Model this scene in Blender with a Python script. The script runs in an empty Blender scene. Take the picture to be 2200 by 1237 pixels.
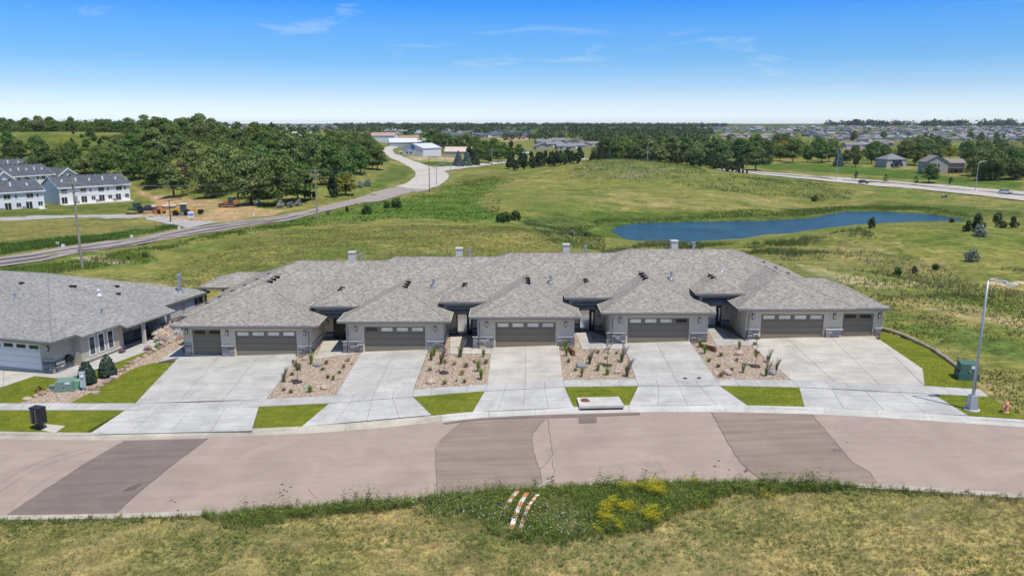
import bpy, bmesh, math, random
import numpy as np
from mathutils import Vector, Matrix
R = math.radians
C = bpy.context.scene.collection
SC = bpy.context.scene
rnd = random.Random(7)
nr = np.random.default_rng(11)

# ------------------------------------------------------------------ camera, sky, sun, exposure
CAMZ = 18.0; HAZE = .00005
PITCH = R(11.95)
FPX = 1668.0                                     # focal length in photograph pixels (2200 wide)
cd = bpy.data.cameras.new('camera'); cam = bpy.data.objects.new('camera', cd); C.objects.link(cam)
cd.sensor_width = 36; cd.lens = FPX / 2200 * 36; cd.clip_start = 0.5; cd.clip_end = 20000
cam.location = (0, 0, CAMZ); cam.rotation_euler = (math.pi / 2 - PITCH, 0, 0)
SC.camera = cam
SUN_EL = R(67); SUN_AZ = math.atan2(0.69, -0.72)   # compass style: x, y of the direction to the sun
sd = Vector((math.sin(SUN_AZ) * math.cos(SUN_EL), math.cos(SUN_AZ) * math.cos(SUN_EL), math.sin(SUN_EL)))
w = bpy.data.worlds.new('World'); SC.world = w; w.use_nodes = True
wn = w.node_tree.nodes; wl = w.node_tree.links
bg = wn['Background']
sky = wn.new('ShaderNodeTexSky'); sky.sky_type = 'NISHITA'; sky.sun_disc = False
sky.sun_elevation = SUN_EL; sky.sun_rotation = SUN_AZ; sky.altitude = 400; sky.air_density = 1.0; sky.dust_density = 0.3; sky.ozone_density = 3.0
tc = wn.new('ShaderNodeTexCoord'); sx = wn.new('ShaderNodeSeparateXYZ'); wl.new(tc.outputs['Generated'], sx.inputs[0])
grad = wn.new('ShaderNodeValToRGB'); wl.new(sx.outputs['Z'], grad.inputs[0])
cr = grad.color_ramp
RT = [(0.0, (1.12, 1.30, 1.78)), (.02, (.90, 1.03, 1.40)), (.043, (.655, .83, 1.19)), (.076, (.40, .70, 1.09)), (.114, (.31, .68, 1.17)), (.144, (.165, .60, 1.25)), (.32, (.50, .78, 1.12)), (1.0, (.88, .95, 1.0))]
for i, (p, c) in enumerate(RT):
    e = cr.elements[i] if i < 2 else cr.elements.new(p)
    e.position = p; e.color = (*[v / 2.1 for v in c], 1)
dbl = wn.new('ShaderNodeVectorMath'); dbl.operation = 'SCALE'; dbl.inputs['Scale'].default_value = 2.1; wl.new(grad.outputs[0], dbl.inputs[0])
mul = wn.new('ShaderNodeMix'); mul.data_type = 'RGBA'; mul.blend_type = 'MULTIPLY'; mul.inputs[0].default_value = 1
wl.new(sky.outputs[0], mul.inputs[6]); wl.new(dbl.outputs[0], mul.inputs[7])
# thin high cirrus: streaked noise on the sky direction
mp = wn.new('ShaderNodeMapping'); mp.inputs['Scale'].default_value = (2.2, 2.2, 17); mp.inputs['Rotation'].default_value = (0.0, 0.13, 0)
wl.new(tc.outputs['Generated'], mp.inputs[0])
cn = wn.new('ShaderNodeTexNoise'); cn.inputs['Scale'].default_value = 2.0; cn.inputs['Detail'].default_value = 9; cn.inputs['Roughness'].default_value = .62; cn.inputs['Distortion'].default_value = .9
wl.new(mp.outputs[0], cn.inputs[0])
ccr = wn.new('ShaderNodeValToRGB'); ccr.color_ramp.elements[0].position = .585; ccr.color_ramp.elements[1].position = .95
ccr.color_ramp.elements[1].color = (.75, .75, .75, 1)
wl.new(cn.outputs[0], ccr.inputs[0])
cmix = wn.new('ShaderNodeMix'); cmix.data_type = 'RGBA'; wl.new(ccr.outputs[0], cmix.inputs[0]); wl.new(mul.outputs[2], cmix.inputs[6]); cmix.inputs[7].default_value = (5.9, 6.7, 7.4, 1)
wl.new(cmix.outputs[2], bg.inputs[0]); bg.inputs[1].default_value = 0.13
sl = bpy.data.lights.new('sun', 'SUN'); sl.energy = 4.45; sl.angle = R(0.53); sl.color = (1, .935, .82)
so = bpy.data.objects.new('sun', sl); C.objects.link(so); so.rotation_euler = sd.to_track_quat('Z', 'Y').to_euler(); so.location = (60, -60, 120)
SC.view_settings.view_transform = 'Standard'; SC.view_settings.look = 'None'; SC.view_settings.gamma = 1; SC.view_settings.exposure = 0.0
SC.view_settings.use_curve_mapping = False
SC.render.engine = 'CYCLES'; SC.cycles.max_bounces = 5; SC.cycles.diffuse_bounces = 3; SC.cycles.use_denoising = True

# ------------------------------------------------------------------ photograph geometry
cp, sp = math.cos(PITCH), math.sin(PITCH)
def ray(px, py):
    u = (618.5 - np.asarray(py, float)) / FPX; x = (np.asarray(px, float) - 1100) / FPX
    return x, cp + u * sp, -sp + u * cp           # direction per unit depth
def at_depth(px, py, Y):
    x, y, z = ray(px, py); t = Y / y
    return float(x * t), float(Y), float(CAMZ + z * t)
def to_px(x, y, z):
    dz = z - CAMZ
    d = y * cp - dz * sp; up = y * sp + dz * cp
    d = np.where(d < .1, .1, d)
    return 1100 + x / d * FPX, 618.5 - up / d * FPX
def zsite(x, y):
    return .0337 * x + .025 * (y - 61.2) + .1

CTRL = [(80,415,300),(160,402,312),(30,395,330),(450,600,97),(700,500,145),(1000,500,145),(1090,470,185),(177,575,103),(682,470,185),(925,414,262),(1057,373,380),
 (0,565,112),(0,475,190),(130,438,255),(278,428,271),(497,445,225),(600,440,228),(950,385,320),(830,325,560),(905,333,500),(1350,388,300),
 (1330,343,345),(1240,352,345),(1420,350,345),(1250,385,305),(1500,385,300),(1560,372,370),(1200,362,400),(1400,440,235),(1250,440,225),(1150,420,250),(1600,430,245),(1750,510,122),(2100,480,135),(1600,535,118),(1950,600,90),(1650,560,98),(2190,640,77),
 (2190,520,112),(1610,370,440),(2200,420,298),(1855,394,360),(1900,360,470),(1700,350,520),(2190,390,340),(2030,372,420),(1900,325,750),(1500,330,600),(1900,300,1150),
 (1900,285,1500),(1900,275,1900),(1900,270,2600),(1500,300,1100),(1500,276,2000),(1500,271,2600),(1200,320,750),(1200,290,1300),(1200,276,2000),(1100,270,2600),
 (0,330,365),(100,285,480),(0,300,420),(250,300,430),(300,345,330),(650,290,900),(500,276,1500),(500,270,2600),(830,300,900),(830,285,1300),
 (2190,300,1150),(2190,275,1900),(0,270,2600),(820,372,330),(760,405,255),(1000,430,240),(1800,430,270),(2100,440,260),(2190,460,200),(1700,440,262),(1350,470,212),(1700,468,215)]
cx, cy, cz = [], [], []
for px, py, Y in CTRL:
    a = at_depth(px, py, Y); cx.append(a[0]); cy.append(a[1]); cz.append(a[2])
for x in (-60, -45, -30, -15, 0, 15, 30, 40):
    for y in (22, 30, 38, 46, 54, 62, 70, 80):
        if x * x + y * y > 22 ** 2:
            cx.append(x); cy.append(y); cz.append(float(zsite(x, y)) if x > -40 else float(zsite(x, y)))
for x, y, z in [(48,70,.9),(60,60,1.2),(60,40,1.2),(0,95,-.6),(-15,95,-.9),(20,95,-.3),(0,5,-1.6),(20,5,-1),(-20,5,-2),(0,-30,-2),(60,0,0),(-60,0,-3),(0,-300,-3),(300,0,0),(-300,0,-3),(0,-3000,8),(3000,0,8),(-3000,0,8),
                (-700,500,13),(-330,600,11),(-200,700,9),(700,600,-8),(0,6000,14),(3000,6000,14),(-3000,6000,14),(0,9000,15),(250,150,2),(120,150,-3),(90,140,-2.5)]:
    cx.append(x); cy.append(y); cz.append(z)
cx, cy, cz = map(np.array, (cx, cy, cz))
def warp(x, y):
    r = np.sqrt(x * x + y * y) + 4; th = np.arctan2(x, y)
    return np.stack([th * 1.3, np.log(r)], -1)
def tps(d2):
    return np.where(d2 > 1e-12, .5 * d2 * np.log(np.maximum(d2, 1e-12)), 0)
W0 = warp(cx, cy); n0 = len(cx)
K = tps(((W0[:, None] - W0[None]) ** 2).sum(-1)) + np.eye(n0) * 2e-5
Pm = np.concatenate([np.ones((n0, 1)), W0], 1)
A = np.block([[K, Pm], [Pm.T, np.zeros((3, 3))]])
sol = np.linalg.solve(A, np.concatenate([cz, np.zeros(3)]))
def rbf(x, y):
    q = warp(x, y); out = np.empty(len(q))
    for s in range(0, len(q), 20000):
        b = q[s:s + 20000]
        k = tps(((b[:, None] - W0[None]) ** 2).sum(-1))
        out[s:s + 20000] = k @ sol[:n0] + sol[n0] + b @ sol[n0 + 1:]
    return out
# value noise (numpy) for bumps and land cover
_perm = nr.random((256, 256))
def vnoise(x, y, s):
    x = np.asarray(x) / s; y = np.asarray(y) / s
    xi = np.floor(x).astype(int); yi = np.floor(y).astype(int); fx = x - xi; fy = y - yi
    fx = fx * fx * (3 - 2 * fx); fy = fy * fy * (3 - 2 * fy)
    g = lambda a, b: _perm[a & 255, b & 255]
    return (g(xi, yi) * (1 - fx) + g(xi + 1, yi) * fx) * (1 - fy) + (g(xi, yi + 1) * (1 - fx) + g(xi + 1, yi + 1) * fx) * fy
def fbm(x, y, s, o=4):
    v = 0; a = .5; t = 0
    for k in range(o):
        v = v + a * vnoise(x + 37.1 * k, y - 11.7 * k, s / 2 ** k); t += a; a *= .55
    return v / t
def inpoly(px, py, poly):
    px = np.asarray(px, float); py = np.asarray(py, float); c = np.zeros(px.shape, bool); n = len(poly)
    for i in range(n):
        x1, y1 = poly[i]; x2, y2 = poly[(i + 1) % n]
        if y1 == y2: continue
        c ^= ((y1 > py) != (y2 > py)) & (px < (x2 - x1) * (py - y1) / (y2 - y1) + x1)
    return c
def pdist(px, py, poly, closed=True):
    d = np.full(np.shape(px), 1e9); n = len(poly)
    for i in range(n if closed else n - 1):
        x1, y1 = poly[i]; x2, y2 = poly[(i + 1) % n]
        l2 = (x2 - x1) ** 2 + (y2 - y1) ** 2 + 1e-9
        t = np.clip(((px - x1) * (x2 - x1) + (py - y1) * (y2 - y1)) / l2, 0, 1)
        d = np.minimum(d, np.hypot(px - x1 - t * (x2 - x1), py - y1 - t * (y2 - y1)))
    return d

# polar grid of the ground, fine inside the field of view
th_in = np.arange(-38.0, 38.01, .2); th_out = np.concatenate([np.arange(-180, -38, 4.0), np.arange(42, 180.1, 4.0)])
TH = np.radians(np.sort(np.concatenate([th_in, th_out])))
RR = [2.0, 8, 15, 20, 24]
while RR[-1] < 40: RR.append(RR[-1] + .18)
while RR[-1] < 8500: RR.append(RR[-1] * 1.0085 + .05)
RR = np.array(RR)
TT, RG = np.meshgrid(TH, RR)                      # rows r, columns theta
GX = RG * np.sin(TT); GY = RG * np.cos(TT)
GZ = rbf(GX.ravel(), GY.ravel()).reshape(GX.shape)
def smooth(a, b, v):
    t = np.clip((v - a) / (b - a), 0, 1); return t * t * (3 - 2 * t)
# exact site plane where the street and houses stand
sitew = smooth(58, 46, np.abs(GX + 6)) * smooth(92, 84, GY) * smooth(18, 24, GY)
sitew = np.where(GX > 36, sitew * smooth(46, 36, GX), sitew)
GZ = GZ * (1 - sitew) + zsite(GX, GY) * sitew
rough = (fbm(GX, GY, 18, 4) - .5) * 1.9 * smooth(80, 120, RG) * smooth(900, 300, RG) + (fbm(GX, GY, 260, 3) - .5) * 5 * smooth(700, 1500, RG)
GZ = GZ + rough * (1 - sitew)
# pond
WZ = -8.0
POND_PX = [(1312,494),(1338,484),(1370,479),(1500,476),(1650,474),(1740,469),(1780,460),(1820,455),(1880,454),(1950,457),(2010,462),(2062,469),(2074,472),(2050,478),(1990,482),(1900,487),(1860,489),(1800,503),(1750,514),(1680,524),(1600,534),(1540,540),(1480,538),(1420,530),(1360,520),(1330,508)]
def on_plane(px, py, z0):
    x, y, z = ray(px, py); t = (z0 - CAMZ) / z
    return float(x * t), float(y * t)
POND = [on_plane(a, b, WZ) for a, b in POND_PX]
ip = inpoly(GX, GY, POND); dp = pdist(GX, GY, POND)
GZ = np.where(ip, np.minimum(GZ, WZ - .25 - np.minimum(dp, 6) * .25), GZ)
near_p = (~ip) & (dp < 14)
GZ = np.where(near_p, np.maximum(GZ, WZ + .1 + .06 * np.minimum(dp, 3)), GZ)
GZ = np.where((~ip) & (dp < 30), GZ * smooth(0, 30, dp) + np.minimum(GZ, WZ + .15 + .075 * dp) * (1 - smooth(0, 30, dp)), GZ)
LRR = RR
def ground(x, y):
    """height of the terrain sheet"""
    x = np.asarray(x, float); y = np.asarray(y, float)
    r = np.hypot(x, y); t = np.arctan2(x, y)
    i = np.clip(np.searchsorted(RR, r) - 1, 0, len(RR) - 2); j = np.clip(np.searchsorted(TH, t) - 1, 0, len(TH) - 2)
    a = np.clip((r - RR[i]) / (RR[i + 1] - RR[i]), 0, 1); b = np.clip((t - TH[j]) / (TH[j + 1] - TH[j]), 0, 1)
    return (GZ[i, j] * (1 - b) + GZ[i, j + 1] * b) * (1 - a) + (GZ[i + 1, j] * (1 - b) + GZ[i + 1, j + 1] * b) * a
def G(px, py):
    """photo pixel -> point of the ground (first hit of the ray)"""
    dx, dy, dz = ray(px, py)
    dx, dy, dz = float(dx), float(dy), float(dz)
    ts = np.geomspace(18, 9000, 900)
    h = CAMZ + dz * ts - ground(dx * ts, dy * ts)
    k = np.argmax(h < 0) if (h < 0).any() else len(ts) - 1
    lo, hi = ts[max(k - 1, 0)], ts[k]
    for _ in range(24):
        m = (lo + hi) / 2
        if CAMZ + dz * m - float(ground(dx * m, dy * m)) < 0: hi = m
        else: lo = m
    return dx * hi, dy * hi, float(ground(dx * hi, dy * hi))
def S(px, py):
    """photo pixel -> point (x, y) of the site plane"""
    dx, dy, dz = map(float, ray(px, py))
    # CAMZ + dz t = .0337 dx t + .025 (dy t - 61.2) + .1
    t = (CAMZ - .1 + .025 * 61.2) / (.0337 * dx + .025 * dy - dz)
    return dx * t, dy * t
def XY(px, Y):
    """column px of the photograph at distance Y"""
    x = 0.0
    for _ in range(3):
        z = float(ground(x, Y)); d = Y * cp - (z - CAMZ) * sp; x = (px - 1100) / FPX * d
    return x, Y, float(ground(x, Y))

# ------------------------------------------------------------------ materials
def srgb(r, g, b):
    f = lambda v: ((v / 255 + .055) / 1.055) ** 2.4 if v > 10 else v / 255 / 12.92
    return (f(r), f(g), f(b))
class N:
    def __init__(s, name):
        s.m = bpy.data.materials.new(name); s.m.use_nodes = True; s.t = s.m.node_tree
        s.b = s.t.nodes['Principled BSDF']; s.b.inputs['Specular IOR Level'].default_value = .3
    def n(s, ty, **kw):
        o = s.t.nodes.new(ty)
        for k, v in kw.items():
            if hasattr(o, k): setattr(o, k, v)
            else: o.inputs[k].default_value = v
        return o
    def l(s, a, b): s.t.links.new(a, b)
    def coord(s, out='Object'): return s.n('ShaderNodeTexCoord').outputs[out]
    def noise(s, vec, scale, detail=4, rough=.6, dist=0):
        o = s.n('ShaderNodeTexNoise'); o.inputs['Scale'].default_value = scale; o.inputs['Detail'].default_value = detail; o.inputs['Roughness'].default_value = rough; o.inputs['Distortion'].default_value = dist
        if vec is not None: s.l(vec, o.inputs['Vector'])
        return o.outputs[0]
    def ramp(s, val, stops):
        o = s.n('ShaderNodeValToRGB'); cr = o.color_ramp
        for i, (p, c) in enumerate(stops):
            e = cr.elements[i] if i < 2 else cr.elements.new(p)
            e.position = p; e.color = (*c, 1) if not np.isscalar(c) else (c, c, c, 1)
        s.l(val, o.inputs[0]); return o.outputs[0]
    def mix(s, f, a, b, mode='MIX'):
        o = s.n('ShaderNodeMix', data_type='RGBA', blend_type=mode)
        for v, i in ((f, 0), (a, 6), (b, 7)):
            if hasattr(v, 'is_linked') or hasattr(v, 'links'): s.l(v, o.inputs[i])
            elif np.isscalar(v): o.inputs[i].default_value = v
            else: o.inputs[i].default_value = (*v[:3], 1)
        return o.outputs[2]
    def math(s, op, a, b=0.0):
        o = s.n('ShaderNodeMath', operation=op)
        for v, i in ((a, 0), (b, 1)):
            if hasattr(v, 'links'): s.l(v, o.inputs[i])
            else: o.inputs[i].default_value = v
        return o.outputs[0]
    def bump(s, h, strength=.3, dist=.02):
        o = s.n('ShaderNodeBump'); o.inputs['Strength'].default_value = strength; o.inputs['Distance'].default_value = dist
        s.l(h, o.inputs['Height']); s.l(o.outputs[0], s.b.inputs['Normal'])
    def color(s, v):
        if hasattr(v, 'links'): s.l(v, s.b.inputs['Base Color'])
        else: s.b.inputs['Base Color'].default_value = (*v[:3], 1)
    def rough(s, v): s.b.inputs['Roughness'].default_value = v
def pm(name, col, var=.12, scale=6.0, rough=.75, bump=0.0, metal=0.0, objvar=0.0, spec=.3, big=0.0):
    """procedural paint-like material: base colour with noise wear, optional per-object tone"""
    k = N(name); co = k.coord('Object')
    c = tuple(col)
    n1 = k.noise(co, scale, 5, .65)
    o = k.ramp(n1, [(.25, tuple(v * (1 - var) for v in c)), (.75, tuple(min(1, v * (1 + var)) for v in c))])
    if big:
        n2 = k.noise(co, big, 3, .5); o = k.mix(.5, o, k.ramp(n2, [(.3, tuple(v * (1 - var * 1.5) for v in c)), (.7, tuple(min(1, v * (1 + var * 1.2)) for v in c))]))
    if objvar:
        oi = k.n('ShaderNodeObjectInfo'); f = k.math('MULTIPLY_ADD', oi.outputs['Random'], 2 * objvar)
        f.node.inputs[2].default_value = 1 - objvar
        hv = k.n('ShaderNodeHueSaturation'); k.l(o, hv.inputs['Color']); k.l(f, hv.inputs['Value']); o = hv.outputs[0]
    k.color(o); k.rough(rough); k.b.inputs['Metallic'].default_value = metal; k.b.inputs['Specular IOR Level'].default_value = spec
    if bump: k.bump(n1, bump, .02)
    return k.m
def vmat(name, rough=.85, trans=0.0, objvar=.0, tint=1.0, spec=.2):
    """albedo from the 'col' attribute of scattered geometry"""
    k = N(name); a = k.n('ShaderNodeAttribute', attribute_name='col'); o = a.outputs['Color']
    if objvar:
        oi = k.n('ShaderNodeObjectInfo'); hv = k.n('ShaderNodeHueSaturation')
        f = k.math('MULTIPLY_ADD', oi.outputs['Random'], 2 * objvar); f.node.inputs[2].default_value = tint - objvar
        r2 = k.math('FRACT', k.math('MULTIPLY', oi.outputs['Random'], 17.3)); h = k.math('MULTIPLY_ADD', r2, .06); h.node.inputs[2].default_value = .47
        k.l(o, hv.inputs['Color']); k.l(f, hv.inputs['Value']); k.l(h, hv.inputs['Hue']); o = hv.outputs[0]
    k.color(o); k.rough(rough); k.b.inputs['Specular IOR Level'].default_value = spec
    if trans:
        tr = k.n('ShaderNodeBsdfTranslucent'); k.l(o, tr.inputs[0]); mx = k.n('ShaderNodeMixShader'); mx.inputs[0].default_value = trans
        out = k.t.nodes['Material Output']; k.l(k.b.outputs[0], mx.inputs[1]); k.l(tr.outputs[0], mx.inputs[2]); k.l(mx.outputs[0], out.inputs[0])
    return k.m

# ------------------------------------------------------------------ object helpers
def props(o, label=None, cat=None, group=None, kind=None):
    if label: o['label'] = label
    if cat: o['category'] = cat
    if group: o['group'] = group
    if kind: o['kind'] = kind
    return o
def empty(name, loc=(0, 0, 0), rz=0.0, label=None, cat=None, group=None):
    o = bpy.data.objects.new(name, None); C.objects.link(o); o.location = loc; o.rotation_euler = (0, 0, rz); o.empty_display_size = .3
    return props(o, label, cat, group)
class MB:
    def __init__(s): s.v = []; s.f = []; s.m = []; s.M = Matrix()
    def add(s, vs, fs, mi=0):
        b = len(s.v); s.v += [tuple(s.M @ Vector(p)) for p in vs]
        s.f += [tuple(b + i for i in f) for f in fs]; s.m += [mi] * len(fs); return s
    def box(s, x0, x1, y0, y1, z0, z1, mi=0):
        return s.add([(x0,y0,z0),(x1,y0,z0),(x1,y1,z0),(x0,y1,z0),(x0,y0,z1),(x1,y0,z1),(x1,y1,z1),(x0,y1,z1)],
                     [(3,2,1,0),(4,5,6,7),(0,1,5,4),(1,2,6,5),(2,3,7,6),(3,0,4,7)], mi)
    def cbox(s, x, y, z, w, d, h, mi=0): return s.box(x - w/2, x + w/2, y - d/2, y + d/2, z, z + h, mi)
    def prism(s, poly, z0, z1, mi=0):
        """poly: list of (x, y) anticlockwise; z1 may be a function"""
        n = len(poly); t = z1 if callable(z1) else (lambda x, y: z1); bt = z0 if callable(z0) else (lambda x, y: z0)
        return s.add([(x, y, bt(x, y)) for x, y in poly] + [(x, y, t(x, y)) for x, y in poly],
                     [tuple(range(n - 1, -1, -1)), tuple(range(n, 2 * n))] + [(i, (i + 1) % n, n + (i + 1) % n, n + i) for i in range(n)], mi)
    def tube(s, pts, r, k=8, mi=0, cap=True):
        rs = r if isinstance(r, (list, tuple)) else [r] * len(pts)
        vs, fs = [], []
        for i, p in enumerate(pts):
            p = Vector(p); d = (Vector(pts[min(i + 1, len(pts) - 1)]) - Vector(pts[max(i - 1, 0)])).normalized()
            a = d.cross(Vector((0, 0, 1)) if abs(d.z) < .95 else Vector((1, 0, 0))).normalized(); b = d.cross(a)
            for j in range(k):
                t = 2 * math.pi * j / k; vs.append(p + (a * math.cos(t) + b * math.sin(t)) * rs[i])
        for i in range(len(pts) - 1):
            for j in range(k): fs.append((i*k + j, i*k + (j+1) % k, (i+1)*k + (j+1) % k, (i+1)*k + j))
        if cap: fs += [tuple(range(k - 1, -1, -1)), tuple(range((len(pts)-1)*k, len(pts)*k))]
        return s.add(vs, fs, mi)
    def lathe(s, prof, k=12, mi=0, c=(0, 0, 0)):
        vs, fs = [], []
        for r, z in prof:
            for j in range(k): t = 2*math.pi*j/k; vs.append((c[0] + r*math.cos(t), c[1] + r*math.sin(t), c[2] + z))
        for i in range(len(prof) - 1):
            for j in range(k): fs.append((i*k + j, i*k + (j+1) % k, (i+1)*k + (j+1) % k, (i+1)*k + j))
        fs += [tuple(range(k - 1, -1, -1)), tuple(range((len(prof)-1)*k, len(prof)*k))]
        return s.add(vs, fs, mi)
    def ball(s, x, y, z, rx, ry, rz, mi=0, k=8, jit=0.0, seed=0):
        q = random.Random(seed); prof = [(-1, .05), (-.75, .68), (-.25, .97), (.3, .95), (.75, .66), (1, .08)]
        vs, fs = [], []
        for h, r in prof:
            for j in range(k):
                t = 2*math.pi*j/k + h; e = 1 + q.uniform(-jit, jit); vs.append((x + rx*r*math.cos(t)*e, y + ry*r*math.sin(t)*e, z + rz*h*e))
        for i in range(5):
            for j in range(k): fs.append((i*k + j, i*k + (j+1) % k, (i+1)*k + (j+1) % k, (i+1)*k + j))
        fs += [tuple(range(k - 1, -1, -1)), tuple(range(5*k, 6*k))]
        return s.add(vs, fs, mi)
    def mesh(s, name, mats, smooth=False):
        me = bpy.data.meshes.new(name); me.from_pydata(s.v, [], s.f)
        for m in (mats if isinstance(mats, (list, tuple)) else [mats]): me.materials.append(m)
        if any(s.m): me.polygons.foreach_set('material_index', s.m)
        if smooth: me.polygons.foreach_set('use_smooth', [True] * len(s.f))
        me.update(); return me
    def build(s, name, mats, parent=None, smooth=False, loc=None, rz=None, **kw):
        o = bpy.data.objects.new(name, s.mesh(name, mats, smooth)); C.objects.link(o)
        if parent: o.parent = parent
        if loc is not None: o.location = loc
        if rz is not None: o.rotation_euler = (0, 0, rz)
        return props(o, **kw)
def link(name, me, parent=None, loc=(0, 0, 0), rot=(0, 0, 0), sc=(1, 1, 1), **kw):
    o = bpy.data.objects.new(name, me); C.objects.link(o); o.parent = parent; o.location = loc; o.rotation_euler = rot; o.scale = sc
    return props(o, **kw)
KIDS = {}
def dup(root, loc, rz=None, sc=None, label=None, group=None):
    """a copy of a thing with copies of its parts and their sub-parts (meshes shared)"""
    if root.name not in KIDS: KIDS[root.name] = [(ch, list(ch.children)) for ch in root.children]
    r = root.copy(); C.objects.link(r); r.location = loc
    if rz is not None: r.rotation_euler = (0, 0, rz)
    if sc is not None: r.scale = (sc, sc, sc) if np.isscalar(sc) else sc
    if label: r['label'] = label
    if group: r['group'] = group
    for ch, subs in KIDS[root.name]:
        c = ch.copy(); C.objects.link(c); c.parent = r
        for g in subs:
            d = g.copy(); C.objects.link(d); d.parent = c
    return r
def scatter(name, tv, tf, pos, rz, sc, col, mat, parent=None, tilt=0.0, colvar=.12, **kw):
    """one mesh of many small copies of a template (numpy); sc (n,) or (n,3); col (n,3)"""
    tv = np.asarray(tv, float); tf = np.asarray(tf, int); n = len(pos); nv = len(tv); nf = len(tf); kf = tf.shape[1]
    sc = np.asarray(sc, float)
    if sc.ndim == 1: sc = np.repeat(sc[:, None], 3, 1)
    v = tv[None] * sc[:, None, :]
    if tilt:
        ax = nr.normal(0, tilt, n)[:, None]; ay = nr.normal(0, tilt, n)[:, None]
        v = np.stack([v[..., 0] + v[..., 2] * ax, v[..., 1] + v[..., 2] * ay, v[..., 2]], -1)
    c, s_ = np.cos(rz)[:, None], np.sin(rz)[:, None]
    v = np.stack([v[..., 0] * c - v[..., 1] * s_, v[..., 0] * s_ + v[..., 1] * c, v[..., 2]], -1) + np.asarray(pos)[:, None, :]
    f = (tf[None] + (np.arange(n) * nv)[:, None, None]).reshape(-1, kf)
    me = bpy.data.meshes.new(name); me.vertices.add(n * nv); me.vertices.foreach_set('co', v.astype(np.float32).ravel())
    me.loops.add(len(f) * kf); me.loops.foreach_set('vertex_index', f.astype(np.int32).ravel())
    me.polygons.add(len(f)); me.polygons.foreach_set('loop_start', np.arange(0, len(f) * kf, kf, dtype=np.int32))
    at = me.attributes.new('col', 'FLOAT_COLOR', 'POINT')
    cc = np.asarray(col, float) * (1 + nr.uniform(-colvar, colvar, (n, 1)))
    cc = np.concatenate([np.repeat(cc[:, None, :], nv, 1), np.ones((n, nv, 1))], -1)
    at.data.foreach_set('color', cc.astype(np.float32).ravel())
    me.materials.append(mat); me.update(calc_edges=True); me.validate()
    o = bpy.data.objects.new(name, me); C.objects.link(o)
    if parent: o.parent = parent
    return props(o, **kw)
# ------------------------------------------------------------------ street and yard outlines (photograph pixels -> site plane)
LIP = [(-160,935),(0,939),(175,942),(360,939),(540,932),(650,928),(741,922),(848,911),(950,903),(1015,893),(1130,887),(1232,884),(1390,880),(1500,879.5),(1604,881),(1747,884),(1870,890),(1969,897),(2080,905),(2146,909),(2380,924)]
NEAR = [(-200,1107),(0,1106),(255,1102),(433,1097),(560,1090),(690,1081),(820,1070),(950,1060),(1040,1050),(1140,1043),(1242,1037),(1390,1032),(1500,1029.5),(1633,1028.5),(1769,1033),(1996,1045),(2200,1060),(2420,1078)]
def resample(pts, step):
    out = [pts[0]]; acc = 0
    P = [Vector(p) for p in pts]; L = [0]
    for a, b in zip(P, P[1:]): L.append(L[-1] + (b - a).length)
    n = max(2, int(L[-1] / step)); k = 0; out = []
    for i in range(n + 1):
        d = L[-1] * i / n
        while k < len(L) - 2 and L[k + 1] < d: k += 1
        t = (d - L[k]) / (L[k + 1] - L[k] + 1e-9); out.append(tuple(P[k].lerp(P[k + 1], t)))
    return out
def smoothline(pts, it=3):
    for _ in range(it): pts = [pts[0]] + [tuple((Vector(a) + Vector(b) * 2 + Vector(c)) / 4) for a, b, c in zip(pts, pts[1:], pts[2:])] + [pts[-1]]
    return pts
lip = smoothline(resample([S(*p) for p in LIP], 1.5), 4)
near = smoothline(resample([S(*p) for p in NEAR], 1.5), 4)
PX = lambda ps: [S(*p) for p in ps]
def ccw(p):
    a = sum(p[i][0] * p[(i + 1) % len(p)][1] - p[(i + 1) % len(p)][0] * p[i][1] for i in range(len(p)))
    return list(p) if a > 0 else list(reversed(p))
LAWNS = [
 [(-60,881.5),(268,881.5),(181,929),(100,929.5),(-60,926)],
 [(556,874),(707,866),(649,916),(544,920)],
 [(888,852),(1041,840),(1015,885),(927,891)],
 [(1213,831),(1371,829),(1351,870.5),(1333,871.5),(1329,858),(1239,862),(1242,874),(1232,874)],
 [(1547,828.5),(1717,832),(1728,872),(1605,869.5)],
 [(2006,847),(2124,852),(2150,868),(2190,892),(2215,900),(2140,896),(2080,892)],
 [(-60,854),(0,834),(73,808),(142,813),(108,838),(44,865.5),(-60,865.5)],
 [(152,865.5),(180,850),(210,836),(245,812),(290,790),(327,780),(380,778.5),(288,865.5)],
 [(205,797),(260,775),(336,746),(345,750),(300,772),(262,790),(222,812),(203,812)],
 [(1891,712),(1903,713),(1945,728),(2000,752),(2058,790),(2066,806),(2099,827),(2098,835),(1986,829),(1982,792),(1890,731)],
]
BEDS = [
 [(629,767),(650,768),(697,729),(712,733),(776,757),(720,850),(572,857.5)],
 [(920,757),(955,755),(962,720),(1010,720),(1056,747),(1047,825),(888,837)],
 [(1202,748),(1235,746),(1232,712),(1275,712),(1338,739),(1366,814),(1210,817.5)],
 [(1485,739),(1518,735),(1517,703),(1548,703),(1607,735),(1700,817),(1538,814.5)],
 [(44,865.5),(108,838),(142,813),(203,812),(222,812),(262,790),(300,772),(345,750),(336,746),(395,700),(395,765),(341,777),(327,780),(290,790),(245,812),(210,836),(180,850),(152,865.5)],
]
BEDS_W = [PX(p) for p in BEDS]; LAWNS_W = [PX(p) for p in LAWNS]
def offset_line(pts, d):
    out = []
    for i, p in enumerate(pts):
        a = Vector(pts[max(i - 1, 0)]); b = Vector(pts[min(i + 1, len(pts) - 1)]); t = (b - a).normalized()
        out.append((p[0] - t.y * d, p[1] + t.x * d))
    return out
kerb_back = offset_line(lip, .85)
near_back = offset_line(near, -.5)
ROAD_POLY = near + list(reversed(lip))
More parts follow.
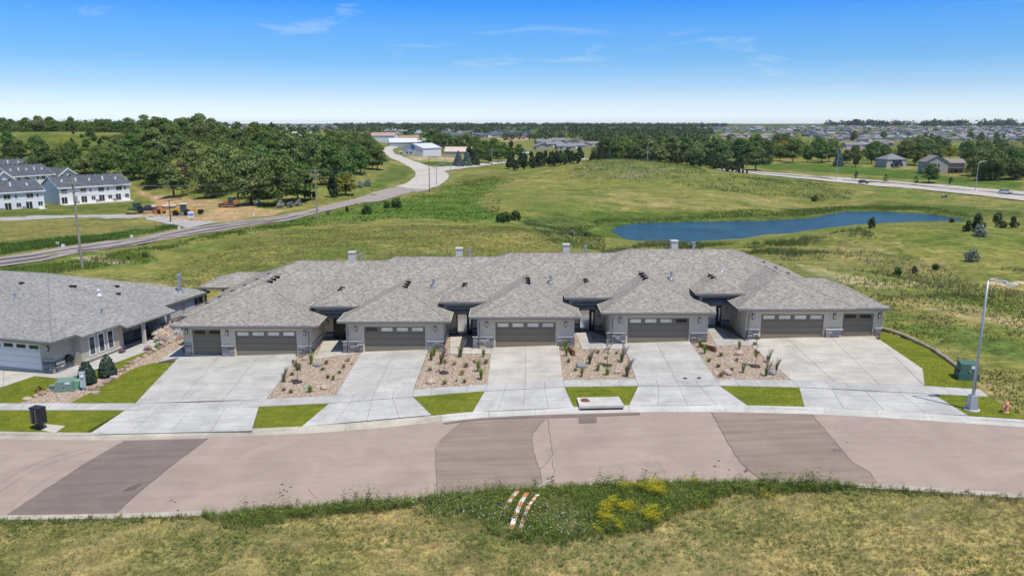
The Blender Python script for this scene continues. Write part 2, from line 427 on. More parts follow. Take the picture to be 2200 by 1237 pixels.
SITE_HOLE = [near_back[0]] + near_back + [S(2140, 880), S(2100, 836), S(2060, 800), S(1935, 725), (31, 62), (31, 80), (-30, 82), (-44, 76), (-48, 60), (-47, 52)]
hole = inpoly(GX, GY, near_back + list(reversed(kerb_back))) | inpoly(GX, GY, [kerb_back[0]] + [(-46, 50), (-44, 72), (-29, 80), (30, 80), (31, 62)] + [S(1945, 728), S(2058, 796), S(2098, 835), S(2124, 852), S(2180, 888)] + list(reversed([p for p in kerb_back if p[0] < S(2180, 888)[0]])))
GZ = np.where(hole, GZ - .42, GZ)

# ------------------------------------------------------------------ terrain sheet with land cover
olive = np.array((.190, .196, .056)); lush = np.array((.085, .155, .025)); dry = np.array((.34, .275, .125)); dirt = np.array((.42, .29, .175)); mid = np.array((.115, .165, .036))
vx, vy = GX, GY
ppx, ppy = to_px(GX, GY, GZ)
front = GY > 5
jx = (fbm(vx, vy, 9, 3) - .5); jy = (fbm(vx + 91, vy - 40, 9, 3) - .5)
dist = np.hypot(vx, vy)
f1 = fbm(vx, vy, 22, 5); f2 = fbm(vx + 300, vy, 5.0, 4); f3 = fbm(vx - 100, vy + 55, 60, 3)
def bl(col, target, wgt): return col * (1 - wgt[..., None]) + np.asarray(target) * wgt[..., None]
col = np.broadcast_to(olive, GX.shape + (3,)).copy()
col = bl(col, mid, smooth(.45, .7, f1) * .75)
col = bl(col, dry, smooth(.52, .72, f2 * .6 + f3 * .4) * .55)
REG = [  # polygon, colour, soft px, strength, patchiness
 ([(-90,1110),(433,1100),(820,1075),(1140,1046),(1500,1032),(1769,1036),(2000,1048),(2290,1066),(2400,1300),(-150,1300)], (.33,.275,.125), 8, .9, .35),
 ([(380,1108),(600,1094),(1000,1062),(1140,1046),(1500,1032),(1760,1036),(1500,1075),(1480,1130),(1250,1180),(1080,1165),(900,1110),(560,1150),(420,1130)], (.15,.18,.055), 40, .6, .5),
 ([(1850,1085),(1950,1080),(2050,1080),(2140,1090),(2050,1105),(1900,1100)], (.44,.34,.16), 18, .8, .5),
 ([(330,1130),(440,1112),(520,1128),(620,1140),(480,1152),(380,1150)], (.42,.30,.18), 14, .7, .6),
 ([(-50,1130),(70,1125),(60,1145),(110,1160),(-50,1180)], (.42,.31,.17), 14, .7, .5),
 ([(560,482),(640,462),(760,440),(850,428),(925,415),(960,397),(1000,382),(1060,378),(1110,385),(1065,402),(1030,432),(1085,468),(1110,482),(1000,480),(900,472),(860,470),(780,480),(700,482),(620,488)], lush, 10, .95, .25),
 ([(0,577),(170,558),(240,545),(330,530),(420,510),(570,484),(640,472),(690,480),(560,497),(400,522),(320,542),(350,558),(300,574),(160,580),(0,604)], lush, 6, .85, .3),
 ([(0,522),(100,512),(260,497),(370,482),(392,490),(300,506),(160,530),(0,551)], (.048,.098,.02), 4, .95, .15),
 ([(0,478),(330,476),(380,484),(260,497),(100,512),(0,522)], (.19,.175,.06), 4, .85, .3),
 ([(-40,455),(70,440),(280,428),(300,420),(350,432),(300,445),(270,462),(100,466),(-40,470)], (.09,.125,.03), 4, .9, .6),
 ([(285,400),(330,417),(400,425),(470,428),(530,437),(560,447),(640,452),(560,468),(470,479),(400,475),(330,465),(250,462),(300,450),(330,436),(292,420)], dirt, 4, .95, .25),
 ([(150,556),(200,549),(245,545),(228,550),(242,556),(302,562),(262,569),(180,563)], (.46,.39,.32), 3, 1, 0),
 ([(830,400),(870,385),(890,370),(880,360),(840,350),(830,360),(800,395),(790,415)], (.075,.125,.028), 4, .9, .3),
 ([(955,405),(1000,372),(1080,372),(1120,376),(1040,390),(990,402)], (.15,.135,.045), 5, .8, .6),
 ([(985,398),(1050,392),(1020,402),(990,408)], (.24,.165,.03), 4, .6, .7),
 ([(1220,380),(1250,352),(1330,338),(1400,345),(1450,360),(1530,378),(1500,388),(1380,388),(1280,385)], (.145,.165,.065), 6, .8, .5),
 ([(1290,384),(1330,372),(1380,362),(1440,360),(1420,378),(1340,386)], (.24,.22,.15), 5, .55, .8),
 ([(1430,392),(1530,380),(1620,378),(1760,392),(1840,410),(1820,440),(1700,425),(1560,412)], (.11,.145,.04), 6, .7, .7),
 ([(1372,441),(1400,436),(1436,438),(1446,445),(1400,448)], dirt, 4, .9, .3),
 ([(1250,455),(1500,452),(1700,450),(1790,440),(1900,430),(2050,440),(2200,450),(2200,470),(2080,472),(1990,458),(1880,452),(1780,458),(1700,470),(1400,478),(1290,490),(1220,470)], (.075,.115,.022), 5, .9, .3),
 ([(1110,470),(1180,450),(1250,470),(1300,510),(1300,545),(1180,530)], (.06,.098,.03), 8, .7, .6),
 ([(1560,535),(1640,522),(1800,515),(1960,560),(2000,600),(1900,640),(1790,620),(1640,580)], (.15,.165,.055), 8, .7, .8),
 ([(1700,560),(1900,600),(2060,590),(2060,606),(1880,622),(1820,612),(1720,580)], (.42,.36,.21), 6, .75, .7),
 ([(1880,632),(2030,622),(2200,622),(2200,632),(2040,640),(1900,645)], (.065,.10,.026), 5, .8, .5),
 ([(1880,648),(1950,632),(2080,650),(2200,678),(2210,712),(2090,688),(1990,672)], (.40,.31,.17), 6, .8, .5),
 ([(1895,655),(2000,672),(2080,700),(2000,705),(1900,690)], (.15,.125,.05), 8, .8, .3),
 ([(1905,672),(1960,672),(2000,690),(1900,690)], (.085,.145,.034), 5, .8, .3),
 ([(1890,700),(1990,690),(2090,706),(2210,742),(2210,785),(2110,770),(2000,735),(1930,716)], (.095,.155,.036), 10, .8, .3),
 ([(2040,775),(2210,800),(2210,900),(2130,850),(2100,835),(2070,800)], (.33,.25,.13), 9, .7, .7),
 ([(2095,845),(2130,850),(2180,880),(2150,872),(2120,856)], (.36,.27,.17), 4, .85, .3),
 ([(-20,332),(0,292),(90,284),(160,290),(300,287),(330,300),(280,330),(200,350),(60,352)], (.085,.125,.024), 4, .9, .3),
 ([(95,296),(150,292),(190,300),(150,306),(100,304)], (.19,.19,.02), 4, .8, .4),
 ([(1590,352),(1700,349),(1800,351),(1950,366),(2080,382),(2200,392),(2200,404),(2000,390),(1850,378),(1650,366)], (.07,.135,.024), 3, .95, .15),
 ([(1620,362),(1740,364),(1760,372),(1640,368)], (.22,.17,.07), 3, .6, .5),
 ([(1800,314),(1860,305),(1905,308),(1912,318),(1860,332),(1810,326)], (.24,.17,.105), 2, .95, .1),
 ([(1515,283),(1640,279),(1645,289),(1515,294)], (.06,.12,.025), 1, .95, 0),
 ([(2060,290),(2200,288),(2200,302),(2060,300)], (.10,.14,.03), 2, .9, .2),
 ([(838,292),(910,290),(910,297),(838,298)], (.42,.27,.18), 1, .95, 0),
 ([(1065,296),(1130,290),(1150,300),(1085,306)], (.48,.33,.22), 2, .95, .1),
 ([(850,343),(880,334),(960,336),(1000,345),(960,348)], (.42,.33,.24), 2, .8, .2),
 ([(870,348),(990,346),(985,358),(940,358)], (.055,.11,.022), 2, .95, .1),
 ([(820,283),(930,284),(910,291),(830,291)], (.13,.14,.05), 1, .9, .2),
 ([(1130,322),(1250,318),(1260,335),(1130,332)], (.14,.15,.05), 2, .9, .3),
 ([(1250,345),(1590,345),(1590,362),(1250,352)], (.10,.135,.03), 2, .9, .4),
]
for poly, c, soft, stg, patch in REG:
    a = ppx + jx * soft * 5; b = ppy + jy * soft * 2.2
    bx = [p[0] for p in poly]; by = [p[1] for p in poly]
    box = front & (a > min(bx) - 40) & (a < max(bx) + 40) & (b > min(by) - 20) & (b < max(by) + 20)
    if not box.any(): continue
    ii = np.where(box); ins = inpoly(a[ii], b[ii], poly); d = pdist(a[ii], b[ii], poly)
    ww = np.where(ins, smooth(0, soft, d), 0) * stg
    pch = f2[ii] * .55 + f1[ii] * .45
    ww = ww * (1 - patch * smooth(.62, .42, pch))
    sub = col[ii]; col[ii] = sub * (1 - ww[:, None]) + np.asarray(c) * ww[:, None]
# green fringe along the water
wb = smooth(9, 1, dp) * (~ip) * smooth(.3, .55, f2 + .15)
col = bl(col, (.085, .13, .028), wb * .8); col = np.where(ip[..., None], (.05, .05, .03), col)
far = smooth(900, 2200, dist)
col = bl(col, (.075, .105, .045), far * .8)
nR, nT = GX.shape
me = bpy.data.meshes.new('ground'); me.vertices.add(nR * nT)
me.vertices.foreach_set('co', np.stack([GX, GY, GZ], -1).astype(np.float32).ravel())
ii, jj = np.meshgrid(np.arange(nR - 1), np.arange(nT - 1), indexing='ij')
q = np.stack([ii * nT + jj, ii * nT + jj + 1, (ii + 1) * nT + jj + 1, (ii + 1) * nT + jj], -1).reshape(-1, 4)[:, ::-1]
me.loops.add(q.size); me.loops.foreach_set('vertex_index', q.astype(np.int32).ravel())
me.polygons.add(len(q)); me.polygons.foreach_set('loop_start', np.arange(0, q.size, 4, dtype=np.int32)); me.polygons.foreach_set('use_smooth', np.ones(len(q), bool))
at = me.attributes.new('col', 'FLOAT_COLOR', 'POINT'); at.data.foreach_set('color', np.concatenate([col, np.ones((nR, nT, 1))], -1).astype(np.float32).ravel())
k = N('field_grass'); a = k.n('ShaderNodeAttribute', attribute_name='col').outputs['Color']; co = k.coord('Object')
n_a = k.noise(co, 1.1, 6, .68, .3); n_b = k.noise(co, .16, 5, .62, .6)
mpn = k.n('ShaderNodeMapping'); mpn.inputs['Scale'].default_value = (.10, .85, 1); mpn.inputs['Rotation'].default_value = (0, 0, .16); k.l(co, mpn.inputs[0]); n_c = k.noise(mpn.outputs[0], .8, 4, .6, 1.2)
o = k.mix(1.0, a, k.ramp(n_a, [(.30, (.50, .53, .50)), (.5, (1.0, 1.0, 1.0)), (.70, (1.50, 1.42, 1.35))]), 'MULTIPLY')
o = k.mix(1.0, o, k.ramp(n_b, [(.33, (.66, .76, .66)), (.52, (1, 1, 1)), (.68, (1.38, 1.24, 1.2))]), 'MULTIPLY')
o = k.mix(.8, o, k.ramp(n_c, [(.35, (.78, .82, .75)), (.65, (1.22, 1.18, 1.15))]), 'MULTIPLY')
mp2 = k.n('ShaderNodeMapping'); mp2.inputs['Scale'].default_value = (.05, .9, 1); mp2.inputs['Rotation'].default_value = (0, 0, -.28); k.l(co, mp2.inputs[0]); n_d = k.noise(mp2.outputs[0], 1.6, 5, .7, 2.2)
o = k.mix(.75, o, k.ramp(n_d, [(.36, (.70, .78, .68)), (.5, (1, 1, 1)), (.66, (1.34, 1.24, 1.2))]), 'MULTIPLY')
k.color(o); k.rough(.95); k.b.inputs['Specular IOR Level'].default_value = .05; k.bump(n_a, .9, .12)
me.materials.append(k.m); me.update(calc_edges=True)
terrain = bpy.data.objects.new('ground', me); C.objects.link(terrain); props(terrain, kind='structure')

# ------------------------------------------------------------------ paving materials
def concrete(name, base, var=.11, blotch=.13):
    k = N(name); co = k.coord('Object'); ge = k.n('ShaderNodeNewGeometry').outputs['Position']
    n1 = k.noise(ge, 5, 6, .7); n2 = k.noise(ge, .55, 4, .6, .5); n3 = k.noise(ge, 40, 2, .5)
    mpn = k.n('ShaderNodeMapping'); mpn.inputs['Scale'].default_value = (.12, 3.0, 1); k.l(ge, mpn.inputs[0]); n4 = k.noise(mpn.outputs[0], 1.6, 4, .6)
    o = k.ramp(n1, [(.25, tuple(v * (1 - var) for v in base)), (.75, tuple(v * (1 + var) for v in base))])
    o = k.mix(1, o, k.ramp(n2, [(.3, 1 - blotch * 1.6), (.7, 1 + blotch)]), 'MULTIPLY')
    o = k.mix(1, o, k.ramp(n4, [(.3, .90), (.7, 1.07)]), 'MULTIPLY')
    oi = k.n('ShaderNodeObjectInfo'); f = k.math('MULTIPLY_ADD', oi.outputs['Random'], .09); f.node.inputs[2].default_value = .955
    hv = k.n('ShaderNodeHueSaturation'); k.l(o, hv.inputs['Color']); k.l(f, hv.inputs['Value'])
    k.color(hv.outputs[0]); k.rough(.85); k.bump(n3, .15, .01); return k.m
M_conc = concrete('driveway_concrete', (.46, .448, .415)); M_conc2 = concrete('driveway_concrete_warm', (.50, .468, .410)); M_walk = concrete('sidewalk_concrete', (.455, .447, .42)); M_walkd = concrete('sidewalk_concrete_grey', (.37, .37, .35))
M_apron = concrete('apron_concrete', (.485, .478, .45)); M_kerb = concrete('kerb_concrete', (.45, .41, .335), .12, .16); M_kerbn = concrete('kerb_concrete_new', (.53, .51, .465))
M_joint = pm('joint_dark', (.16, .155, .145), .2, 8)
def asphalt(name, base, worn):
    k = N(name); ge = k.n('ShaderNodeNewGeometry').outputs['Position']
    n1 = k.noise(ge, 26, 5, .75); n2 = k.noise(ge, .35, 5, .62, .8)
    mpn = k.n('ShaderNodeMapping'); mpn.inputs['Scale'].default_value = (.10, 1.5, 1); mpn.inputs['Rotation'].default_value = (0, 0, -.04); k.l(ge, mpn.inputs[0]); n4 = k.noise(mpn.outputs[0], 1.3, 5, .65)
    o = k.ramp(n1, [(.2, tuple(v * .80 for v in base)), (.5, base), (.8, tuple(v * 1.2 for v in base))])
    o = k.mix(1, o, k.ramp(n2, [(.3, (.87, .855, .85)), (.7, (1.10, 1.09, 1.08))]), 'MULTIPLY')
    o = k.mix(worn, o, k.ramp(n4, [(.32, (.84, .82, .80)), (.68, (1.13, 1.13, 1.12))]), 'MULTIPLY')
    k.color(o); k.rough(.9); k.b.inputs['Specular IOR Level'].default_value = .25; k.bump(n1, .25, .01); return k.m
M_road = asphalt('pink_asphalt', (.365, .288, .245), .3); M_patch = asphalt('brown_asphalt_patch', (.27, .215, .18), 1.0); M_patch1 = asphalt('grey_asphalt_patch', (.205, .168, .148), .9); M_patchd = asphalt('dark_asphalt_patch', (.205, .165, .145), .6)
M_tar = pm('crack_tar', (.13, .105, .095), .3, 10)

def tess(poly, step):
    """triangulate a polygon finely (bmesh) so that it follows the site"""
    bm = bmesh.new(); vs = [bm.verts.new((x, y, 0)) for x, y in ccw(poly)]; f = bm.faces.new(vs)
    bmesh.ops.triangulate(bm, faces=[f]); bm.verts.ensure_lookup_table()
    v = [v.co[:2] for v in bm.verts]; fs = [tuple(x.index for x in f.verts) for f in bm.faces]; bm.free(); return v, fs
def sheet(name, poly, z, mat, parent=None, thick=.3, **kw):
    """slab of ground with a skirt: poly in world x, y; z offset above the site plane"""
    b = MB(); p = ccw(poly); v, fs = tess(p, 1); n = len(p)
    b.add([(x, y, zsite(x, y) + z) for x, y in v], [f for f in fs])
    b.add([(x, y, zsite(x, y) + z) for x, y in p] + [(x, y, zsite(x, y) + z - thick) for x, y in p], [(i, n + i, n + (i + 1) % n, (i + 1) % n) for i in range(n)])
    return b.build(name, mat, parent, **kw)
def quad_pt(q, s, t):
    a = Vector(q[0]).lerp(Vector(q[1]), s); b = Vector(q[3]).lerp(Vector(q[2]), s); return a.lerp(b, t)
def slabs(name, part, quads, z, mat, gap=.022, thick=.15, label=None, warm=None):
    """a paved area split into slabs: quads = list of (world quad TL TR BR BL, columns, rows)"""
    root = empty(name); props(root, kind='structure')
    base = MB()
    for q, nc, nr_ in quads:
        base.prism(ccw([tuple(quad_pt(q, s, t)) for s, t in ((0,0),(1,0),(1,1),(0,1))]), lambda x, y: zsite(x, y) - .3, lambda x, y: zsite(x, y) + z - .014)
        for i in range(nc):
            for j in range(nr_):
                c4 = [quad_pt(q, (i + a) / nc, (j + b) / nr_) for a, b in ((0,0),(1,0),(1,1),(0,1))]
                cen = sum(c4, Vector((0, 0))) / 4
                c4 = [p + (cen - p).normalized() * gap * .75 for p in c4]
                dz = rnd.uniform(-.003, .003)
                b = MB(); b.prism(ccw([tuple(p - cen) for p in c4]), lambda x, y: zsite(x + cen.x, y + cen.y) - zsite(cen.x, cen.y) - thick, lambda x, y: zsite(x + cen.x, y + cen.y) - zsite(cen.x, cen.y) + dz)
                b.build(part, mat, root, loc=(cen.x, cen.y, zsite(cen.x, cen.y) + z))
    base.build('joint_bed', M_joint, root)
    return root
# driveways, sidewalk and aprons
drv = slabs
def Q(*ps): return [S(*p) for p in ps]
slabs('driveway', 'slab', [(Q((394,757),(646,759),(572,857.5),(290,866)), 3, 5)], .012, M_conc)
slabs('driveway', 'slab', [(Q((781,749),(922,749),(888,837),(721,849.5)), 2, 4)], .012, M_conc)
slabs('driveway', 'slab', [(Q((1057,740),(1201,740),(1210,817),(1047,825)), 2, 4)], .012, M_conc2)
slabs('driveway', 'slab', [(Q((1337,732),(1480,731),(1537.6,814.5),(1366,814)), 2, 4)], .012, M_conc)
d5 = slabs('driveway', 'slab', [(Q((1597,727),(1878,722),(1986,829),(1700,816.5)), 3, 5)], .012, M_conc2)
sheet('slab', PX([(1889,729),(1982,792),(1986.5,828.5),(1886,730)]), .012, M_conc2, d5)
BK = [((-120,866),(-120,881)),((290,866),(268,881)),((430,864),(415,879)),((572,857.5),(556,873.5)),((721,849.5),(707,866)),((888,837),(888,852)),((1047,825),(1041,840)),((1210,817),(1213,831)),((1366,814),(1371,829)),((1537.6,814.5),(1547,828.5)),((1700,816.5),(1717,832)),((1850,823),(1870,839)),((1986,829),(2006,846.5)),((2106,836),(2124,852))]
cnt = [7, 3, 3, 4, 4, 4, 4, 4, 4, 4, 4, 4, 3]
sq = []
for (a, b), (a2, b2), c in zip(BK, BK[1:], cnt): sq.append((Q(a, a2, b2, b), c, 1))
slabs('sidewalk', 'slab', sq, .014, M_walk)
slabs('driveway_apron', 'slab', [(Q((268,881.5),(556,874),(541,925),(190,933)), 4, 2)], .010, M_apron)
slabs('driveway_apron', 'slab', [(Q((707,866.5),(888,852.5),(927,891),(648,916)), 4, 2)], .010, M_apron)
slabs('driveway_apron', 'slab', [(Q((1041,840.5),(1213,831.5),(1232,874),(1015,885)), 4, 2)], .010, M_apron)
slabs('driveway_apron', 'slab', [(Q((1371,829.5),(1547,829),(1605,870),(1351,871)), 4, 2)], .010, M_apron)
slabs('driveway_apron', 'slab', [(Q((1717,832.5),(2006,847),(2080,892),(1728,873)), 4, 2)], .010, M_apron)
# entry walks
for nm, q, c in [('entry_walk', [(Q((696,729),(734,729),(735,758),(686,753)), 1, 2), (Q((686,753),(735,758.2),(775,759),(677,772)), 2, 1)], 0),
                 ('entry_walk', [(Q((967,721),(1006,721),(1000,745.5),(967,745.5)), 1, 2), (Q((967,745.8),(1056,748.5),(1055,760),(967,760.7)), 2, 1)], 0),
                 ('entry_walk', [(Q((1234,713),(1268,713),(1276,737),(1243,730)), 1, 2), (Q((1243,730.2),(1338,740),(1340,750),(1250,751)), 2, 1)], 0),
                 ('entry_walk', [(Q((1517,704),(1545,704),(1567,731),(1527,722)), 1, 2), (Q((1527,722.2),(1610,735),(1614,742.5),(1539,742.5)), 2, 1)], 0)]:
    slabs(nm, 'slab', q, .03, M_conc2 if rnd.random() < .5 else M_conc)
slabs('side_walk', 'slab', [(Q((73,808),(95,795),(226,787),(142,814)), 2, 1), (Q((95,795),(240,750),(330,722),(226,787)), 1, 1), (Q((226,787),(330,722),(372,722),(345,744)), 2, 1)], .02, M_conc)
slabs('side_walk', 'slab', [(Q((352,768),(391,743),(394,765),(341,777.5)), 1, 1)], .02, M_conc)
slabs('neighbor_driveway', 'slab', [(Q((-160,788),(95,797),(73,808),(-140,880)), 3, 3)], .012, M_conc2)
slabs('mailbox_pad', 'slab', [(Q((74,921),(100,911),(141,915),(119,930)), 1, 1)], .022, M_conc2)
# lawns and gravel beds
k = N('lawn_turf'); ge = k.n('ShaderNodeNewGeometry').outputs['Position']
n1 = k.noise(ge, 9, 6, .7); n2 = k.noise(ge, .8, 4, .65, .8)
mpn = k.n('ShaderNodeMapping'); mpn.inputs['Scale'].default_value = (.35, 2.6, 1); mpn.inputs['Rotation'].default_value = (0, 0, .35); k.l(ge, mpn.inputs[0]); n4 = k.noise(mpn.outputs[0], 1.2, 3, .55)
o = k.ramp(n1, [(.22, (.085, .125, .012)), (.5, (.155, .185, .024)), (.80, (.28, .27, .055))])
o = k.mix(1, o, k.ramp(n2, [(.3, (.66, .78, .75)), (.7, (1.30, 1.14, 1.05))]), 'MULTIPLY'); o = k.mix(.8, o, k.ramp(n4, [(.35, (.8, .88, .8)), (.65, (1.16, 1.1, 1.1))]), 'MULTIPLY')
k.color(o); k.rough(.95); k.b.inputs['Specular IOR Level'].default_value = .05; k.bump(n1, .8, .05); M_lawn = k.m
for p in LAWNS_W: sheet('lawn', p, .004, M_lawn, kind='structure')
k = N('river_gravel'); ge = k.n('ShaderNodeNewGeometry').outputs['Position']
vo = k.n('ShaderNodeTexVoronoi'); vo.inputs['Scale'].default_value = 11; k.l(ge, vo.inputs['Vector'])
o = k.ramp(k.n('ShaderNodeSeparateColor').outputs[0], [(0, (.2, .15, .11)), (.35, (.36, .27, .20)), (.65, (.46, .36, .27)), (1, (.60, .52, .43))])
k.l(vo.outputs['Color'], o.node.inputs[0].links[0].from_node.inputs[0]); k.color(o); k.rough(.9); k.bump(vo.outputs['Distance'], .8, .05); M_gravel = k.m
for p in BEDS_W: sheet('gravel_bed', p, -.01, M_gravel, kind='structure')
# yard soil under the houses
sheet('yard_soil', [(-40, 60.8), (30.6, 60.8), (30.6, 80), (-30, 80), (-44, 74)], -.06, pm('soil', (.2, .15, .1), .2, 2), kind='structure')

# ------------------------------------------------------------------ street
rb = MB(); n = len(lip); near_r = resample(near, 1e9) if False else None
def at_frac(line, f):
    i = min(int(f * (len(line) - 1)), len(line) - 2); t = f * (len(line) - 1) - i
    return Vector(line[i]).lerp(Vector(line[i + 1]), t)
NU, NV = 60, 6
for i in range(NU + 1):
    for j in range(NV + 1):
        p = at_frac(near, i / NU).lerp(at_frac(lip, i / NU), j / NV); t = j / NV
        rb.v.append((p.x, p.y, zsite(p.x, p.y) - .135 + .07 * (1 - (2 * t - 1) ** 2)))
for i in range(NU):
    for j in range(NV):
        a = i * (NV + 1) + j; rb.f.append((a, a + NV + 1, a + NV + 2, a + 1)); rb.m.append(0)
road = rb.build('road', M_road, kind='structure', smooth=True)
def road_z(x, y):
    # height of the crowned road at a point
    d1 = min((Vector((x, y)) - Vector(p)).length for p in near); d2 = min((Vector((x, y)) - Vector(p)).length for p in lip)
    t = d1 / (d1 + d2 + 1e-6); return zsite(x, y) - .135 + .07 * (1 - (2 * t - 1) ** 2)
def road_sheet(name, px_left, px_right, mat, dz=.008, ns=6):
    """strip on the road between two pixel polylines"""
    L = resample(PX(px_left), 1.2); Rr = resample(PX(px_right), 1.2); m = max(len(L), len(Rr)); b = MB()
    for i in range(m):
        a = at_frac(L, i / (m - 1)); c = at_frac(Rr, i / (m - 1))
        for j in range(ns + 1):
            p = a.lerp(c, j / ns); b.v.append((p.x, p.y, road_z(p.x, p.y) + dz))
    for i in range(m - 1):
        for j in range(ns):
            q = i * (ns + 1) + j; b.f.append((q, q + 1, q + ns + 2, q + ns + 1)); b.m.append(0)
    # faces up
    v = [Vector(b.v[t]) for t in b.f[0][:3]]
    if (v[1] - v[0]).cross(v[2] - v[0]).z < 0: b.f = [tuple(reversed(f)) for f in b.f]
    return b.build(name, mat, road)
road_sheet('asphalt_patch', [(267,942.5),(178,996),(110,1040),(10,1104)], [(447,937.5),(356,1008),(310,1045),(245,1100)], M_patch1)
road_sheet('asphalt_patch', [(991,904),(936,953),(936,1004),(939,1058)], [(1171,896),(1142,933),(1146,966),(1163,1015),(1166,1040)], M_patch)
road_sheet('asphalt_patch', [(1529,882),(1559,938),(1576,968),(1595,996),(1636,1026)], [(1745,886),(1788,938),(1834,992),(1870,1010),(1884,1036)], M_patch)
road_sheet('asphalt_patch', [(952,904),(1015,894.5),(1130,889),(1232,886),(1375,882)], [(955,908),(1015,899.5),(1130,895.5),(1232,893),(1375,887)], M_patchd, .014, 2)
road_sheet('asphalt_patch', [(1243,894),(1244,906)], [(1282,892.5),(1282,905)], M_patchd, .018, 3)
road_sheet('oil_stain', [(300,1036),(266,1047),(262,1052)], [(305,1037),(290,1048),(264,1053)], M_tar, .018, 2)
M_tyremark = asphalt('tyre_mark', (.335, .265, .228), .6)
for tm in ([(0,1036),(55,1000),(120,975),(185,958)], [(0,1052),(60,1012),(125,986),(200,962)], [(20,1085),(75,1040),(135,1008)], ):
    road_sheet('tyre_mark', [(x, y - 1.6) for x, y in tm], [(x, y + 1.6) for x, y in tm], M_tyremark, .006, 1)
def crack(px, wd=.035):
    wd *= .55
    L = smoothline(resample(PX(px), .35), 1); L = [(x + rnd.uniform(-.05, .05), y + rnd.uniform(-.05, .05)) for x, y in L]; b = MB()
    A = offset_line(L, wd / 2); B = offset_line(L, -wd / 2)
    for p, q in zip(A, B): b.v += [(p[0], p[1], road_z(*p) + .020), (q[0], q[1], road_z(*q) + .020)]
    for i in range(len(L) - 1): b.f.append((2*i, 2*i+1, 2*i+3, 2*i+2)); b.m.append(0)
    v = [Vector(b.v[t]) for t in b.f[0][:3]]
    if (v[1] - v[0]).cross(v[2] - v[0]).z < 0: b.f = [tuple(reversed(f)) for f in b.f]
    b.build('crack', M_tar, road)
for c, wd in [([(1176,897),(1181,930),(1185,955),(1188,974),(1176,990),(1163,1003)], .04), ([(1185,987),(1192,1004),(1187,1022)], .035), ([(991,904),(936,953),(936,1004),(939,1056)], .03), ([(1171,896),(1142,933),(1146,966),(1163,1015),(1166,1040)], .04),
          ([(1529,882),(1559,938),(1576,968),(1595,996),(1636,1026)], .04), ([(1745,886),(1788,938),(1834,992),(1870,1010),(1884,1034)], .03), ([(267,942.5),(178,996),(110,1040),(10,1104)], .03), ([(447,937.5),(356,1008),(310,1045),(245,1100)], .025), ([(1408,988),(1432,1012)], .02), ([(662,1045),(680,1068)], .02)]:
    crack(c, wd)
b = MB()
for q in range(26):
    px, py = rnd.choice([(370, 1075), (1545, 998), (1610, 1006), (600, 1050), (1800, 960)]); x, y = S(px + rnd.gauss(0, 12), py + rnd.gauss(0, 6)); z = road_z(x, y) + .022; s_ = rnd.uniform(.03, .12)
    a = [(x + math.cos(t) * s_ * rnd.uniform(.6, 1.3), y + math.sin(t) * s_ * rnd.uniform(.4, .9), z) for t in np.arange(0, 6.2, .9)]; b.add(a, [tuple(range(len(a)))])
b.build('tar_spots', M_tar, road, kind='stuff')

# kerbs: swept sections about 3 m long, lowered where the aprons meet them
def kerb(name, line, back, mat_at, drop_at, wide):
    root = empty(name); props(root, kind='structure'); st = 2
    for i0 in range(0, len(line) - 1, st):
        i1 = min(i0 + st, len(line) - 1)
        rows = []
        for i in range(i0, i1 + 1):
            a = Vector(line[i]); c = Vector(back[i]); d = (c - a); L = d.length; d.normalize()
            if i == i0: a = a + (Vector(line[i1]) - a).normalized() * .012; c = c + (Vector(line[i1]) - Vector(line[i0])).normalized() * .012
            drop = drop_at(Vector(line[i]))
            top = .012 * (1 - drop) + drop * -.055
            if wide: prof = [(0, -.5), (0, -.128), (.50 * L / .85, -.118), (.56 * L / .85, top - .015 if drop < .5 else -.085), (.62 * L / .85, top), (L, .012), (L, -.5)]
            else: prof = [(0, -.5), (0, -.115), (.02, .0), (.06, .012), (L, .014), (L, -.5)]
            rows.append([(a.x + d.x * s, a.y + d.y * s, float(zsite(a.x + d.x * s, a.y + d.y * s)) + h) for s, h in prof])
        b = MB(); m = len(rows[0])
        for r in rows: b.v += r
        for i in range(len(rows) - 1):
            for j in range(m - 1): b.f.append((i*m + j, i*m + j + 1, (i+1)*m + j + 1, (i+1)*m + j)); b.m.append(0)
        b.f += [tuple(range(m)), tuple(reversed([(len(rows)-1)*m + j for j in range(m)]))]; b.m += [0, 0]
        v = [Vector(b.v[t]) for t in (m + 4, 4, 5)]
        if not wide: b.f = [tuple(reversed(f)) for f in b.f]
        b.build('kerb_section', mat_at(Vector(line[i0])), root)
    return root
APR = [PX([(190,933),(541,925)]), PX([(640,918),(930,892)]), PX([(1015,888),(1232,878)]), PX([(1351,875),(1605,875)]), PX([(1735,878),(2085,898)])]
def drop_far(p):
    for a, c in APR:
        if a[0] - .2 < p.x < c[0] + .2: return 1.0
    return 0.0
newk = lambda p: M_kerbn if S(950, 903)[0] - .3 < p.x < S(2146, 909)[0] else M_kerb
kerb('kerb', lip, kerb_back, newk, drop_far, True)
kerb('kerb', near, near_back, lambda p: M_kerb, lambda p: 0.0, False)

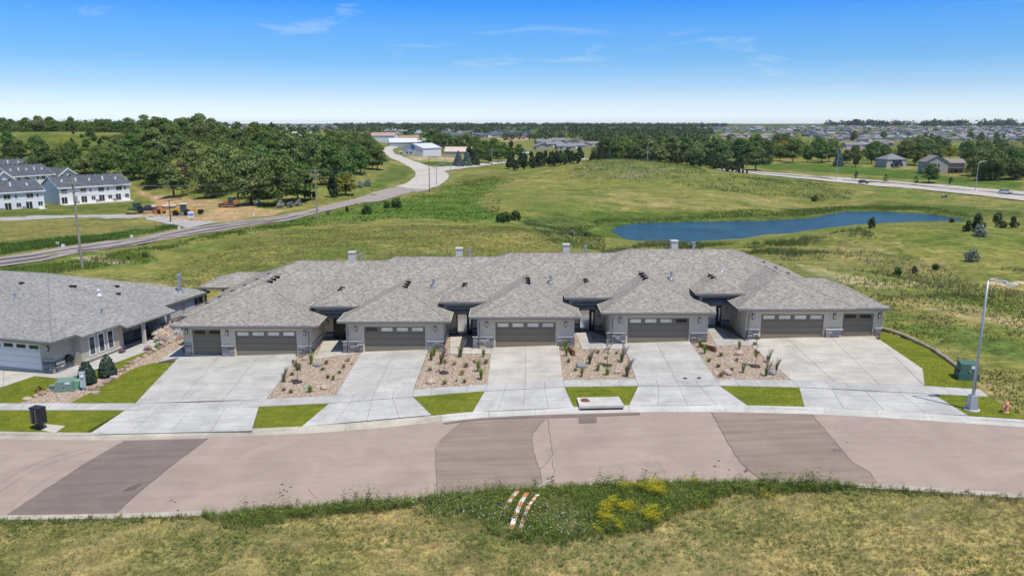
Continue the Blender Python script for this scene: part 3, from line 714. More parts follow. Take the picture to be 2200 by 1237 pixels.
# ------------------------------------------------------------------ pond and far roads
k = N('pond_water'); ge = k.n('ShaderNodeNewGeometry').outputs['Position']
k.color(k.ramp(k.noise(ge, .05, 4, .6, 1.0), [(.35, (.008, .042, .075)), (.7, (.022, .095, .155))])); k.rough(.10); k.b.inputs['IOR'].default_value = 1.33; k.b.inputs['Specular IOR Level'].default_value = .5
mpn = k.n('ShaderNodeMapping'); mpn.inputs['Scale'].default_value = (.8, 1.5, 1); k.l(ge, mpn.inputs[0])
k.bump(k.noise(mpn.outputs[0], 1.5, 5, .65), .6, .3); M_water = k.m
b = MB(); v, fs = tess(ccw(POND), 1); b.add([(x, y, WZ) for x, y in v], fs); b.build('pond', M_water, kind='structure')
def ribbon(name, left, right, mat, dz=.1, step=6, ns=3, parent=None):
    L = [Vector(G(*p)) for p in left]; Rr = [Vector(G(*p)) for p in right]
    L = smoothline(resample([tuple(p) for p in L], step), 2); Rr = smoothline(resample([tuple(p) for p in Rr], step), 2)
    m = max(len(L), len(Rr)); b = MB()
    def af(line, f):
        i = min(int(f * (len(line) - 1)), len(line) - 2); t = f * (len(line) - 1) - i; return Vector(line[i]).lerp(Vector(line[i + 1]), t)
    for i in range(m):
        a = af(L, i / (m - 1)); c = af(Rr, i / (m - 1))
        for j in range(ns + 1):
            p = a.lerp(c, j / ns); b.v.append((p.x, p.y, float(ground(p.x, p.y)) + dz))
    for i in range(m - 1):
        for j in range(ns):
            q = i * (ns + 1) + j; b.f.append((q, q + 1, q + ns + 2, q + ns + 1)); b.m.append(0)
    v = [Vector(b.v[t]) for t in b.f[0][:3]]
    if (v[1] - v[0]).cross(v[2] - v[0]).z < 0: b.f = [tuple(reversed(f)) for f in b.f]
    o = b.build(name, mat, parent)
    if not parent: props(o, kind='structure')
    return o
M_croad = asphalt('old_road', (.33, .285, .26), .6); M_white_road = concrete('pale_road', (.50, .46, .40)); M_seal = asphalt('sealed_band', (.12, .11, .115), .8); M_path = concrete('path_asphalt', (.43, .40, .36))
r1u = [(-120,571),(0,553),(160,533),(300,509),(400,491),(480,480),(560,471),(640,456),(700,442),(760,428.5),(820,411),(850,402),(880,396)]
r1l = [(-120,592),(0,574),(100,562),(170,551),(300,527),(400,508),(500,493),(570,481),(680,457),(780,437),(860,421),(920,409),(950,398)]
county = ribbon('county_road', r1u, r1l, M_croad, .12)
def lerp_line(f): return [(a[0] * (1 - f) + c[0] * f, a[1] * (1 - f) + c[1] * f) for a, c in zip(r1u, r1l)]
for f0, f1_, n_ in ((.22, .36, 8), (.62, .80, 9)): ribbon('sealed_band', lerp_line(f0)[:n_], lerp_line(f1_)[:n_], M_seal, .16, parent=county)
ribbon('winding_road', [(850,402),(872,395),(888,385),(894,375),(886,363),(862,350),(836,339),(820,328),(819,320),(836,313)], [(920,409),(945,399),(960,388),(966,377),(955,368),(932,361),(903,351),(872,340),(848,331),(843,322),(862,314)], M_white_road, .2)
ribbon('side_road', [(930,360),(960,358.5),(1000,355.5),(1040,351),(1085,345),(1115,340)], [(955,369),(985,363.5),(1010,361),(1045,356.5),(1090,350.5),(1120,345)], M_white_road, .25)
ribbon('path', [(-60,468),(100,463),(280,459.5),(350,466),(410,474),(470,477)], [(-60,477),(100,470.5),(280,468),(335,474.5),(385,484),(400,491)], M_path, .1)
hw_u = [(1540,361),(1610,367.5),(1700,374),(1850,385.5),(2000,397),(2110,405.5),(2330,424)]; hw_l = [(1540,366),(1610,373),(1700,382),(1850,397),(2000,411),(2110,420.5),(2330,441)]
hw = ribbon('highway', hw_u, hw_l, M_white_road, .3, 10)
mid_ = lambda f: [(a[0], a[1] * (1 - f) + c[1] * f) for a, c in zip(hw_u, hw_l)]
ribbon('middle_stripe', mid_(.40), mid_(.47), M_seal, .42, 10, parent=hw)  # dark stripe along the middle of the highway, shares the band material
ribbon('far_road', [(1404,290),(1412,281),(1417,275)], [(1417,290),(1420,281),(1423,275)], pm('tan_road', (.5, .38, .3), .1), .6, 40)
ribbon('pasture_track', [(1240,343),(1255,341.5)], [(1240,345.5),(1272,344)], M_white_road, .4, 10)
# ------------------------------------------------------------------ building materials
def shingles(name, tones, course=.047, tab=.19):
    k = N(name); tc = k.n('ShaderNodeTexCoord'); p = k.n('ShaderNodeSeparateXYZ'); k.l(tc.outputs['Object'], p.inputs[0]); nn = k.n('ShaderNodeSeparateXYZ'); k.l(tc.outputs['Normal'], nn.inputs[0])
    side = k.math('GREATER_THAN', k.math('ABSOLUTE', nn.outputs[0]), k.math('ABSOLUTE', nn.outputs[1]))
    h = k.math('ADD', k.math('MULTIPLY', p.outputs[1], side), k.math('MULTIPLY', p.outputs[0], k.math('SUBTRACT', 1.0, side)))
    row = k.math('DIVIDE', p.outputs[2], course); rowi = k.math('FLOOR', row)
    wn_ = k.n('ShaderNodeTexWhiteNoise', noise_dimensions='1D'); k.l(rowi, wn_.inputs['W'])
    colx = k.math('FLOOR', k.math('ADD', k.math('DIVIDE', h, tab), k.math('MULTIPLY', wn_.outputs[0], 7.0)))
    cv = k.n('ShaderNodeCombineXYZ'); k.l(colx, cv.inputs[0]); k.l(rowi, cv.inputs[1]); k.l(side, cv.inputs[2])
    w2 = k.n('ShaderNodeTexWhiteNoise', noise_dimensions='3D'); k.l(cv.outputs[0], w2.inputs['Vector'])
    o = k.ramp(w2.outputs[0], tones)
    fr = k.math('FRACT', row); edge = k.ramp(fr, [(0, .62), (.22, 1.0), (1.0, 1.06)])
    o = k.mix(1, o, edge, 'MULTIPLY')
    n2 = k.noise(tc.outputs['Object'], .5, 4, .6); o = k.mix(1, o, k.ramp(n2, [(.3, .90), (.7, 1.09)]), 'MULTIPLY')
    n3 = k.noise(tc.outputs['Object'], 60, 2, .6); o = k.mix(.6, o, k.ramp(n3, [(.3, .8), (.7, 1.2)]), 'MULTIPLY')
    k.color(o); k.rough(.95); k.b.inputs['Specular IOR Level'].default_value = .1; k.bump(fr, .5, .015); return k.m
M_shing = shingles('weathered_shingles', [(0, (.20, .181, .158)), (.3, (.27, .247, .217)), (.65, (.32, .294, .262)), (1, (.38, .355, .32))])
M_shing2 = shingles('grey_shingles', [(0, (.21, .205, .195)), (.4, (.265, .26, .25)), (.75, (.30, .295, .285)), (1, (.35, .345, .335))], .045, .2)
M_navy = shingles('charcoal_shingles', [(0, (.075, .082, .095)), (.5, (.10, .11, .128)), (1, (.135, .145, .165))], .1, .5)
def siding(name, base, lap=.18):
    k = N(name); co = k.coord('Object'); p = k.n('ShaderNodeSeparateXYZ'); k.l(co, p.inputs[0])
    fr = k.math('FRACT', k.math('DIVIDE', p.outputs[2], lap)); n1 = k.noise(co, 3, 4, .6)
    o = k.ramp(n1, [(.3, tuple(v * .95 for v in base)), (.7, tuple(v * 1.05 for v in base))])
    o = k.mix(1, o, k.ramp(fr, [(0, .80), (.10, 1.0), (1, 1.02)]), 'MULTIPLY')
    k.color(o); k.rough(.7); k.bump(fr, .5, .02); return k.m
M_side = siding('taupe_siding', (.66, .56, .43)); M_side2 = siding('grey_siding', (.50, .44, .36)); M_white_side = siding('white_siding', (.72, .74, .78), .4)
M_trim = pm('trim_taupe', (.58, .52, .45), .06, 5); M_fascia = pm('fascia_grey', (.16, .155, .145), .08, 4); M_gutter = pm('gutter_grey', (.22, .21, .20), .08, 4, .45); M_drip = pm('drip_edge_pale', (.60, .60, .46), .06, 8, .4)
M_gdoor = pm('garage_door_bronze', (.235, .194, .140), .06, 3, .55); M_soffit = pm('soffit_brown', (.10, .095, .088), .08, 4)
M_lamp = pm('lamp_bronze', (.09, .055, .04), .1, 8, .5); M_lampglass = pm('lamp_glass', (.72, .70, .66), .04, 8, .3)
M_black = pm('vent_black', (.012, .012, .014), .2, 8, .6); M_pipe = pm('pvc_white', (.78, .78, .78), .04, 8, .4); M_metal = pm('galvanised', (.50, .53, .56), .10, 9, .35, metal=.7); M_chim = siding('chimney_siding', (.62, .60, .57), .15)
M_post = pm('post_grey', (.30, .28, .262), .06, 5); M_ddoor = pm('dark_door', (.045, .034, .026), .2, 5, .35); M_sdoor = pm('storm_door_glass', (.84, .87, .90), .03, 2, .16, metal=.75, spec=.6); M_dframe = pm('door_frame_dark', (.022, .02, .02), .1, 5, .5)
def glass(name, base, rough=.08):
    k = N(name); n1 = k.noise(k.coord('Object'), .9, 2, .5); k.color(k.ramp(n1, [(.3, tuple(v * .7 for v in base)), (.7, base)])); k.rough(rough); k.b.inputs['Metallic'].default_value = .6 if 'frosted' in name else 0; k.b.inputs['Specular IOR Level'].default_value = .8; return k.m
M_gpane = glass('frosted_pane', (.70, .72, .72), .18); M_dpane = glass('dark_pane', (.03, .035, .04)); M_wpane = glass('window_pane', (.05, .06, .07), .05)
M_stones = [pm('ledgestone_' + n_, c, .22, 14, .9, .4) for n_, c in (('grey', (.27, .255, .25)), ('dark', (.135, .13, .14)), ('tan', (.37, .325, .28)), ('pale', (.46, .44, .42)), ('blue', (.20, .20, .225)))]
M_mortar = pm('mortar_dark', (.06, .056, .054), .2, 8)  # dark joint colour behind the stones, also the planter soil
M_cap = pm('stone_cap', (.55, .52, .475), .07, 6)
STONE_ME = []
for i in range(10):
    q = random.Random(i); b = MB(); L = .5; H = .135; D = .07
    vs = []
    for z in (0, H):
        for x, y in ((-L/2, 0), (L/2, 0), (L/2, -D), (-L/2, -D)): vs.append((x + q.uniform(-.03, .03), y + (q.uniform(-.03, .02) if y < 0 else 0), z + q.uniform(-.012, .012)))
    b.add(vs, [(3,2,1,0),(4,5,6,7),(0,1,5,4),(1,2,6,5),(2,3,7,6),(3,0,4,7)]); STONE_ME.append(b.mesh('stone', M_stones[[0, 0, 1, 1, 2, 2, 3, 4, 4, 0][i]]))

class House:
    def __init__(s, name, loc, rz=0, **kw):
        s.loc = Vector(loc); s.root = empty(name, loc, rz, **kw); s.local = False
    def b(s):
        m = MB(); m.M = Matrix.Identity(4) if s.local else Matrix.Translation(-s.loc); return m
    def off(s, x, y, z): return (x, y, z) if s.local else (x - s.loc.x, y - s.loc.y, z - s.loc.z)
    def stones(s, x0, x1, y, z0, z1, axis='x', flip=1):
        """courses of ledge stones on a wall face (axis x: face looks to -y; axis y: face looks to flip*x)"""
        bk = s.b()
        if axis == 'x': bk.box(x0, x1, y - .01, y + .06, z0, z1)
        else: bk.box(y - .06 if flip > 0 else y - .01, y + .01 if flip > 0 else y + .06, x0, x1, z0, z1)
        bk.build('stone_backing', M_mortar, s.root)
        n = max(1, round((z1 - z0) / .150)); ch = (z1 - z0) / n
        for i in range(n):
            x = x0
            while x < x1 - .03:
                L = min(rnd.uniform(.32, .75), x1 - x)
                if x1 - x - L < .14: L = x1 - x
                o = link('stone', STONE_ME[rnd.randrange(10)], s.root, sc=((L - .018) / .5, rnd.uniform(.8, 1.25), (ch - .014) / .135))
                if axis == 'x': o.location = s.off(x + L / 2, y, z0 + i * ch + .005)
                else: o.location = s.off(y, x + L / 2, z0 + i * ch + .005); o.rotation_euler = (0, 0, R(90) * flip)
                x += L
    def wall_x(s, b, y0, y1, x0, x1, z0, z1, ops=()):
        """wall along x with openings (xa, xb, za, zb)"""
        xs = sorted({x0, x1, *[o[0] for o in ops], *[o[1] for o in ops]})
        for a, c in zip(xs, xs[1:]):
            op = [o for o in ops if o[0] <= a + 1e-6 and o[1] >= c - 1e-6]
            if not op: b.box(a, c, y0, y1, z0, z1)
            else:
                o = op[0]
                if o[2] > z0: b.box(a, c, y0, y1, z0, o[2])
                if o[3] < z1: b.box(a, c, y0, y1, o[3], z1)
    def hip(s, name, x0, x1, y0, y1, ze, pitch, ridge, ends=(1, 1), mat=None, fascia=True, drip=(0, 0, 0, 0), parent=None, gut=True):
        """hip roof; ridge 'x' or 'y'; ends: 1 hipped, 0 run on; sides of fascia: front, right, back, left"""
        b = s.b(); mat = mat or M_shing
        if ridge == 'x':
            h = (y1 - y0) / 2; zr = ze + h * pitch; ym = (y0 + y1) / 2; a = x0 + h * ends[0]; c = x1 - h * ends[1]
            v = [(x0,y0,ze),(x1,y0,ze),(x1,y1,ze),(x0,y1,ze),(a,ym,zr),(c,ym,zr)]; f = [(0,1,5,4),(1,2,5),(2,3,4,5),(3,0,4)]
        else:
            h = (x1 - x0) / 2; zr = ze + h * pitch; xm = (x0 + x1) / 2; a = y0 + h * ends[0]; c = y1 - h * ends[1]
            v = [(x0,y0,ze),(x1,y0,ze),(x1,y1,ze),(x0,y1,ze),(xm,a,zr),(xm,c,zr)]; f = [(0,1,4),(1,2,5,4),(2,3,5),(3,0,4,5)]
        b.add(v, f); b.add([(x0+.02,y0+.02,ze-.06),(x1-.02,y0+.02,ze-.06),(x1-.02,y1-.02,ze-.06),(x0+.02,y1-.02,ze-.06)], [(3,2,1,0)], 1)
        b.add([(x0,y0,ze-.03),(x1,y0,ze-.03),(x1,y1,ze-.03),(x0,y1,ze-.03)] + v[:4], [(0,1,5,4),(1,2,6,5),(2,3,7,6),(3,0,4,7)], 0)
        r = b.build(name, [mat, M_soffit], parent or s.root)
        # ridge and hip caps
        cb = s.b(); P = [Vector(p) for p in v]
        lines = [(P[4], P[5])] + ([(P[0], P[4]), (P[3], P[4])] if ridge == 'x' and ends[0] else []) + ([(P[1], P[5]), (P[2], P[5])] if ridge == 'x' and ends[1] else []) + ([(P[0], P[4]), (P[1], P[4])] if ridge == 'y' and ends[0] else [])
        for p, q in lines:
            if (q - p).length > .5: cb.tube([p + Vector((0,0,-.02)), q + Vector((0,0,-.02))], .06, 6)
        cb.build('ridge_cap', mat, r)
        if fascia:
            fb = s.b(); t = .03
            fb.box(x0 - t, x1 + t, y0 - t, y0 - .002, ze - .20, ze - .035); fb.box(x0 - t, x1 + t, y1 + .002, y1 + t, ze - .20, ze - .035)
            fb.box(x0 - t, x0 - .002, y0, y1, ze - .20, ze - .035); fb.box(x1 + .002, x1 + t, y0, y1, ze - .20, ze - .035)
            fb.build('fascia', M_fascia, r)
            if gut:
                g = s.b(); g.box(x0 - .03, x1 + .03, y0 - .085, y0 - t - .002, ze - .15, ze - .03); g.build('gutter', M_gutter, r)
            if drip[1]: s.part('drip_edge', M_drip, (x1 + .003, x1 + .05, y0, y1, ze - .03, ze + .012), parent=r)
            if drip[3]: s.part('drip_edge', M_drip, (x0 - .05, x0 - .003, y0, y1, ze - .03, ze + .012), parent=r)
        return r
    def part(s, name, mat, *boxes, parent=None, **kw):
        b = s.b()
        for q in boxes: b.box(*q)
        return b.build(name, mat, parent or s.root, **kw)
    def garage_door(s, x0, x1, y, z0, panes, white=False, h=2.13, dark=()):
        m = M_whitedoor if white else M_gdoor
        d = s.b(); d.box(x0, x1, y + .05, y + .09, z0, z0 + h); g = d.build('garage_door', m, s.root)
        n = 4; sh = h / n
        for i in range(n):
            b = s.b(); b.box(x0 + .012, x1 - .012, y + .015, y + .048, z0 + i * sh + .012, z0 + (i + 1) * sh - .010)
            if i < 3:
                k = max(2, round((x1 - x0) / 1.2)); w_ = (x1 - x0) / k
                for j in range(k): b.box(x0 + j * w_ + .10, x0 + (j + 1) * w_ - .10, y + .005, y + .014, z0 + i * sh + .09, z0 + (i + 1) * sh - .09)
            b.build('door_section', m, g)
        w_ = (x1 - x0) / panes
        for j in range(panes):
            b = s.b(); b.box(x0 + j * w_ + w_ * .14, x0 + (j + 1) * w_ - w_ * .14, y + .003, y + .014, z0 + 3 * sh + .12, z0 + 4 * sh - .12)
            b.build('pane', M_dpane if j in dark else M_gpane, g)
        f = s.b(); f.box(x0 - .14, x0 - .005, y - .025, y + .1, z0, z0 + h + .13); f.box(x1 + .005, x1 + .14, y - .025, y + .1, z0, z0 + h + .13); f.box(x0 - .005, x1 + .005, y - .025, y + .1, z0 + h + .005, z0 + h + .13)
        f.build('door_trim', M_trim, s.root)
        return g
    def lamp(s, x, y, z, axis='x'):
        b = s.b(); b.box(x - .085, x + .085, y - .10, y - .002, z - .22, z + .22, 0); b.box(x - .055, x + .055, y - .118, y - .101, z - .16, z + .16, 1)
        b.build('wall_lamp', [M_lamp, M_lampglass], s.root)
M_whitedoor = pm('white_door', (.74, .74, .75), .03, 4, .45)

YG, YE, YM, YR, YB = 61.2, 60.70, 64.0, 72.0, 80.0
PIT = .417; EH = 2.70
FL = [-.67, -.29, .08, .43, .74]
GAR = [(-27.5, -15.7), (-14.1, -4.98), (-3.45, 5.54), (7.2, 16.4), (18.2, 27.7)]
WALL = [(-27.0, -16.4), (-13.5, -5.6), (-2.8, 5.05), (8.0, 15.9), (19.05, 30.2)]
DOORS = [[(-26.3, -23.86, .5), (-22.6, -17.6, 0)], [(-12.05, -7.09, 0)], [(-1.35, 3.55, 0)], [(9.42, 14.42, 0)], [(20.25, 25.35, 0), (26.98, 29.5, .25)]]
PIERS = [[(-27.0, -26.45, .5), (-23.72, -22.76, 0), (-17.45, -16.4, 0)], [(-13.85, -12.2, 0), (-6.94, -5.6, 0)], [(-3.2, -1.5, 0), (3.7, 5.05, 0)], [(7.7, 9.27, 0), (14.57, 15.9, 0)], [(19.05, 20.1, 0), (25.5, 26.85, -.12), (29.65, 30.2, .25)]]
RECESS = [(-16.4, -13.5), (-5.6, -2.8), (5.05, 8.0), (15.9, 19.05)]
ENT = [-14.9, -4.05, 6.57, 17.55]
RX = [-20.1, -10.82, -.13, 10.95, 20.8]
LBL = ['leftmost townhouse of the long row, three-car garage, shaded dark front door in its recess',
       'townhouse second from the left in the row, two-car garage, white storm door with narrow walk',
       'middle townhouse of the row with a two-car garage and warm beige driveway',
       'townhouse with two-car garage and two small black covers at the foot of its driveway',
       'townhouse at the right end of the row, three-car garage beside the grass slope']
def roofz_main(i): return lambda x, y: FL[i] + EH + PIT * (y - YM)
def hit(px, py, fn):
    dx, dy, dz = map(float, ray(px, py)); ts = np.linspace(45, 110, 4000); hgt = CAMZ + dz * ts - np.array([fn(dx * t, dy * t) for t in ts])
    k_ = int(np.argmax(hgt < 0)); t = ts[k_]; return dx * t, dy * t, CAMZ + dz * t
for i in range(5):
    f = FL[i]; h = House('townhouse', ((WALL[i][0] + WALL[i][1]) / 2, YG, f), label=LBL[i], cat='townhouse', group='townhouses joined in one stepped row')
    x0, x1 = WALL[i]
    b = h.b(); ops = [(d[0], d[1], f, f + 2.13) for d in DOORS[i]]
    # front walls (single bays stand back a little)
    if i == 0:
        h.wall_x(b, YG, YG + .15, -23.78, x1, f - .3, f + EH - .03, [ops[1]]); h.wall_x(b, YG + .5, YG + .65, x0, -23.785, f - .3, f + EH - .03, [ops[0]])
        b.box(-23.78, -23.63, YG + .15, YG + .5, f - .3, f + EH - .03)
    elif i == 4:
        h.wall_x(b, YG, YG + .15, x0, 26.9, f - .3, f + EH - .03, [ops[0]]); h.wall_x(b, YG + .25, YG + .4, 26.905, x1, f - .3, f + EH - .03, [ops[1]])
    else: h.wall_x(b, YG, YG + .15, x0, x1, f - .3, f + EH - .03, [ops[0]])
    b.box(x0, x0 + .15, YG + .66, YB - .8, f - .3, f + EH - .03); b.box(x1 - .15, x1, YG + .41, (YB - .8) if i < 4 else 68.3, f - .3, f + EH - .03)
    if i not in (0,): b.box(x0, x0 + .15, YG + .15, YG + .66, f - .3, f + EH - .03)
    b.box(x1 - .15, x1, YG + (.151 if i < 4 else .41), YG + .41, f - .3, f + EH - .03) if i < 4 else None
    b.box(x0, x1 if i < 4 else 28.0, YB - .8, YB - .65, f - .9, f + EH - .4)
    if i == 4: b.box(28.0, x1 - .15, 68.15, 68.3, f - .9, f + EH - .03); b.box(27.85, 28.0, 68.3, YB - .8, f - .9, f + EH - .4)
    if i < 4:
        ra, rb_ = RECESS[i]; fn = f + .08
        door_x = {0: (-15.5, -14.4), 1: (-4.78, -3.86), 2: (5.86, 6.76), 3: (16.85, 17.75)}[i]
        b.box(ra, rb_, 65.5, 65.65, f - .3, f + 3.7)
        b.box(ra - .01, ra + .14, 65.66, 67.6, f + EH, f + 3.5); b.box(rb_ - .14, rb_ + .01, 65.66, 67.6, f + EH, f + 3.5)
        b.box(rb_ - .004, rb_ + .14, 62.6, 65.5, f - .2, f + EH + .3)
    b.build('wall', M_side, h.root)
    b = h.b(); b.box(x0 - .03, x0 + .09, YG - .03 + (.5 if i == 0 else 0), YG + .0 + (.5 if i == 0 else 0) - .002, f + .98, f + EH - .05); b.build('corner_board', M_trim, h.root)
    b = h.b(); b.box(x1 - .09, x1 + .03, YG - .03 + (.25 if i == 4 else 0), YG - .002 + (.25 if i == 4 else 0), f + .98, f + EH - .05)
    b.build('corner_board', M_trim, h.root)
    for d in DOORS[i]:
        pn = 2 if d[1] - d[0] < 3 else 4
        h.garage_door(d[0], d[1], YG + d[2] + .05, f + .01, pn, dark={0: (0, 1) if pn == 2 else (), 1: (0,), 3: (3,), 4: (0, 1) if pn == 2 else ()}.get(i, ()))
    for a, c, yy in PIERS[i]:
        h.stones(a, c, YG + yy - .02, f - .02, f + .86)
        h.part('stone_cap', M_cap, (a - .03, c + .03, YG + yy - .13, YG + yy - .001, f + .865, f + .955))
    # stone base along the garage side that faces the entry
    if i < 4:
        h.stones(YG + .1, 64.6, x1 + .02, f - .02, f + .86, axis='y', flip=1)
        h.part('stone_cap', M_cap, (x1 + .001, x1 + .12, YG + .02, 64.6, f + .865, f + .945))
    lx = [ (p_[0] + p_[1]) / 2 for p_ in PIERS[i]]; lx[0] = lx[0] + (.3 if 0 < i < 4 else 0)
    for x_, p_ in zip(lx, PIERS[i]): h.lamp(x_, YG + p_[2] + (0 if p_[2] >= 0 else .12), f + 1.95)
    # garage roof
    g0, g1 = GAR[i]; half = (g1 - g0) / 2
    h.hip('garage_roof', g0, g1, YE, YM + half + (1.2 if i == 4 else .6), f + EH, PIT, 'y', (1, 0), drip=(0, i < 4, 0, i > 0))
    if i == 4: h.hip('wing_roof', 23.0, 30.6, YE + .3, 69.0, f + EH, PIT, 'x', (0, 1))
    if i < 4:
        nx = RX[i + 1] + 2 if i < 3 else RX[4] + 8.0
        h.hip('main_roof', RX[i] - 8.0, nx, YM, YB, f + EH, PIT, 'x', (1, 0 if i < 3 else 1), gut=False)
        # entry
        e = ENT[i]; ez = f + 3.62
        h.hip('entry_roof', e - 2.1, e + 2.1, 63.7, 68.4, ez, PIT, 'y', (1, 0), drip=(0, 1, 0, 1))
        h.part('beam', M_post, (e - 1.75, e + 1.75, 63.95, 64.13, ez - .42, ez - .21))
        for sx_ in (-1, 1): h.part('post', M_post, (e + sx_ * 1.62 - .13, e + sx_ * 1.62 + .13, 63.92, 64.18, f + 1.4 if sx_ else f, ez - .425))
        h.part('stoop', M_conc, (ra + .003, rb_ - .003, 62.9, 65.5, f - .3, fn))
        dx0, dx1 = door_x
        dz = fn + .005
        d = h.part('front_door', M_ddoor if i == 0 else M_sdoor, (dx0 + .06, dx1 - .06, 65.43, 65.47, dz + .03, dz + 2.03))
        h.part('door_frame', M_dframe, (dx0 - .03, dx0 + .055, 65.38, 65.497, dz, dz + 2.12), (dx1 - .055, dx1 + .03, 65.38, 65.497, dz, dz + 2.12), (dx0 + .055, dx1 - .055, 65.38, 65.497, dz + 2.035, dz + 2.12), parent=d)
        h.part('handle', M_metal, (dx1 - .15, dx1 - .11, 65.36, 65.429, dz + .95, dz + 1.15), parent=d)
        if i: 
            sl_ = h.part('sidelight', M_dframe, (dx1 + .031, dx1 + .40, 65.40, 65.498, dz, dz + 2.12)); h.part('pane', M_gpane, (dx1 + .14, dx1 + .29, 65.385, 65.399, dz + .7, dz + 1.9), parent=sl_)
        else: h.part('pane', M_gpane, (dx0 + .25, dx1 - .25, 65.42, 65.429, dz + 1.72, dz + 1.95), parent=d)
        wnd = h.part('transom_window', M_dframe, (e - .62, e + .62, 65.42, 65.499, f + 2.62, f + 3.05)); h.part('pane', M_gpane if i == 0 else M_wpane, (e - .54, e + .54, 65.40, 65.419, f + 2.68, f + 2.99), parent=wnd)
        if dx0 - ra > .5: h.stones(ra + .15, dx0 - .06, 65.48, f + .085, f + .9)
        if rb_ - dx1 > .9: h.stones(dx1 + (.45 if i else .1), rb_ - .15, 65.48, f + .085, f + .9)
        h.lamp((rb_ - .45) if i else ra + .35, 65.5, f + 1.75)
    # rain pipes, roof vents, flues, chimney
    dpx = x0 + .16 if i else x1 - .16
    b = h.b(); b.tube([(dpx, YE - .06, f + EH - .15), (dpx, YE - .06, f + EH - .30), (dpx, YG - .17, f + EH - .62), (dpx, YG - .17, f + .12), (dpx, YG - .36, f + .05)], .045, 6); b.build('downspout', M_gutter, h.root)
    gx = (g0 + g1) / 2; gz = f + EH + half * PIT
    if i < 4:
        for q in range(4): h.part('roof_vent', M_black, (gx + (.10 if i < 3 else -.55), gx + (.55 if i < 3 else -.10), YE + half + .1 + q * 1.05, YE + half + .42 + q * 1.05, gz - .16, gz + .01))
        ex = ENT[i]; gz2 = f + 3.62 + 2.1 * PIT
        for q in range(2): h.part('roof_vent', M_black, (ex - .28, ex + .12, 65.95 + q * .95, 66.25 + q * .95, gz2 - .1, gz2 + .07))
PIPES = [(0, 777.7, 611, .42, 0), (1, 931.7, 616, .62, 1), (1, 1026, 603, .42, 0), (2, 1183, 608, .62, 1), (2, 1281, 593, .42, 0), (3, 1442, 600, .62, 1), (3, 1550.5, 584, .42, 0)]
UN = [o for o in C.objects if o.name.startswith('townhouse')]
for i, px, py, hh, kind in PIPES:
    x, y, z = hit(px, py, roofz_main(i)); u = UN[i]; b = MB(); b.M = Matrix.Translation(-Vector(u.location))
    if kind: b.lathe([(.30, -.2), (.30, .05), (.14, .12), (.11, .14), (.11, hh), (.17, hh), (.17, hh + .10), (.05, hh + .16)], 10, c=(x, y, z)); b.build('flue', M_metal, u)
    else: b.lathe([(.14, -.1), (.10, .05), (.055, .08), (.055, hh)], 8, c=(x, y, z)); b.build('vent_pipe', M_pipe, u)
for i, px, side in ((0, 757, 776), (1, 987, 1009), (2, 1216, 1257), (3, 1447, 1488)):
    u = UN[i]; d = 74.2 * cp + 12.3 * sp; x = (px - 1100) / FPX * d; zr = FL[i] + EH + 8 * PIT; b = MB(); b.M = Matrix.Translation(-Vector(u.location))
    b.box(x - .31, x + .31, 73.7, 74.5, zr - 1.5, zr + .46); ch = b.build('chimney', M_chim, u)
    b = MB(); b.M = Matrix.Translation(-Vector(u.location)); b.box(x - .36, x + .36, 73.64, 74.56, zr + .465, zr + .53); b.build('chimney_cap', M_trim, ch)
    x = (side - 1100) / FPX * d; b = MB(); b.M = Matrix.Translation(-Vector(u.location)); b.lathe([(.14, -.9), (.14, .28), (.20, .28), (.20, .36), (.05, .42)], 8, c=(x, 74.0, zr)); b.build('flue', M_metal, u)
# vents along the two outer hips and the low roof at the rear left
def vents_hip(u, i, xa, sgn):
    for q in range(6):
        t = 2.0 + q * .85; b = MB(); b.M = Matrix.Translation(-Vector(u.location)); x = xa + sgn * (t + .25); y = 72 - t + .3; z = FL[i] + EH + 8 * PIT - PIT * (t + .25)
        b.cbox(x, y, z - .06, .34, .3, .14); b.build('roof_vent', M_black, u)
vents_hip(UN[0], 0, RX[0], -1); vents_hip(UN[3], 3, RX[4], 1)
b = MB(); u = UN[0]; b.M = Matrix.Translation(-Vector(u.location)); f = FL[0]
hh_ = House.__new__(House); hh_.loc = Vector(u.location); hh_.root = u; hh_.local = False
hh_.hip('deck_roof', -31.2, -24, 75.5, 81.5, f + 2.75, .32, 'x', (1, 0), gut=False)
hh_.part('post', M_post, (-30.9, -30.7, 76, 76.2, f - 1.2, f + 2.55), (-30.9, -30.7, 80.9, 81.1, f - 1.2, f + 2.55))

# ------------------------------------------------------------------ neighbouring house on the left, turned a little
nb = House('ranch_house', (-35.3, 57.4, -1.08), R(-15), label='grey ranch house beside the row with white garage door and tall metal flue', cat='house'); nb.local = True
W_ = .7; ze = 2.68
b = nb.b()
nb.wall_x(b, W_, W_ + .15, -8.2, -W_, -.3, ze - .03, [(-7.0, -2.0, 0, 2.13)]); nb.wall_x(b, W_, W_ + .15, -22, -8.2, -.3, ze - .03)
b.box(-W_ - .15, -W_, W_ + .15, 2.6, -.3, ze - .03); b.box(-W_, .05, 2.6, 2.75, -.3, ze - .1); b.box(-.10, .05, 2.75, 7.2, -.3, ze - .1); b.box(-1.4, -.1, 7.2, 7.35, -.3, ze - .1)
b.box(-1.55, -1.4, 7.2, 12.0, -.3, ze - .1); b.box(-1.4, -.3, 11.9, 12.05, -.3, ze - .1); b.box(-.45, -.3, 12.05, 18.7, -.3, ze - .03); b.box(-22, -.45, 18.55, 18.7, -.6, ze - .03)
b.build('wall', M_side2, nb.root)
nb.garage_door(-7.0, -2.0, W_ + .05, .01, 4, white=True, dark=(0, 1, 2, 3))
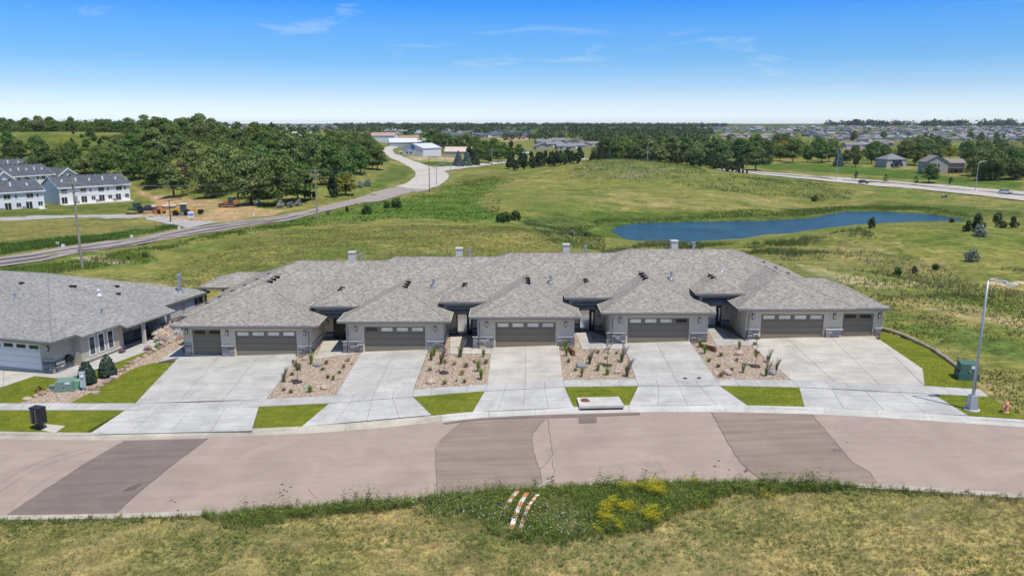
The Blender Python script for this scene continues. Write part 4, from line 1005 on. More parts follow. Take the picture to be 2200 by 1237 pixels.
nb.stones(-1.85, -.7, W_ - .02, -.05, .9); nb.part('stone_cap', M_cap, (-1.95, -.66, W_ - .13, W_ - .001, .905, .99)); nb.stones(W_ + .05, 2.5, -W_ + .02, -.05, .9, axis='y')
nb.stones(2.9, 2.95, .08, -.05, .3, axis='y'); nb.stones(7.4, 11.8, -1.38, -.05, .95, axis='y'); nb.stones(12.1, 18.6, -.28, -.1, 1.0, axis='y')
nb.part('stone_cap', M_cap, (.051, .15, 2.7, 7.2, .30, .40))
nb.lamp(-1.2, W_, 1.9)
for q in range(3):
    y = 3.75 + q * 1.0; fr = nb.part('window', M_pipe, (.052, .09, y - .36, y + .36, .55, 2.2)); nb.part('pane', M_wpane, (.091, .10, y - .24, y + .24, .67, 2.08), parent=fr)
for y0_, y1_ in ((12.3, 15.3), (15.8, 17.2)): nb.part('siding_panel', pm('pale_panel', (.50, .51, .53), .04, 4), (-.298, -.26, y0_, y1_, 1.1, 2.4))
for y_ in (17.5, 18.2): 
    fr = nb.part('window', M_dframe, (-.298, -.25, y_ - .25, y_ + .25, 1.75, 2.25)); nb.part('pane', M_wpane, (-.249, -.24, y_ - .19, y_ + .19, 1.81, 2.19), parent=fr)
d = nb.part('front_door', M_whitedoor, (-1.398, -1.34, 9.9, 10.85, .1, 2.15)); nb.part('pane', M_dpane, (-1.339, -1.33, 10.15, 10.6, 1.5, 2.0), parent=d)
nb.part('post', M_trim, (.75, 1.0, 8.6, 8.85, -.2, 2.2)); nb.part('post', M_trim, (.75, 1.0, 11.9, 12.15, -.2, 2.2))
nb.part('porch_floor', M_conc, (-1.4, 1.1, 7.4, 12.0, -.3, .08))
nb.hip('main_roof', -26, 0, 0, 19.3, ze, .32, 'x', (1, 1), mat=M_shing2)
b = nb.b()
for y0_, y1_, ex_ in ((2.3, 6.4, .55), (6.4, 12.6, 1.25)):
    b.add([(-.3, y0_, ze + .11), (ex_, y0_, ze - ex_ * .32 + .012), (ex_, y1_, ze - ex_ * .32 + .012), (-.3, y1_, ze + .11), (-.3, y0_, ze - .1), (ex_, y0_, ze - ex_ * .32 - .12), (ex_, y1_, ze - ex_ * .32 - .12), (-.3, y1_, ze - .1)], [(0,1,2,3),(7,6,5,4),(0,4,5,1),(1,5,6,2),(2,6,7,3)])
b.build('porch_roof', M_shing2, nb.root)
def nb_roof(x, y):   # world -> roof height
    p = Vector((x - nb.loc.x, y - nb.loc.y)); c, s_ = math.cos(R(15)), math.sin(R(15)); lx, ly = p.x * c - p.y * s_, p.x * s_ + p.y * c
    return nb.loc.z + ze + .32 * max(0, min(-lx, ly, 19.3 - ly))
for px, py, kind in ((387, 627, 2), (213, 634, 1), (219, 675, 0), (33, 642, 0)):
    x, y, z = hit(px, py, nb_roof); p = Vector((x - nb.loc.x, y - nb.loc.y)); c, s_ = math.cos(R(15)), math.sin(R(15)); lx, ly, lz = p.x * c - p.y * s_, p.x * s_ + p.y * c, z - nb.loc.z
    b = nb.b()
    if kind == 2: b.lathe([(.36, -.1), (.30, .06), (.17, .1), (.17, 1.5), (.24, 1.52), (.24, 1.72), (.1, 1.78)], 12, c=(lx, ly, lz)); b.build('flue', M_metal, nb.root)
    else: b.lathe([(.25, -.1), (.2, .06), (.09, .1), (.09, .4), (.15, .4), (.15, .5), (.04, .55)], 10, c=(lx, ly, lz)); b.build('vent_pipe', M_pipe if kind else M_metal, nb.root)
for px, py in ((47, 609), (153, 616), (159, 616), (251, 616), (254, 632)):
    x, y, z = hit(px, py, nb_roof); p = Vector((x - nb.loc.x, y - nb.loc.y)); c, s_ = math.cos(R(15)), math.sin(R(15)); lx, ly, lz = p.x * c - p.y * s_, p.x * s_ + p.y * c, z - nb.loc.z
    nb.part('roof_vent', M_black, (lx - .18, lx + .18, ly - .15, ly + .15, lz - .05, lz + .12))

# ------------------------------------------------------------------ white apartment rows beyond the road
M_apw = siding('apartment_white', (.78, .79, .82), .35); M_apt = pm('apartment_trim', (.80, .80, .82), .03, 4); M_patio = pm('patio_slab', (.66, .60, .54), .08, 2)
def apartment(p0, p1, depth, eave, ridge_h, label, wins=True, bottom=0.0, step=None, roofmat=None, over=.5):
    P0, P1 = Vector(p0), Vector(p1); P1.z = P0.z; d = P1 - P0; L = math.hypot(d.x, d.y); a = math.atan2(d.y, d.x); z = min(P0.z, P1.z)
    r = empty('apartment_building', (P0.x, P0.y, z), a, label, 'apartment building', 'white two-storey apartment rows')
    b = MB(); b.box(0, L, 0, depth, -1.5, eave); b.add([(0, 0, eave), (0, depth, eave), (0, depth / 2, eave + ridge_h), (L, 0, eave), (L, depth, eave), (L, depth / 2, eave + ridge_h)], [(0, 2, 1), (3, 4, 5), (0, 3, 5, 2), (4, 1, 2, 5)]); b.build('wall', M_apw, r)
    s_ = ridge_h / (depth / 2); t = .18
    b = MB()
    for sg in (0, 1):
        y_e = -over if sg == 0 else depth + over; z_e = eave - over * s_
        v = [(-over, y_e, z_e + .05), (L + over, y_e, z_e + .05), (L + over, depth / 2, eave + ridge_h + .05), (-over, depth / 2, eave + ridge_h + .05)]
        v2 = [(x, y, zz + t) for x, y, zz in v]; b.add(v + v2, [(0,1,2,3), (7,6,5,4), (0,4,5,1), (1,5,6,2), (2,6,7,3), (3,7,4,0)] if sg else [(3,2,1,0), (4,5,6,7), (1,5,4,0), (2,6,5,1), (3,7,6,2), (0,4,7,3)])
    rf = b.build('roof', M_navy, r)
    b = MB(); z_e = eave - over * s_; b.box(-over - .03, L + over + .03, -over - .08, -over - .003, z_e - .18, z_e + .20)
    for xx in (-over - .05, L + over + .003):
        b.add([(xx, -over, z_e - .15), (xx + .05, -over, z_e - .15), (xx, depth / 2, eave + ridge_h - .15), (xx + .05, depth / 2, eave + ridge_h - .15), (xx, -over, z_e + .25), (xx + .05, -over, z_e + .25), (xx, depth / 2, eave + ridge_h + .25), (xx + .05, depth / 2, eave + ridge_h + .25)], [(0,4,6,2), (1,3,7,5), (4,5,7,6), (0,2,3,1), (0,1,5,4), (2,6,7,3)])
        b.add([(xx, depth + over, z_e - .15), (xx + .05, depth + over, z_e - .15), (xx, depth / 2, eave + ridge_h - .15), (xx + .05, depth / 2, eave + ridge_h - .15), (xx, depth + over, z_e + .25), (xx + .05, depth + over, z_e + .25), (xx, depth / 2, eave + ridge_h + .25), (xx + .05, depth / 2, eave + ridge_h + .25)], [(0,2,6,4), (1,5,7,3), (4,6,7,5), (0,1,3,2), (0,4,5,1), (2,3,7,6)])
    b.build('fascia', M_apt, rf)
    def win(f_, z0, w_, hh, name='window', n_=1):
        x = f_ * L; fb = MB(); fb.box(x - w_ / 2 - .12, x + w_ / 2 + .12, -.06, -.003, z0 - .12, z0 + hh + .12); o = fb.build(name, M_apt, r)
        for q in range(n_):
            pb = MB(); ww = w_ / n_; pb.box(x - w_ / 2 + q * ww + .05, x - w_ / 2 + (q + 1) * ww - .05, -.09, -.062, z0, z0 + hh); pb.build('pane', M_dpane, o)
    if wins:
        for f_ in (.07, .33, .58, .84): win(f_, 3.5, 1.9, 1.2, n_=2)
        for f_ in (.43, .68, .93): win(f_, 3.6, .6, .9)
        for f_ in (.06, .33, .58, .82): win(f_, .15, 1.8, 2.1, 'patio_door', 2)
        for f_ in (.46, .70, .95): win(f_, .9, 1.3, 1.2, n_=2)
        b = MB(); b.box(L * .0, L * .98, -3.2, -.02, -1.2, .02); b.build('patio', M_patio, r)
        for f_ in (.22, .5, .75):
            b = MB(); b.cbox(f_ * L, -1.0, .02, .9, .8, .9); b.build('heat_pump', pm('unit_grey', (.28, .28, .28), .15, 5), r)
    else:
        for f_, n_ in ((.13, 1), (.31, 2), (.59, 1), (.73, 2), (.95, 1)): win(f_, eave - 1.6, .7 * n_, 1.2, n_=n_)
        for f_ in (.34, .82): win(f_, eave - 4.2, 1.5, 1.2, n_=2)
    for q in range(5):
        f_ = .1 + q * .19; b = MB(); y = depth * .22; zz = eave + s_ * y; b.box(f_ * L - .25, f_ * L + .25, y - .2, y + .2, zz, zz + 1.0 + .4 * (q % 2)); b.build('roof_vent', M_apt, rf)
    for q in range(9):
        f_ = .06 + q * .11; b = MB(); b.box(f_ * L - .3, f_ * L + .3, depth / 2 - .35, depth / 2 - .05, eave + ridge_h + .1, eave + ridge_h + .42); b.build('ridge_vent', M_black, rf)
    return r
pB0 = G(130, 439.5); dB = Vector((math.cos(R(50)), math.sin(R(50)), 0)); pB1 = Vector(pB0) + dB * 22.5
apartment(pB0, pB1, 14, 5.45, 3.1, 'white apartment row nearest the parked machines, dark gabled roof and patio doors')
pA1 = Vector(G(97, 446.5)); pA0 = pA1 - dB * 24; pA0.z = pA1.z
apartment(pA0, pA1, 14, 5.5, 3.0, 'white apartment row cut off at the left edge, in front of the taller block')
q0 = Vector(XY(33, 292)); q1 = Vector(XY(120, 306)); q0.z = q1.z = -9.6
cblk = apartment(q0, q1, 17, 8.3, 3.6, 'taller white apartment block standing uphill behind the two front rows', wins=False)
Lc = (q1 - q0).length
for xa, xb in ((-8.5, -.01), (Lc + .01, Lc + 9.5)):
    b = MB(); xm = (xa + xb) / 2; b.box(xa, xb, -1.2, 16, -1.5, 7.0); b.add([(xa, -1.2, 7.0), (xb, -1.2, 7.0), (xm, -1.2, 10.2), (xa, 16, 7.0), (xb, 16, 7.0), (xm, 16, 10.2)], [(0, 1, 2), (5, 4, 3), (0, 2, 5, 3), (1, 4, 5, 2)]); b.build('wing_wall', M_apw, cblk)
    for sg in (-1, 1):
        xe = xm + sg * ((xb - xa) / 2 + .6); ze_ = 7.0 - .6 * 3.2 / ((xb - xa) / 2)
        b = MB(); v = [(xe, -1.8, ze_ + .06), (xe, 16.5, ze_ + .06), (xm, 16.5, 10.26), (xm, -1.8, 10.26)]; b.add(v + [(x, y, z + .2) for x, y, z in v], [(0,1,2,3), (7,6,5,4), (0,4,5,1), (1,5,6,2), (2,6,7,3), (3,7,4,0)]); b.build('wing_roof', M_navy, cblk)
        b = MB(); v = [(xe, -1.95, ze_ - .2), (xm, -1.95, 10.0), (xm, -1.95, 10.5), (xe, -1.95, ze_ + .3)]; b.add(v + [(x, y + .14, z) for x, y, z in v], [(0,1,2,3), (7,6,5,4), (0,4,5,1), (1,5,6,2), (2,6,7,3), (3,7,4,0)]); b.build('fascia', M_apt, cblk)
q0 = Vector(XY(-60, 326)); q1 = Vector(XY(62, 338)); q0.z = q1.z = -8.1
apartment(q0, q1, 14, 8.0, 2.9, 'farthest white apartment block with only its stepped dark roof showing', wins=False)
# ------------------------------------------------------------------ street furniture and yard things
def site(px, py, z=0.0):
    x, y = S(px, py); return Vector((x, y, float(zsite(x, y)) + z))
M_galv = pm('lamp_pole_steel', (.42, .46, .50), .08, 5, .4, metal=.5); M_orange = pm('safety_orange', (.72, .19, .03), .08, 6, .5); M_whitep = pm('white_paint', (.78, .78, .78), .05, 6, .5)
# street lamp on the right
p = site(2087, 880)
r = empty('street_lamp', p, 0, 'tall grey street lamp with curved arm on the corner lawn near the hydrant', 'street lamp')
b = MB(); b.lathe([(.46, -.3), (.46, .06)], 20); b.build('footing', M_kerbn, r)
b = MB(); b.lathe([(.36, .065), (.34, .30), (.25, .95), (.23, .97)], 4); b.build('base_cover', M_galv, r, rz=R(45))
b = MB(); b.tube([(0, 0, .6), (0, 0, 4.5), (0, 0, 8.15)], [.10, .08, .055], 10); b.build('pole', M_galv, r, smooth=True)
arm = [(0, 0, 8.1), (.15, .02, 8.22), (.5, .03, 8.25), (.85, .03, 8.15), (1.05, .03, 8.02)]
b = MB(); b.tube(arm, .035, 8); b.build('arm', M_galv, r, smooth=True)
b = MB(); b.M = Matrix.Translation((1.0, .03, 8.0)) @ Matrix.Rotation(R(18), 4, 'Y'); b.box(0, .62, -.14, .14, -.02, .08); b.box(.05, .55, -.10, .10, -.05, -.021); b.cbox(.12, 0, .081, .12, .12, .05); b.build('lamp_head', pm('lamp_head_grey', (.58, .66, .74), .05, 6, .4), r)
# hydrant
p = site(2161, 886)
r = empty('fire_hydrant', p, 0, 'salmon orange fire hydrant in the corner grass right of the street lamp', 'hydrant'); M_hyd = pm('hydrant_paint', (.75, .36, .22), .12, 12, .6)
b = MB(); b.lathe([(.17, -.1), (.17, .05), (.11, .07), (.11, .48), (.14, .50), (.14, .54), (.12, .58), (.09, .66), (.04, .70), (.04, .76)], 12); b.build('barrel', M_hyd, r)
for a in (0, 90, 180):
    b = MB(); b.M = Matrix.Rotation(R(a), 4, 'Z'); b.tube([(.09, 0, .38), (.2, 0, .38), (.21, 0, .38), (.25, 0, .38)], [.055, .055, .08, .08], 10); b.build('cap', M_hyd, r)
# utility boxes
M_ug = pm('utility_green', (.075, .15, .12), .1, 5, .55); M_ug2 = pm('utility_green_pale', (.17, .255, .215), .1, 5, .6); M_pad = M_conc; M_ug3 = pm('pedestal_green', (.20, .42, .27), .08, 5)
def cabinet(name, loc, rz, w_, d_, h1, h2, mat, **kw):
    r = empty(name, loc, rz, **kw)
    b = MB(); b.box(-w_/2 - .08, w_/2 + .08, -d_/2 - .08, d_/2 + .08, -.3, h1); b.build('base', mat, r)
    b = MB(); b.add([(-w_/2,-d_/2,h1+.01),(w_/2,-d_/2,h1+.01),(w_/2,d_/2,h1+.01),(-w_/2,d_/2,h1+.01),(-w_/2+.02,-d_/2+.03,h2-.08),(w_/2-.02,-d_/2+.03,h2-.08),(w_/2-.02,d_/2,h2),(-w_/2+.02,d_/2,h2)], [(3,2,1,0),(4,5,6,7),(0,1,5,4),(1,2,6,5),(2,3,7,6),(3,0,4,7)]); b.build('hood', mat, r)
    b = MB(); b.box(w_*.08, w_*.36, -d_/2 - .004, -d_/2 + .02, h2 * .68, h2 * .86); b.build('notice_plate', M_whitep, r)
    b = MB(); b.cbox(.02, -d_/2 - .03, h2 * .5, .10, .05, .12); b.build('lock', M_metal, r)
    return r
cabinet('transformer_box', site(2076, 812), R(-14), 1.12, .95, .48, 1.18, M_ug, label='dark green transformer box on the grass behind the street lamp', cat='transformer')
cabinet('transformer_box', site(144, 836), R(8), 1.25, 1.0, .18, .78, M_ug2, label='pale green transformer box in the rock bed left of the wide driveway', cat='transformer')
r = empty('utility_pedestal', site(168, 834), R(8), 'mint green ribbed cable pedestal beside the pale transformer box', 'pedestal')
for q in range(4):
    b = MB(); b.cbox(0, 0, q * .17 - (.1 if q == 0 else 0), .52 - .02 * q, .46, .155 + (.1 if q == 0 else 0)); b.build('ribbed_shell', M_ug3, r)
r = empty('utility_pedestal', site(117, 838), R(-6), 'small dark grey cable box at the left end of the rock bed', 'pedestal')
b = MB(); b.cbox(0, 0, -.1, .50, .4, .42); b.build('shell', pm('pedestal_grey', (.22, .26, .25), .1, 5), r); b = MB(); b.cbox(0, 0, .33, .56, .46, .08); b.build('lid', M_ug2, r)
r = empty('meter_post', site(180, 838), R(20), 'upright grey meter cabinet on a post in front of the cone shrubs', 'meter'); M_mg = pm('meter_grey', (.42, .46, .50), .06, 5, .5)
b = MB(); b.cbox(0, 0, .25, .36, .26, 1.15); b.build('cabinet', M_mg, r); b = MB(); b.cbox(0, 0, -.2, .16, .12, .45); b.build('post', M_mg, r); b = MB(); b.M = Matrix.Translation((0, -.13, 1.1)) @ Matrix.Rotation(R(90), 4, 'X'); b.lathe([(.09, 0), (.09, .06), (.07, .08)], 12); b.build('meter', M_whitep, r)
# cluster mailbox
r = empty('cluster_mailbox', site(86, 921), R(-17), 'dark bronze cluster mailbox on a concrete pad by the kerb', 'mailbox'); M_mb = pm('mailbox_bronze', (.030, .028, .034), .1, 6, .4)
b = MB(); b.box(-.40, .40, -.26, .26, .42, 1.46); b.build('cabinet', M_mb, r); b = MB(); b.box(-.43, .43, -.29, .29, 1.461, 1.50); b.build('cap', M_mb, r)
b = MB(); b.box(-.16, .16, -.13, .13, .03, .42); b.box(-.24, .24, -.2, .2, 0.0, .03); b.build('pedestal', M_mb, r)
M_slot = pm('mailbox_label', (.55, .55, .58), .1, 9)
for c_ in (-1, 1):
    for q in range(6):
        b = MB(); b.box(c_ * .19 - .17, c_ * .19 + .17, -.275, -.261, .46 + q * .163, .60 + q * .163); d = b.build('door', M_mb, r)
        b = MB(); b.box(c_ * .19 - .14, c_ * .19 - .09, -.283, -.276, .50 + q * .163, .56 + q * .163); b.build('label_plate', M_slot, d)
# storm drain with iron lid and dark mouth
c4 = Q((1239, 859), (1329, 857), (1341, 876), (1245, 878)); cen = sum((Vector(q) for q in c4), Vector((0, 0))) / 4; cz_ = float(zsite(*cen))
r = empty('storm_drain', (cen.x, cen.y, cz_), 0, 'pale concrete storm drain inlet with rusty round lid at the kerb', 'storm drain')
pl = [tuple(Vector(q) - cen) for q in c4]
b = MB(); b.prism(ccw(pl), lambda x, y: .0337 * x + .025 * y + .02, lambda x, y: .0337 * x + .025 * y + .18); b.build('slab', M_kerbn, r)
b = MB(); pm_ = [tuple(Vector(q) * .96) for q in pl]; b.prism(ccw(pm_), -.5, lambda x, y: .0337 * x + .025 * y + .018); b.build('mouth', M_black, r)
lc = Vector(S(1258, 865)) - cen; b = MB(); b.M = Matrix.Translation((lc.x, lc.y, .0337 * lc.x + .025 * lc.y + .175)) @ Matrix.Rotation(R(2), 4, 'Y'); b.lathe([(.33, 0), (.33, .02), (.29, .026), (.28, .02), (.02, .024)], 20); b.build('lid', pm('rusty_iron', (.19, .062, .042), .3, 12, .85, .5), r)
for px, py in ((1472, 813), (1502, 812)):
    p = site(px, py, .02); b = MB(); b.lathe([(.15, 0), (.15, .012), (.02, .014)], 14); o = b.build('valve_cover', M_black, loc=p, label='small round black cover in the concrete at the driveway foot, ' + ('left' if px < 1490 else 'right') + ' one of the pair', cat='valve cover', group='valve covers in the driveway')
p = site(659, 832); b = MB(); b.lathe([(.26, -.1), (.26, .05), (.22, .075), (.03, .08)], 14); b.build('valve_box', M_ug3, loc=p, label='round green valve box lid in the gravel bed beside the wide driveway', cat='valve box')
# erosion roll along the right lawn
pts = smoothline(resample([tuple(site(a, c, .10)) for a, c in ((1893, 706), (1915, 713), (1945, 724), (1975, 738), (2000, 750), (2030, 770), (2058, 791))], .5), 1)
b = MB(); b.tube([(x, y, z + rnd.uniform(-.03, .03)) for x, y, z in pts], [rnd.uniform(.10, .165) for _ in pts], 9); b.build('straw_wattle', pm('wattle_straw', (.36, .29, .22), .3, 9, .95, .8), label='tan straw erosion roll lying along the edge of the right lawn', cat='erosion roll')
for px, py in ((2004, 752), (2028, 766), (2052, 782)):
    p = site(px, py, -.1); b = MB(); b.tube([(0, 0, 0), (.01, 0, .75)], .022, 5); b.build('stake', pm('stake_wood', (.5, .4, .28), .2, 9), loc=p, label='thin wooden stake standing at the straw erosion roll', cat='stake', group='stakes at the erosion roll')
# covered grill, planters and porch chair by the grey house
r = empty('barbecue_grill', site(138, 790), R(-15), 'barbecue grill under a black cover beside the white garage door', 'grill'); M_cov = pm('grill_cover', (.012, .012, .013), .3, 6, .5)
b = MB(); b.box(-.32, .32, -.26, .26, .0, .72); b.build('cart', M_cov, r); b = MB(); b.add([(-.75,-.36,.62),(.75,-.36,.62),(.75,.36,.62),(-.75,.36,.62),(-.72,-.3,.92),(.72,-.3,.92),(.72,.3,.95),(-.72,.3,.95),(-.4,-.14,1.18),(.4,-.14,1.18),(.38,.16,1.18),(-.38,.16,1.18)], [(3,2,1,0),(0,1,5,4),(1,2,6,5),(2,3,7,6),(3,0,4,7),(4,5,9,8),(5,6,10,9),(6,7,11,10),(7,4,8,11),(8,9,10,11)]); b.build('cover', M_cov, r)
r = empty('planter_box', site(243, 750), R(75), 'wooden planter box on the walk of the grey house', 'planter'); M_wd = pm('planter_wood', (.36, .26, .15), .25, 6)
b = MB(); b.box(-.7, .7, -.3, .3, 0, .55); b.build('box', M_wd, r); b = MB(); b.box(-.62, .62, -.22, .22, .551, .6); b.build('soil', M_mortar, r)

# ------------------------------------------------------------------ leaf templates (numpy)
def leafquad(w_, h_): return [(-w_/2, 0, 0), (w_/2, 0, 0), (w_/2, 0, h_), (-w_/2, 0, h_)]
def leafmesh(name, P, D, size, col, mat, aspect=.75, jit=.5, seed=0):
    """quads at points P, facing roughly along D (n,3), sizes (n,), colours (n,3)"""
    g = np.random.default_rng(seed); n = len(P); D = D + g.normal(0, jit, D.shape); D /= np.linalg.norm(D, axis=1, keepdims=True) + 1e-9
    up = np.where(np.abs(D[:, 2:3]) < .9, [[0, 0, 1.]], [[1., 0, 0]]); A = np.cross(D, up); A /= np.linalg.norm(A, axis=1, keepdims=True); B = np.cross(D, A)
    an = g.uniform(0, 6.28, n)[:, None]; A, B = A * np.cos(an) + B * np.sin(an), -A * np.sin(an) + B * np.cos(an)
    s_ = np.asarray(size)[:, None] / 2; bend = D * s_ * .35
    v = np.stack([P - A * s_ - B * s_ * aspect * .2, P - B * s_ * aspect + bend, P + A * s_ + B * s_ * .15, P + B * s_ * aspect + bend], 1)
    me = bpy.data.meshes.new(name); me.vertices.add(4 * n); me.vertices.foreach_set('co', v.astype(np.float32).ravel())
    me.loops.add(4 * n); me.loops.foreach_set('vertex_index', np.arange(4 * n, dtype=np.int32)); me.polygons.add(n); me.polygons.foreach_set('loop_start', np.arange(0, 4 * n, 4, dtype=np.int32))
    at = me.attributes.new('col', 'FLOAT_COLOR', 'POINT'); cc = np.repeat(np.concatenate([col, np.ones((n, 1))], 1)[:, None], 4, 1); at.data.foreach_set('color', cc.astype(np.float32).ravel())
    me.materials.append(mat); me.update(calc_edges=True); return me
M_leaf = vmat('leaves', .75, .12, .22, 1.0, .25)
def lobes(g, n, R0, H0, top=1.0):
    c = []
    for i in range(n):
        a = g.uniform(0, 6.28); t = g.uniform(0, 1); z = H0 * (.12 + .8 * t); rr = R0 * math.sqrt(g.uniform(.05, 1)) * math.sin(math.pi * min(1, .22 + .70 * t)) * .8
        c.append((rr * math.cos(a), rr * math.sin(a), z, R0 * g.uniform(.26, .46)))
    return np.array(c)
def crown(name, seed, R0, H0, base, n, size, c1, c2, nl=26, kind='broad', lean=0.0):
    g = np.random.default_rng(seed)
    if kind == 'broad':
        L = lobes(g, nl, R0, H0); k = g.integers(0, nl, n); d = g.normal(size=(n, 3)); d[:, 2] = np.abs(d[:, 2]) * .8 + d[:, 2] * .35; d /= np.linalg.norm(d, axis=1, keepdims=True)
        r_ = L[k, 3] * g.uniform(.72, 1.08, n); P = L[k, :3] + d * r_[:, None] * np.array([1, 1, .85]); tone = g.random(nl)[k] * .6 + g.random(n) * .4
    elif kind == 'cone':
        t = g.random(n) ** .7; t = 1 - t; lay = np.floor(t * 13) / 13; rr = R0 * (1 - t) ** .85 * (0.72 + .32 * (1 - (t - lay) * 13)) * g.uniform(.75, 1.05, n); a = g.uniform(0, 6.28, n)
        P = np.stack([rr * np.cos(a), rr * np.sin(a), H0 * t], 1); d = np.stack([np.cos(a), np.sin(a), g.uniform(-.1, .7, n)], 1); tone = g.random(n)
    else:   # upright juniper clump
        L = lobes(g, nl, R0 * .8, H0 * .8); k = g.integers(0, nl, n); d = g.normal(size=(n, 3)); d /= np.linalg.norm(d, axis=1, keepdims=True)
        P = L[k, :3] + d * (L[k, 3] * g.uniform(.6, 1.05, n))[:, None] * np.array([.8, .8, 1.35]); tone = g.random(nl)[k] * .5 + g.random(n) * .5
    P[:, 0] += lean * P[:, 2]; P[:, 2] += base; P[:, 2] = np.maximum(P[:, 2], .1)
    col = np.asarray(c1) * (1 - tone[:, None]) + np.asarray(c2) * tone[:, None]
    return leafmesh(name, P, d, size * g.uniform(.6, 1.3, n), col, M_leaf, seed=seed)
M_bark = pm('bark', (.11, .085, .065), .3, 6, .95, .5)
def trunk_mesh(name, seed, h, r_, branches=5, spread=2.0, lean=0):
    q = random.Random(seed); b = MB(); b.tube([(0, 0, -.4), (q.uniform(-.1, .1), q.uniform(-.1, .1), h * .4), (q.uniform(-.3, .3) + lean, q.uniform(-.3, .3), h)], [r_ * 1.3, r_, r_ * .35], 6)
    for i in range(branches):
        a = q.uniform(0, 6.28); z = h * q.uniform(.35, .75); e = spread * q.uniform(.6, 1.1)
        b.tube([(0, 0, z), (math.cos(a) * e * .5, math.sin(a) * e * .5, z + h * .16), (math.cos(a) * e, math.sin(a) * e, z + h * .3)], [r_ * .55, r_ * .35, r_ * .12], 5)
    return b.mesh(name, M_bark)
DG, LG, YGn = (.022, .050, .012), (.095, .150, .034), (.15, .19, .03)
CR = {}
for s_ in range(4): CR['broad', s_] = (crown('crown', 20 + s_, 5.2, 10.3, .9, 3200, .74, (.055, .105, .022), (.175, .255, .058), 40), trunk_mesh('trunk', s_, 7.5, .22, 6, 2.6))
for s_ in range(2): CR['willow', s_] = (crown('crown', 30 + s_, 5.6, 11.0, .5, 3400, .76, (.075, .125, .034), (.215, .28, .085), 42), trunk_mesh('trunk', 8 + s_, 8.5, .32, 6, 2.8))
for s_ in range(2): CR['spruce', s_] = (crown('crown', 40 + s_, 3.0, 9.5, .4, 2200, .62, (.022, .045, .02), (.07, .11, .05), kind='cone'), trunk_mesh('trunk', 12 + s_, 9.0, .16, 0))
for s_ in range(1): CR['bluespruce', s_] = (crown('crown', 44 + s_, 3.5, 9.5, .3, 2300, .62, (.05, .085, .085), (.17, .23, .24), kind='cone'), trunk_mesh('trunk', 14 + s_, 9.0, .16, 0))
for s_ in range(3): CR['juniper', s_] = (crown('crown', 50 + s_, 2.4, 6.2, .2, 1300, .55, (.024, .05, .017), (.08, .12, .04), 14, 'jun'), trunk_mesh('trunk', 16 + s_, 4.0, .14, 2, .8))
for s_ in range(1): CR['yellow', s_] = (crown('crown', 60 + s_, 4.0, 7.5, 1.6, 1700, .65, (.20, .20, .012), (.46, .42, .035), 24), trunk_mesh('trunk', 20 + s_, 6.0, .24, 5, 2.0))
for s_ in range(2): CR['young', s_] = (crown('crown', 64 + s_, 1.6, 4.3, 1.0, 800, .42, (.022, .05, .014), (.07, .115, .03), 12), trunk_mesh('trunk', 24 + s_, 3.8, .09, 3, .7))
for s_ in range(3): CR['bush', s_] = (crown('crown', 70 + s_, 1.6, 1.9, .0, 800, .30, (.040, .080, .018), (.125, .185, .045), 14, 'jun'), trunk_mesh('stem', 30 + s_, .9, .05, 3, .5))
for s_ in range(2): CR['silver', s_] = (crown('crown', 76 + s_, 1.5, 1.9, .0, 800, .28, (.20, .24, .18), (.42, .45, .37), 14, 'jun'), trunk_mesh('stem', 33 + s_, .9, .05, 3, .5))
for s_ in range(1): CR['green_yellow', s_] = (crown('crown', 80 + s_, 3.2, 5.8, .5, 1500, .6, (.10, .13, .012), (.27, .28, .03), 20), trunk_mesh('trunk', 36 + s_, 4.0, .2, 4, 1.6))
for s_ in range(1): CR['rusty', s_] = (crown('crown', 84 + s_, 2.6, 6.5, 1.0, 1100, .55, (.10, .075, .05), (.22, .15, .10), 18), trunk_mesh('trunk', 38 + s_, 5.0, .2, 4, 1.6))
for s_ in range(2): CR['leaning', s_] = (crown('crown', 88 + s_, 1.7, 4.1, .0, 1100, .36, (.05, .085, .03), (.15, .20, .085), 16, 'jun', .28), trunk_mesh('trunk', 41 + s_, 3.2, .09, 4, .8, .5))
TREES = []
def tree(kind, loc, sc, label, cat='tree', group=None, rz=None, v=None, name=None, sz=None, shear=0):
    ks = [k_ for k_ in CR if k_[0] == kind]; cm, tm = CR[ks[v] if v is not None else rnd.choice(ks)]
    nm = name or {'bush': 'bush', 'silver': 'silver_shrub', 'spruce': 'spruce_tree', 'bluespruce': 'spruce_tree', 'juniper': 'juniper_tree', 'young': 'young_tree'}.get(kind, 'broadleaf_tree')
    r = empty(nm, loc, rnd.uniform(0, 6.28) if rz is None else rz, label, cat, group); r.scale = (sc, sc, sc * (sz or rnd.uniform(.9, 1.12)))
    link('crown', cm, r); link('stem' if kind in ('bush', 'silver') else 'trunk', tm, r); TREES.append(r); return r

# ------------------------------------------------------------------ planting in the gravel beds
def blades(seed, n, h, spread, width, plume=0):
    q = random.Random(seed); v, f, mi = [], [], []
    for i in range(n):
        a = q.uniform(0, 6.28); s_ = q.uniform(.1, 1) * spread; hh = h * q.uniform(.6, 1.1); x0, y0 = math.cos(a) * .05, math.sin(a) * .05; wx, wy = -math.sin(a) * width, math.cos(a) * width
        m = (x0 + math.cos(a) * s_ * .35, y0 + math.sin(a) * s_ * .35, hh * .65); e = (x0 + math.cos(a) * s_, y0 + math.sin(a) * s_, hh)
        k_ = len(v); v += [(x0 - wx, y0 - wy, -.03), (x0 + wx, y0 + wy, -.03), (m[0] + wx, m[1] + wy, m[2]), (m[0] - wx, m[1] - wy, m[2]), e]
        f += [(k_, k_ + 1, k_ + 2, k_ + 3), (k_ + 3, k_ + 2, k_ + 4)]; mi += [0, 0]
    return v, f, mi
def grass_mat(name, c): return pm(name, c, .3, 3, .8, objvar=.15)
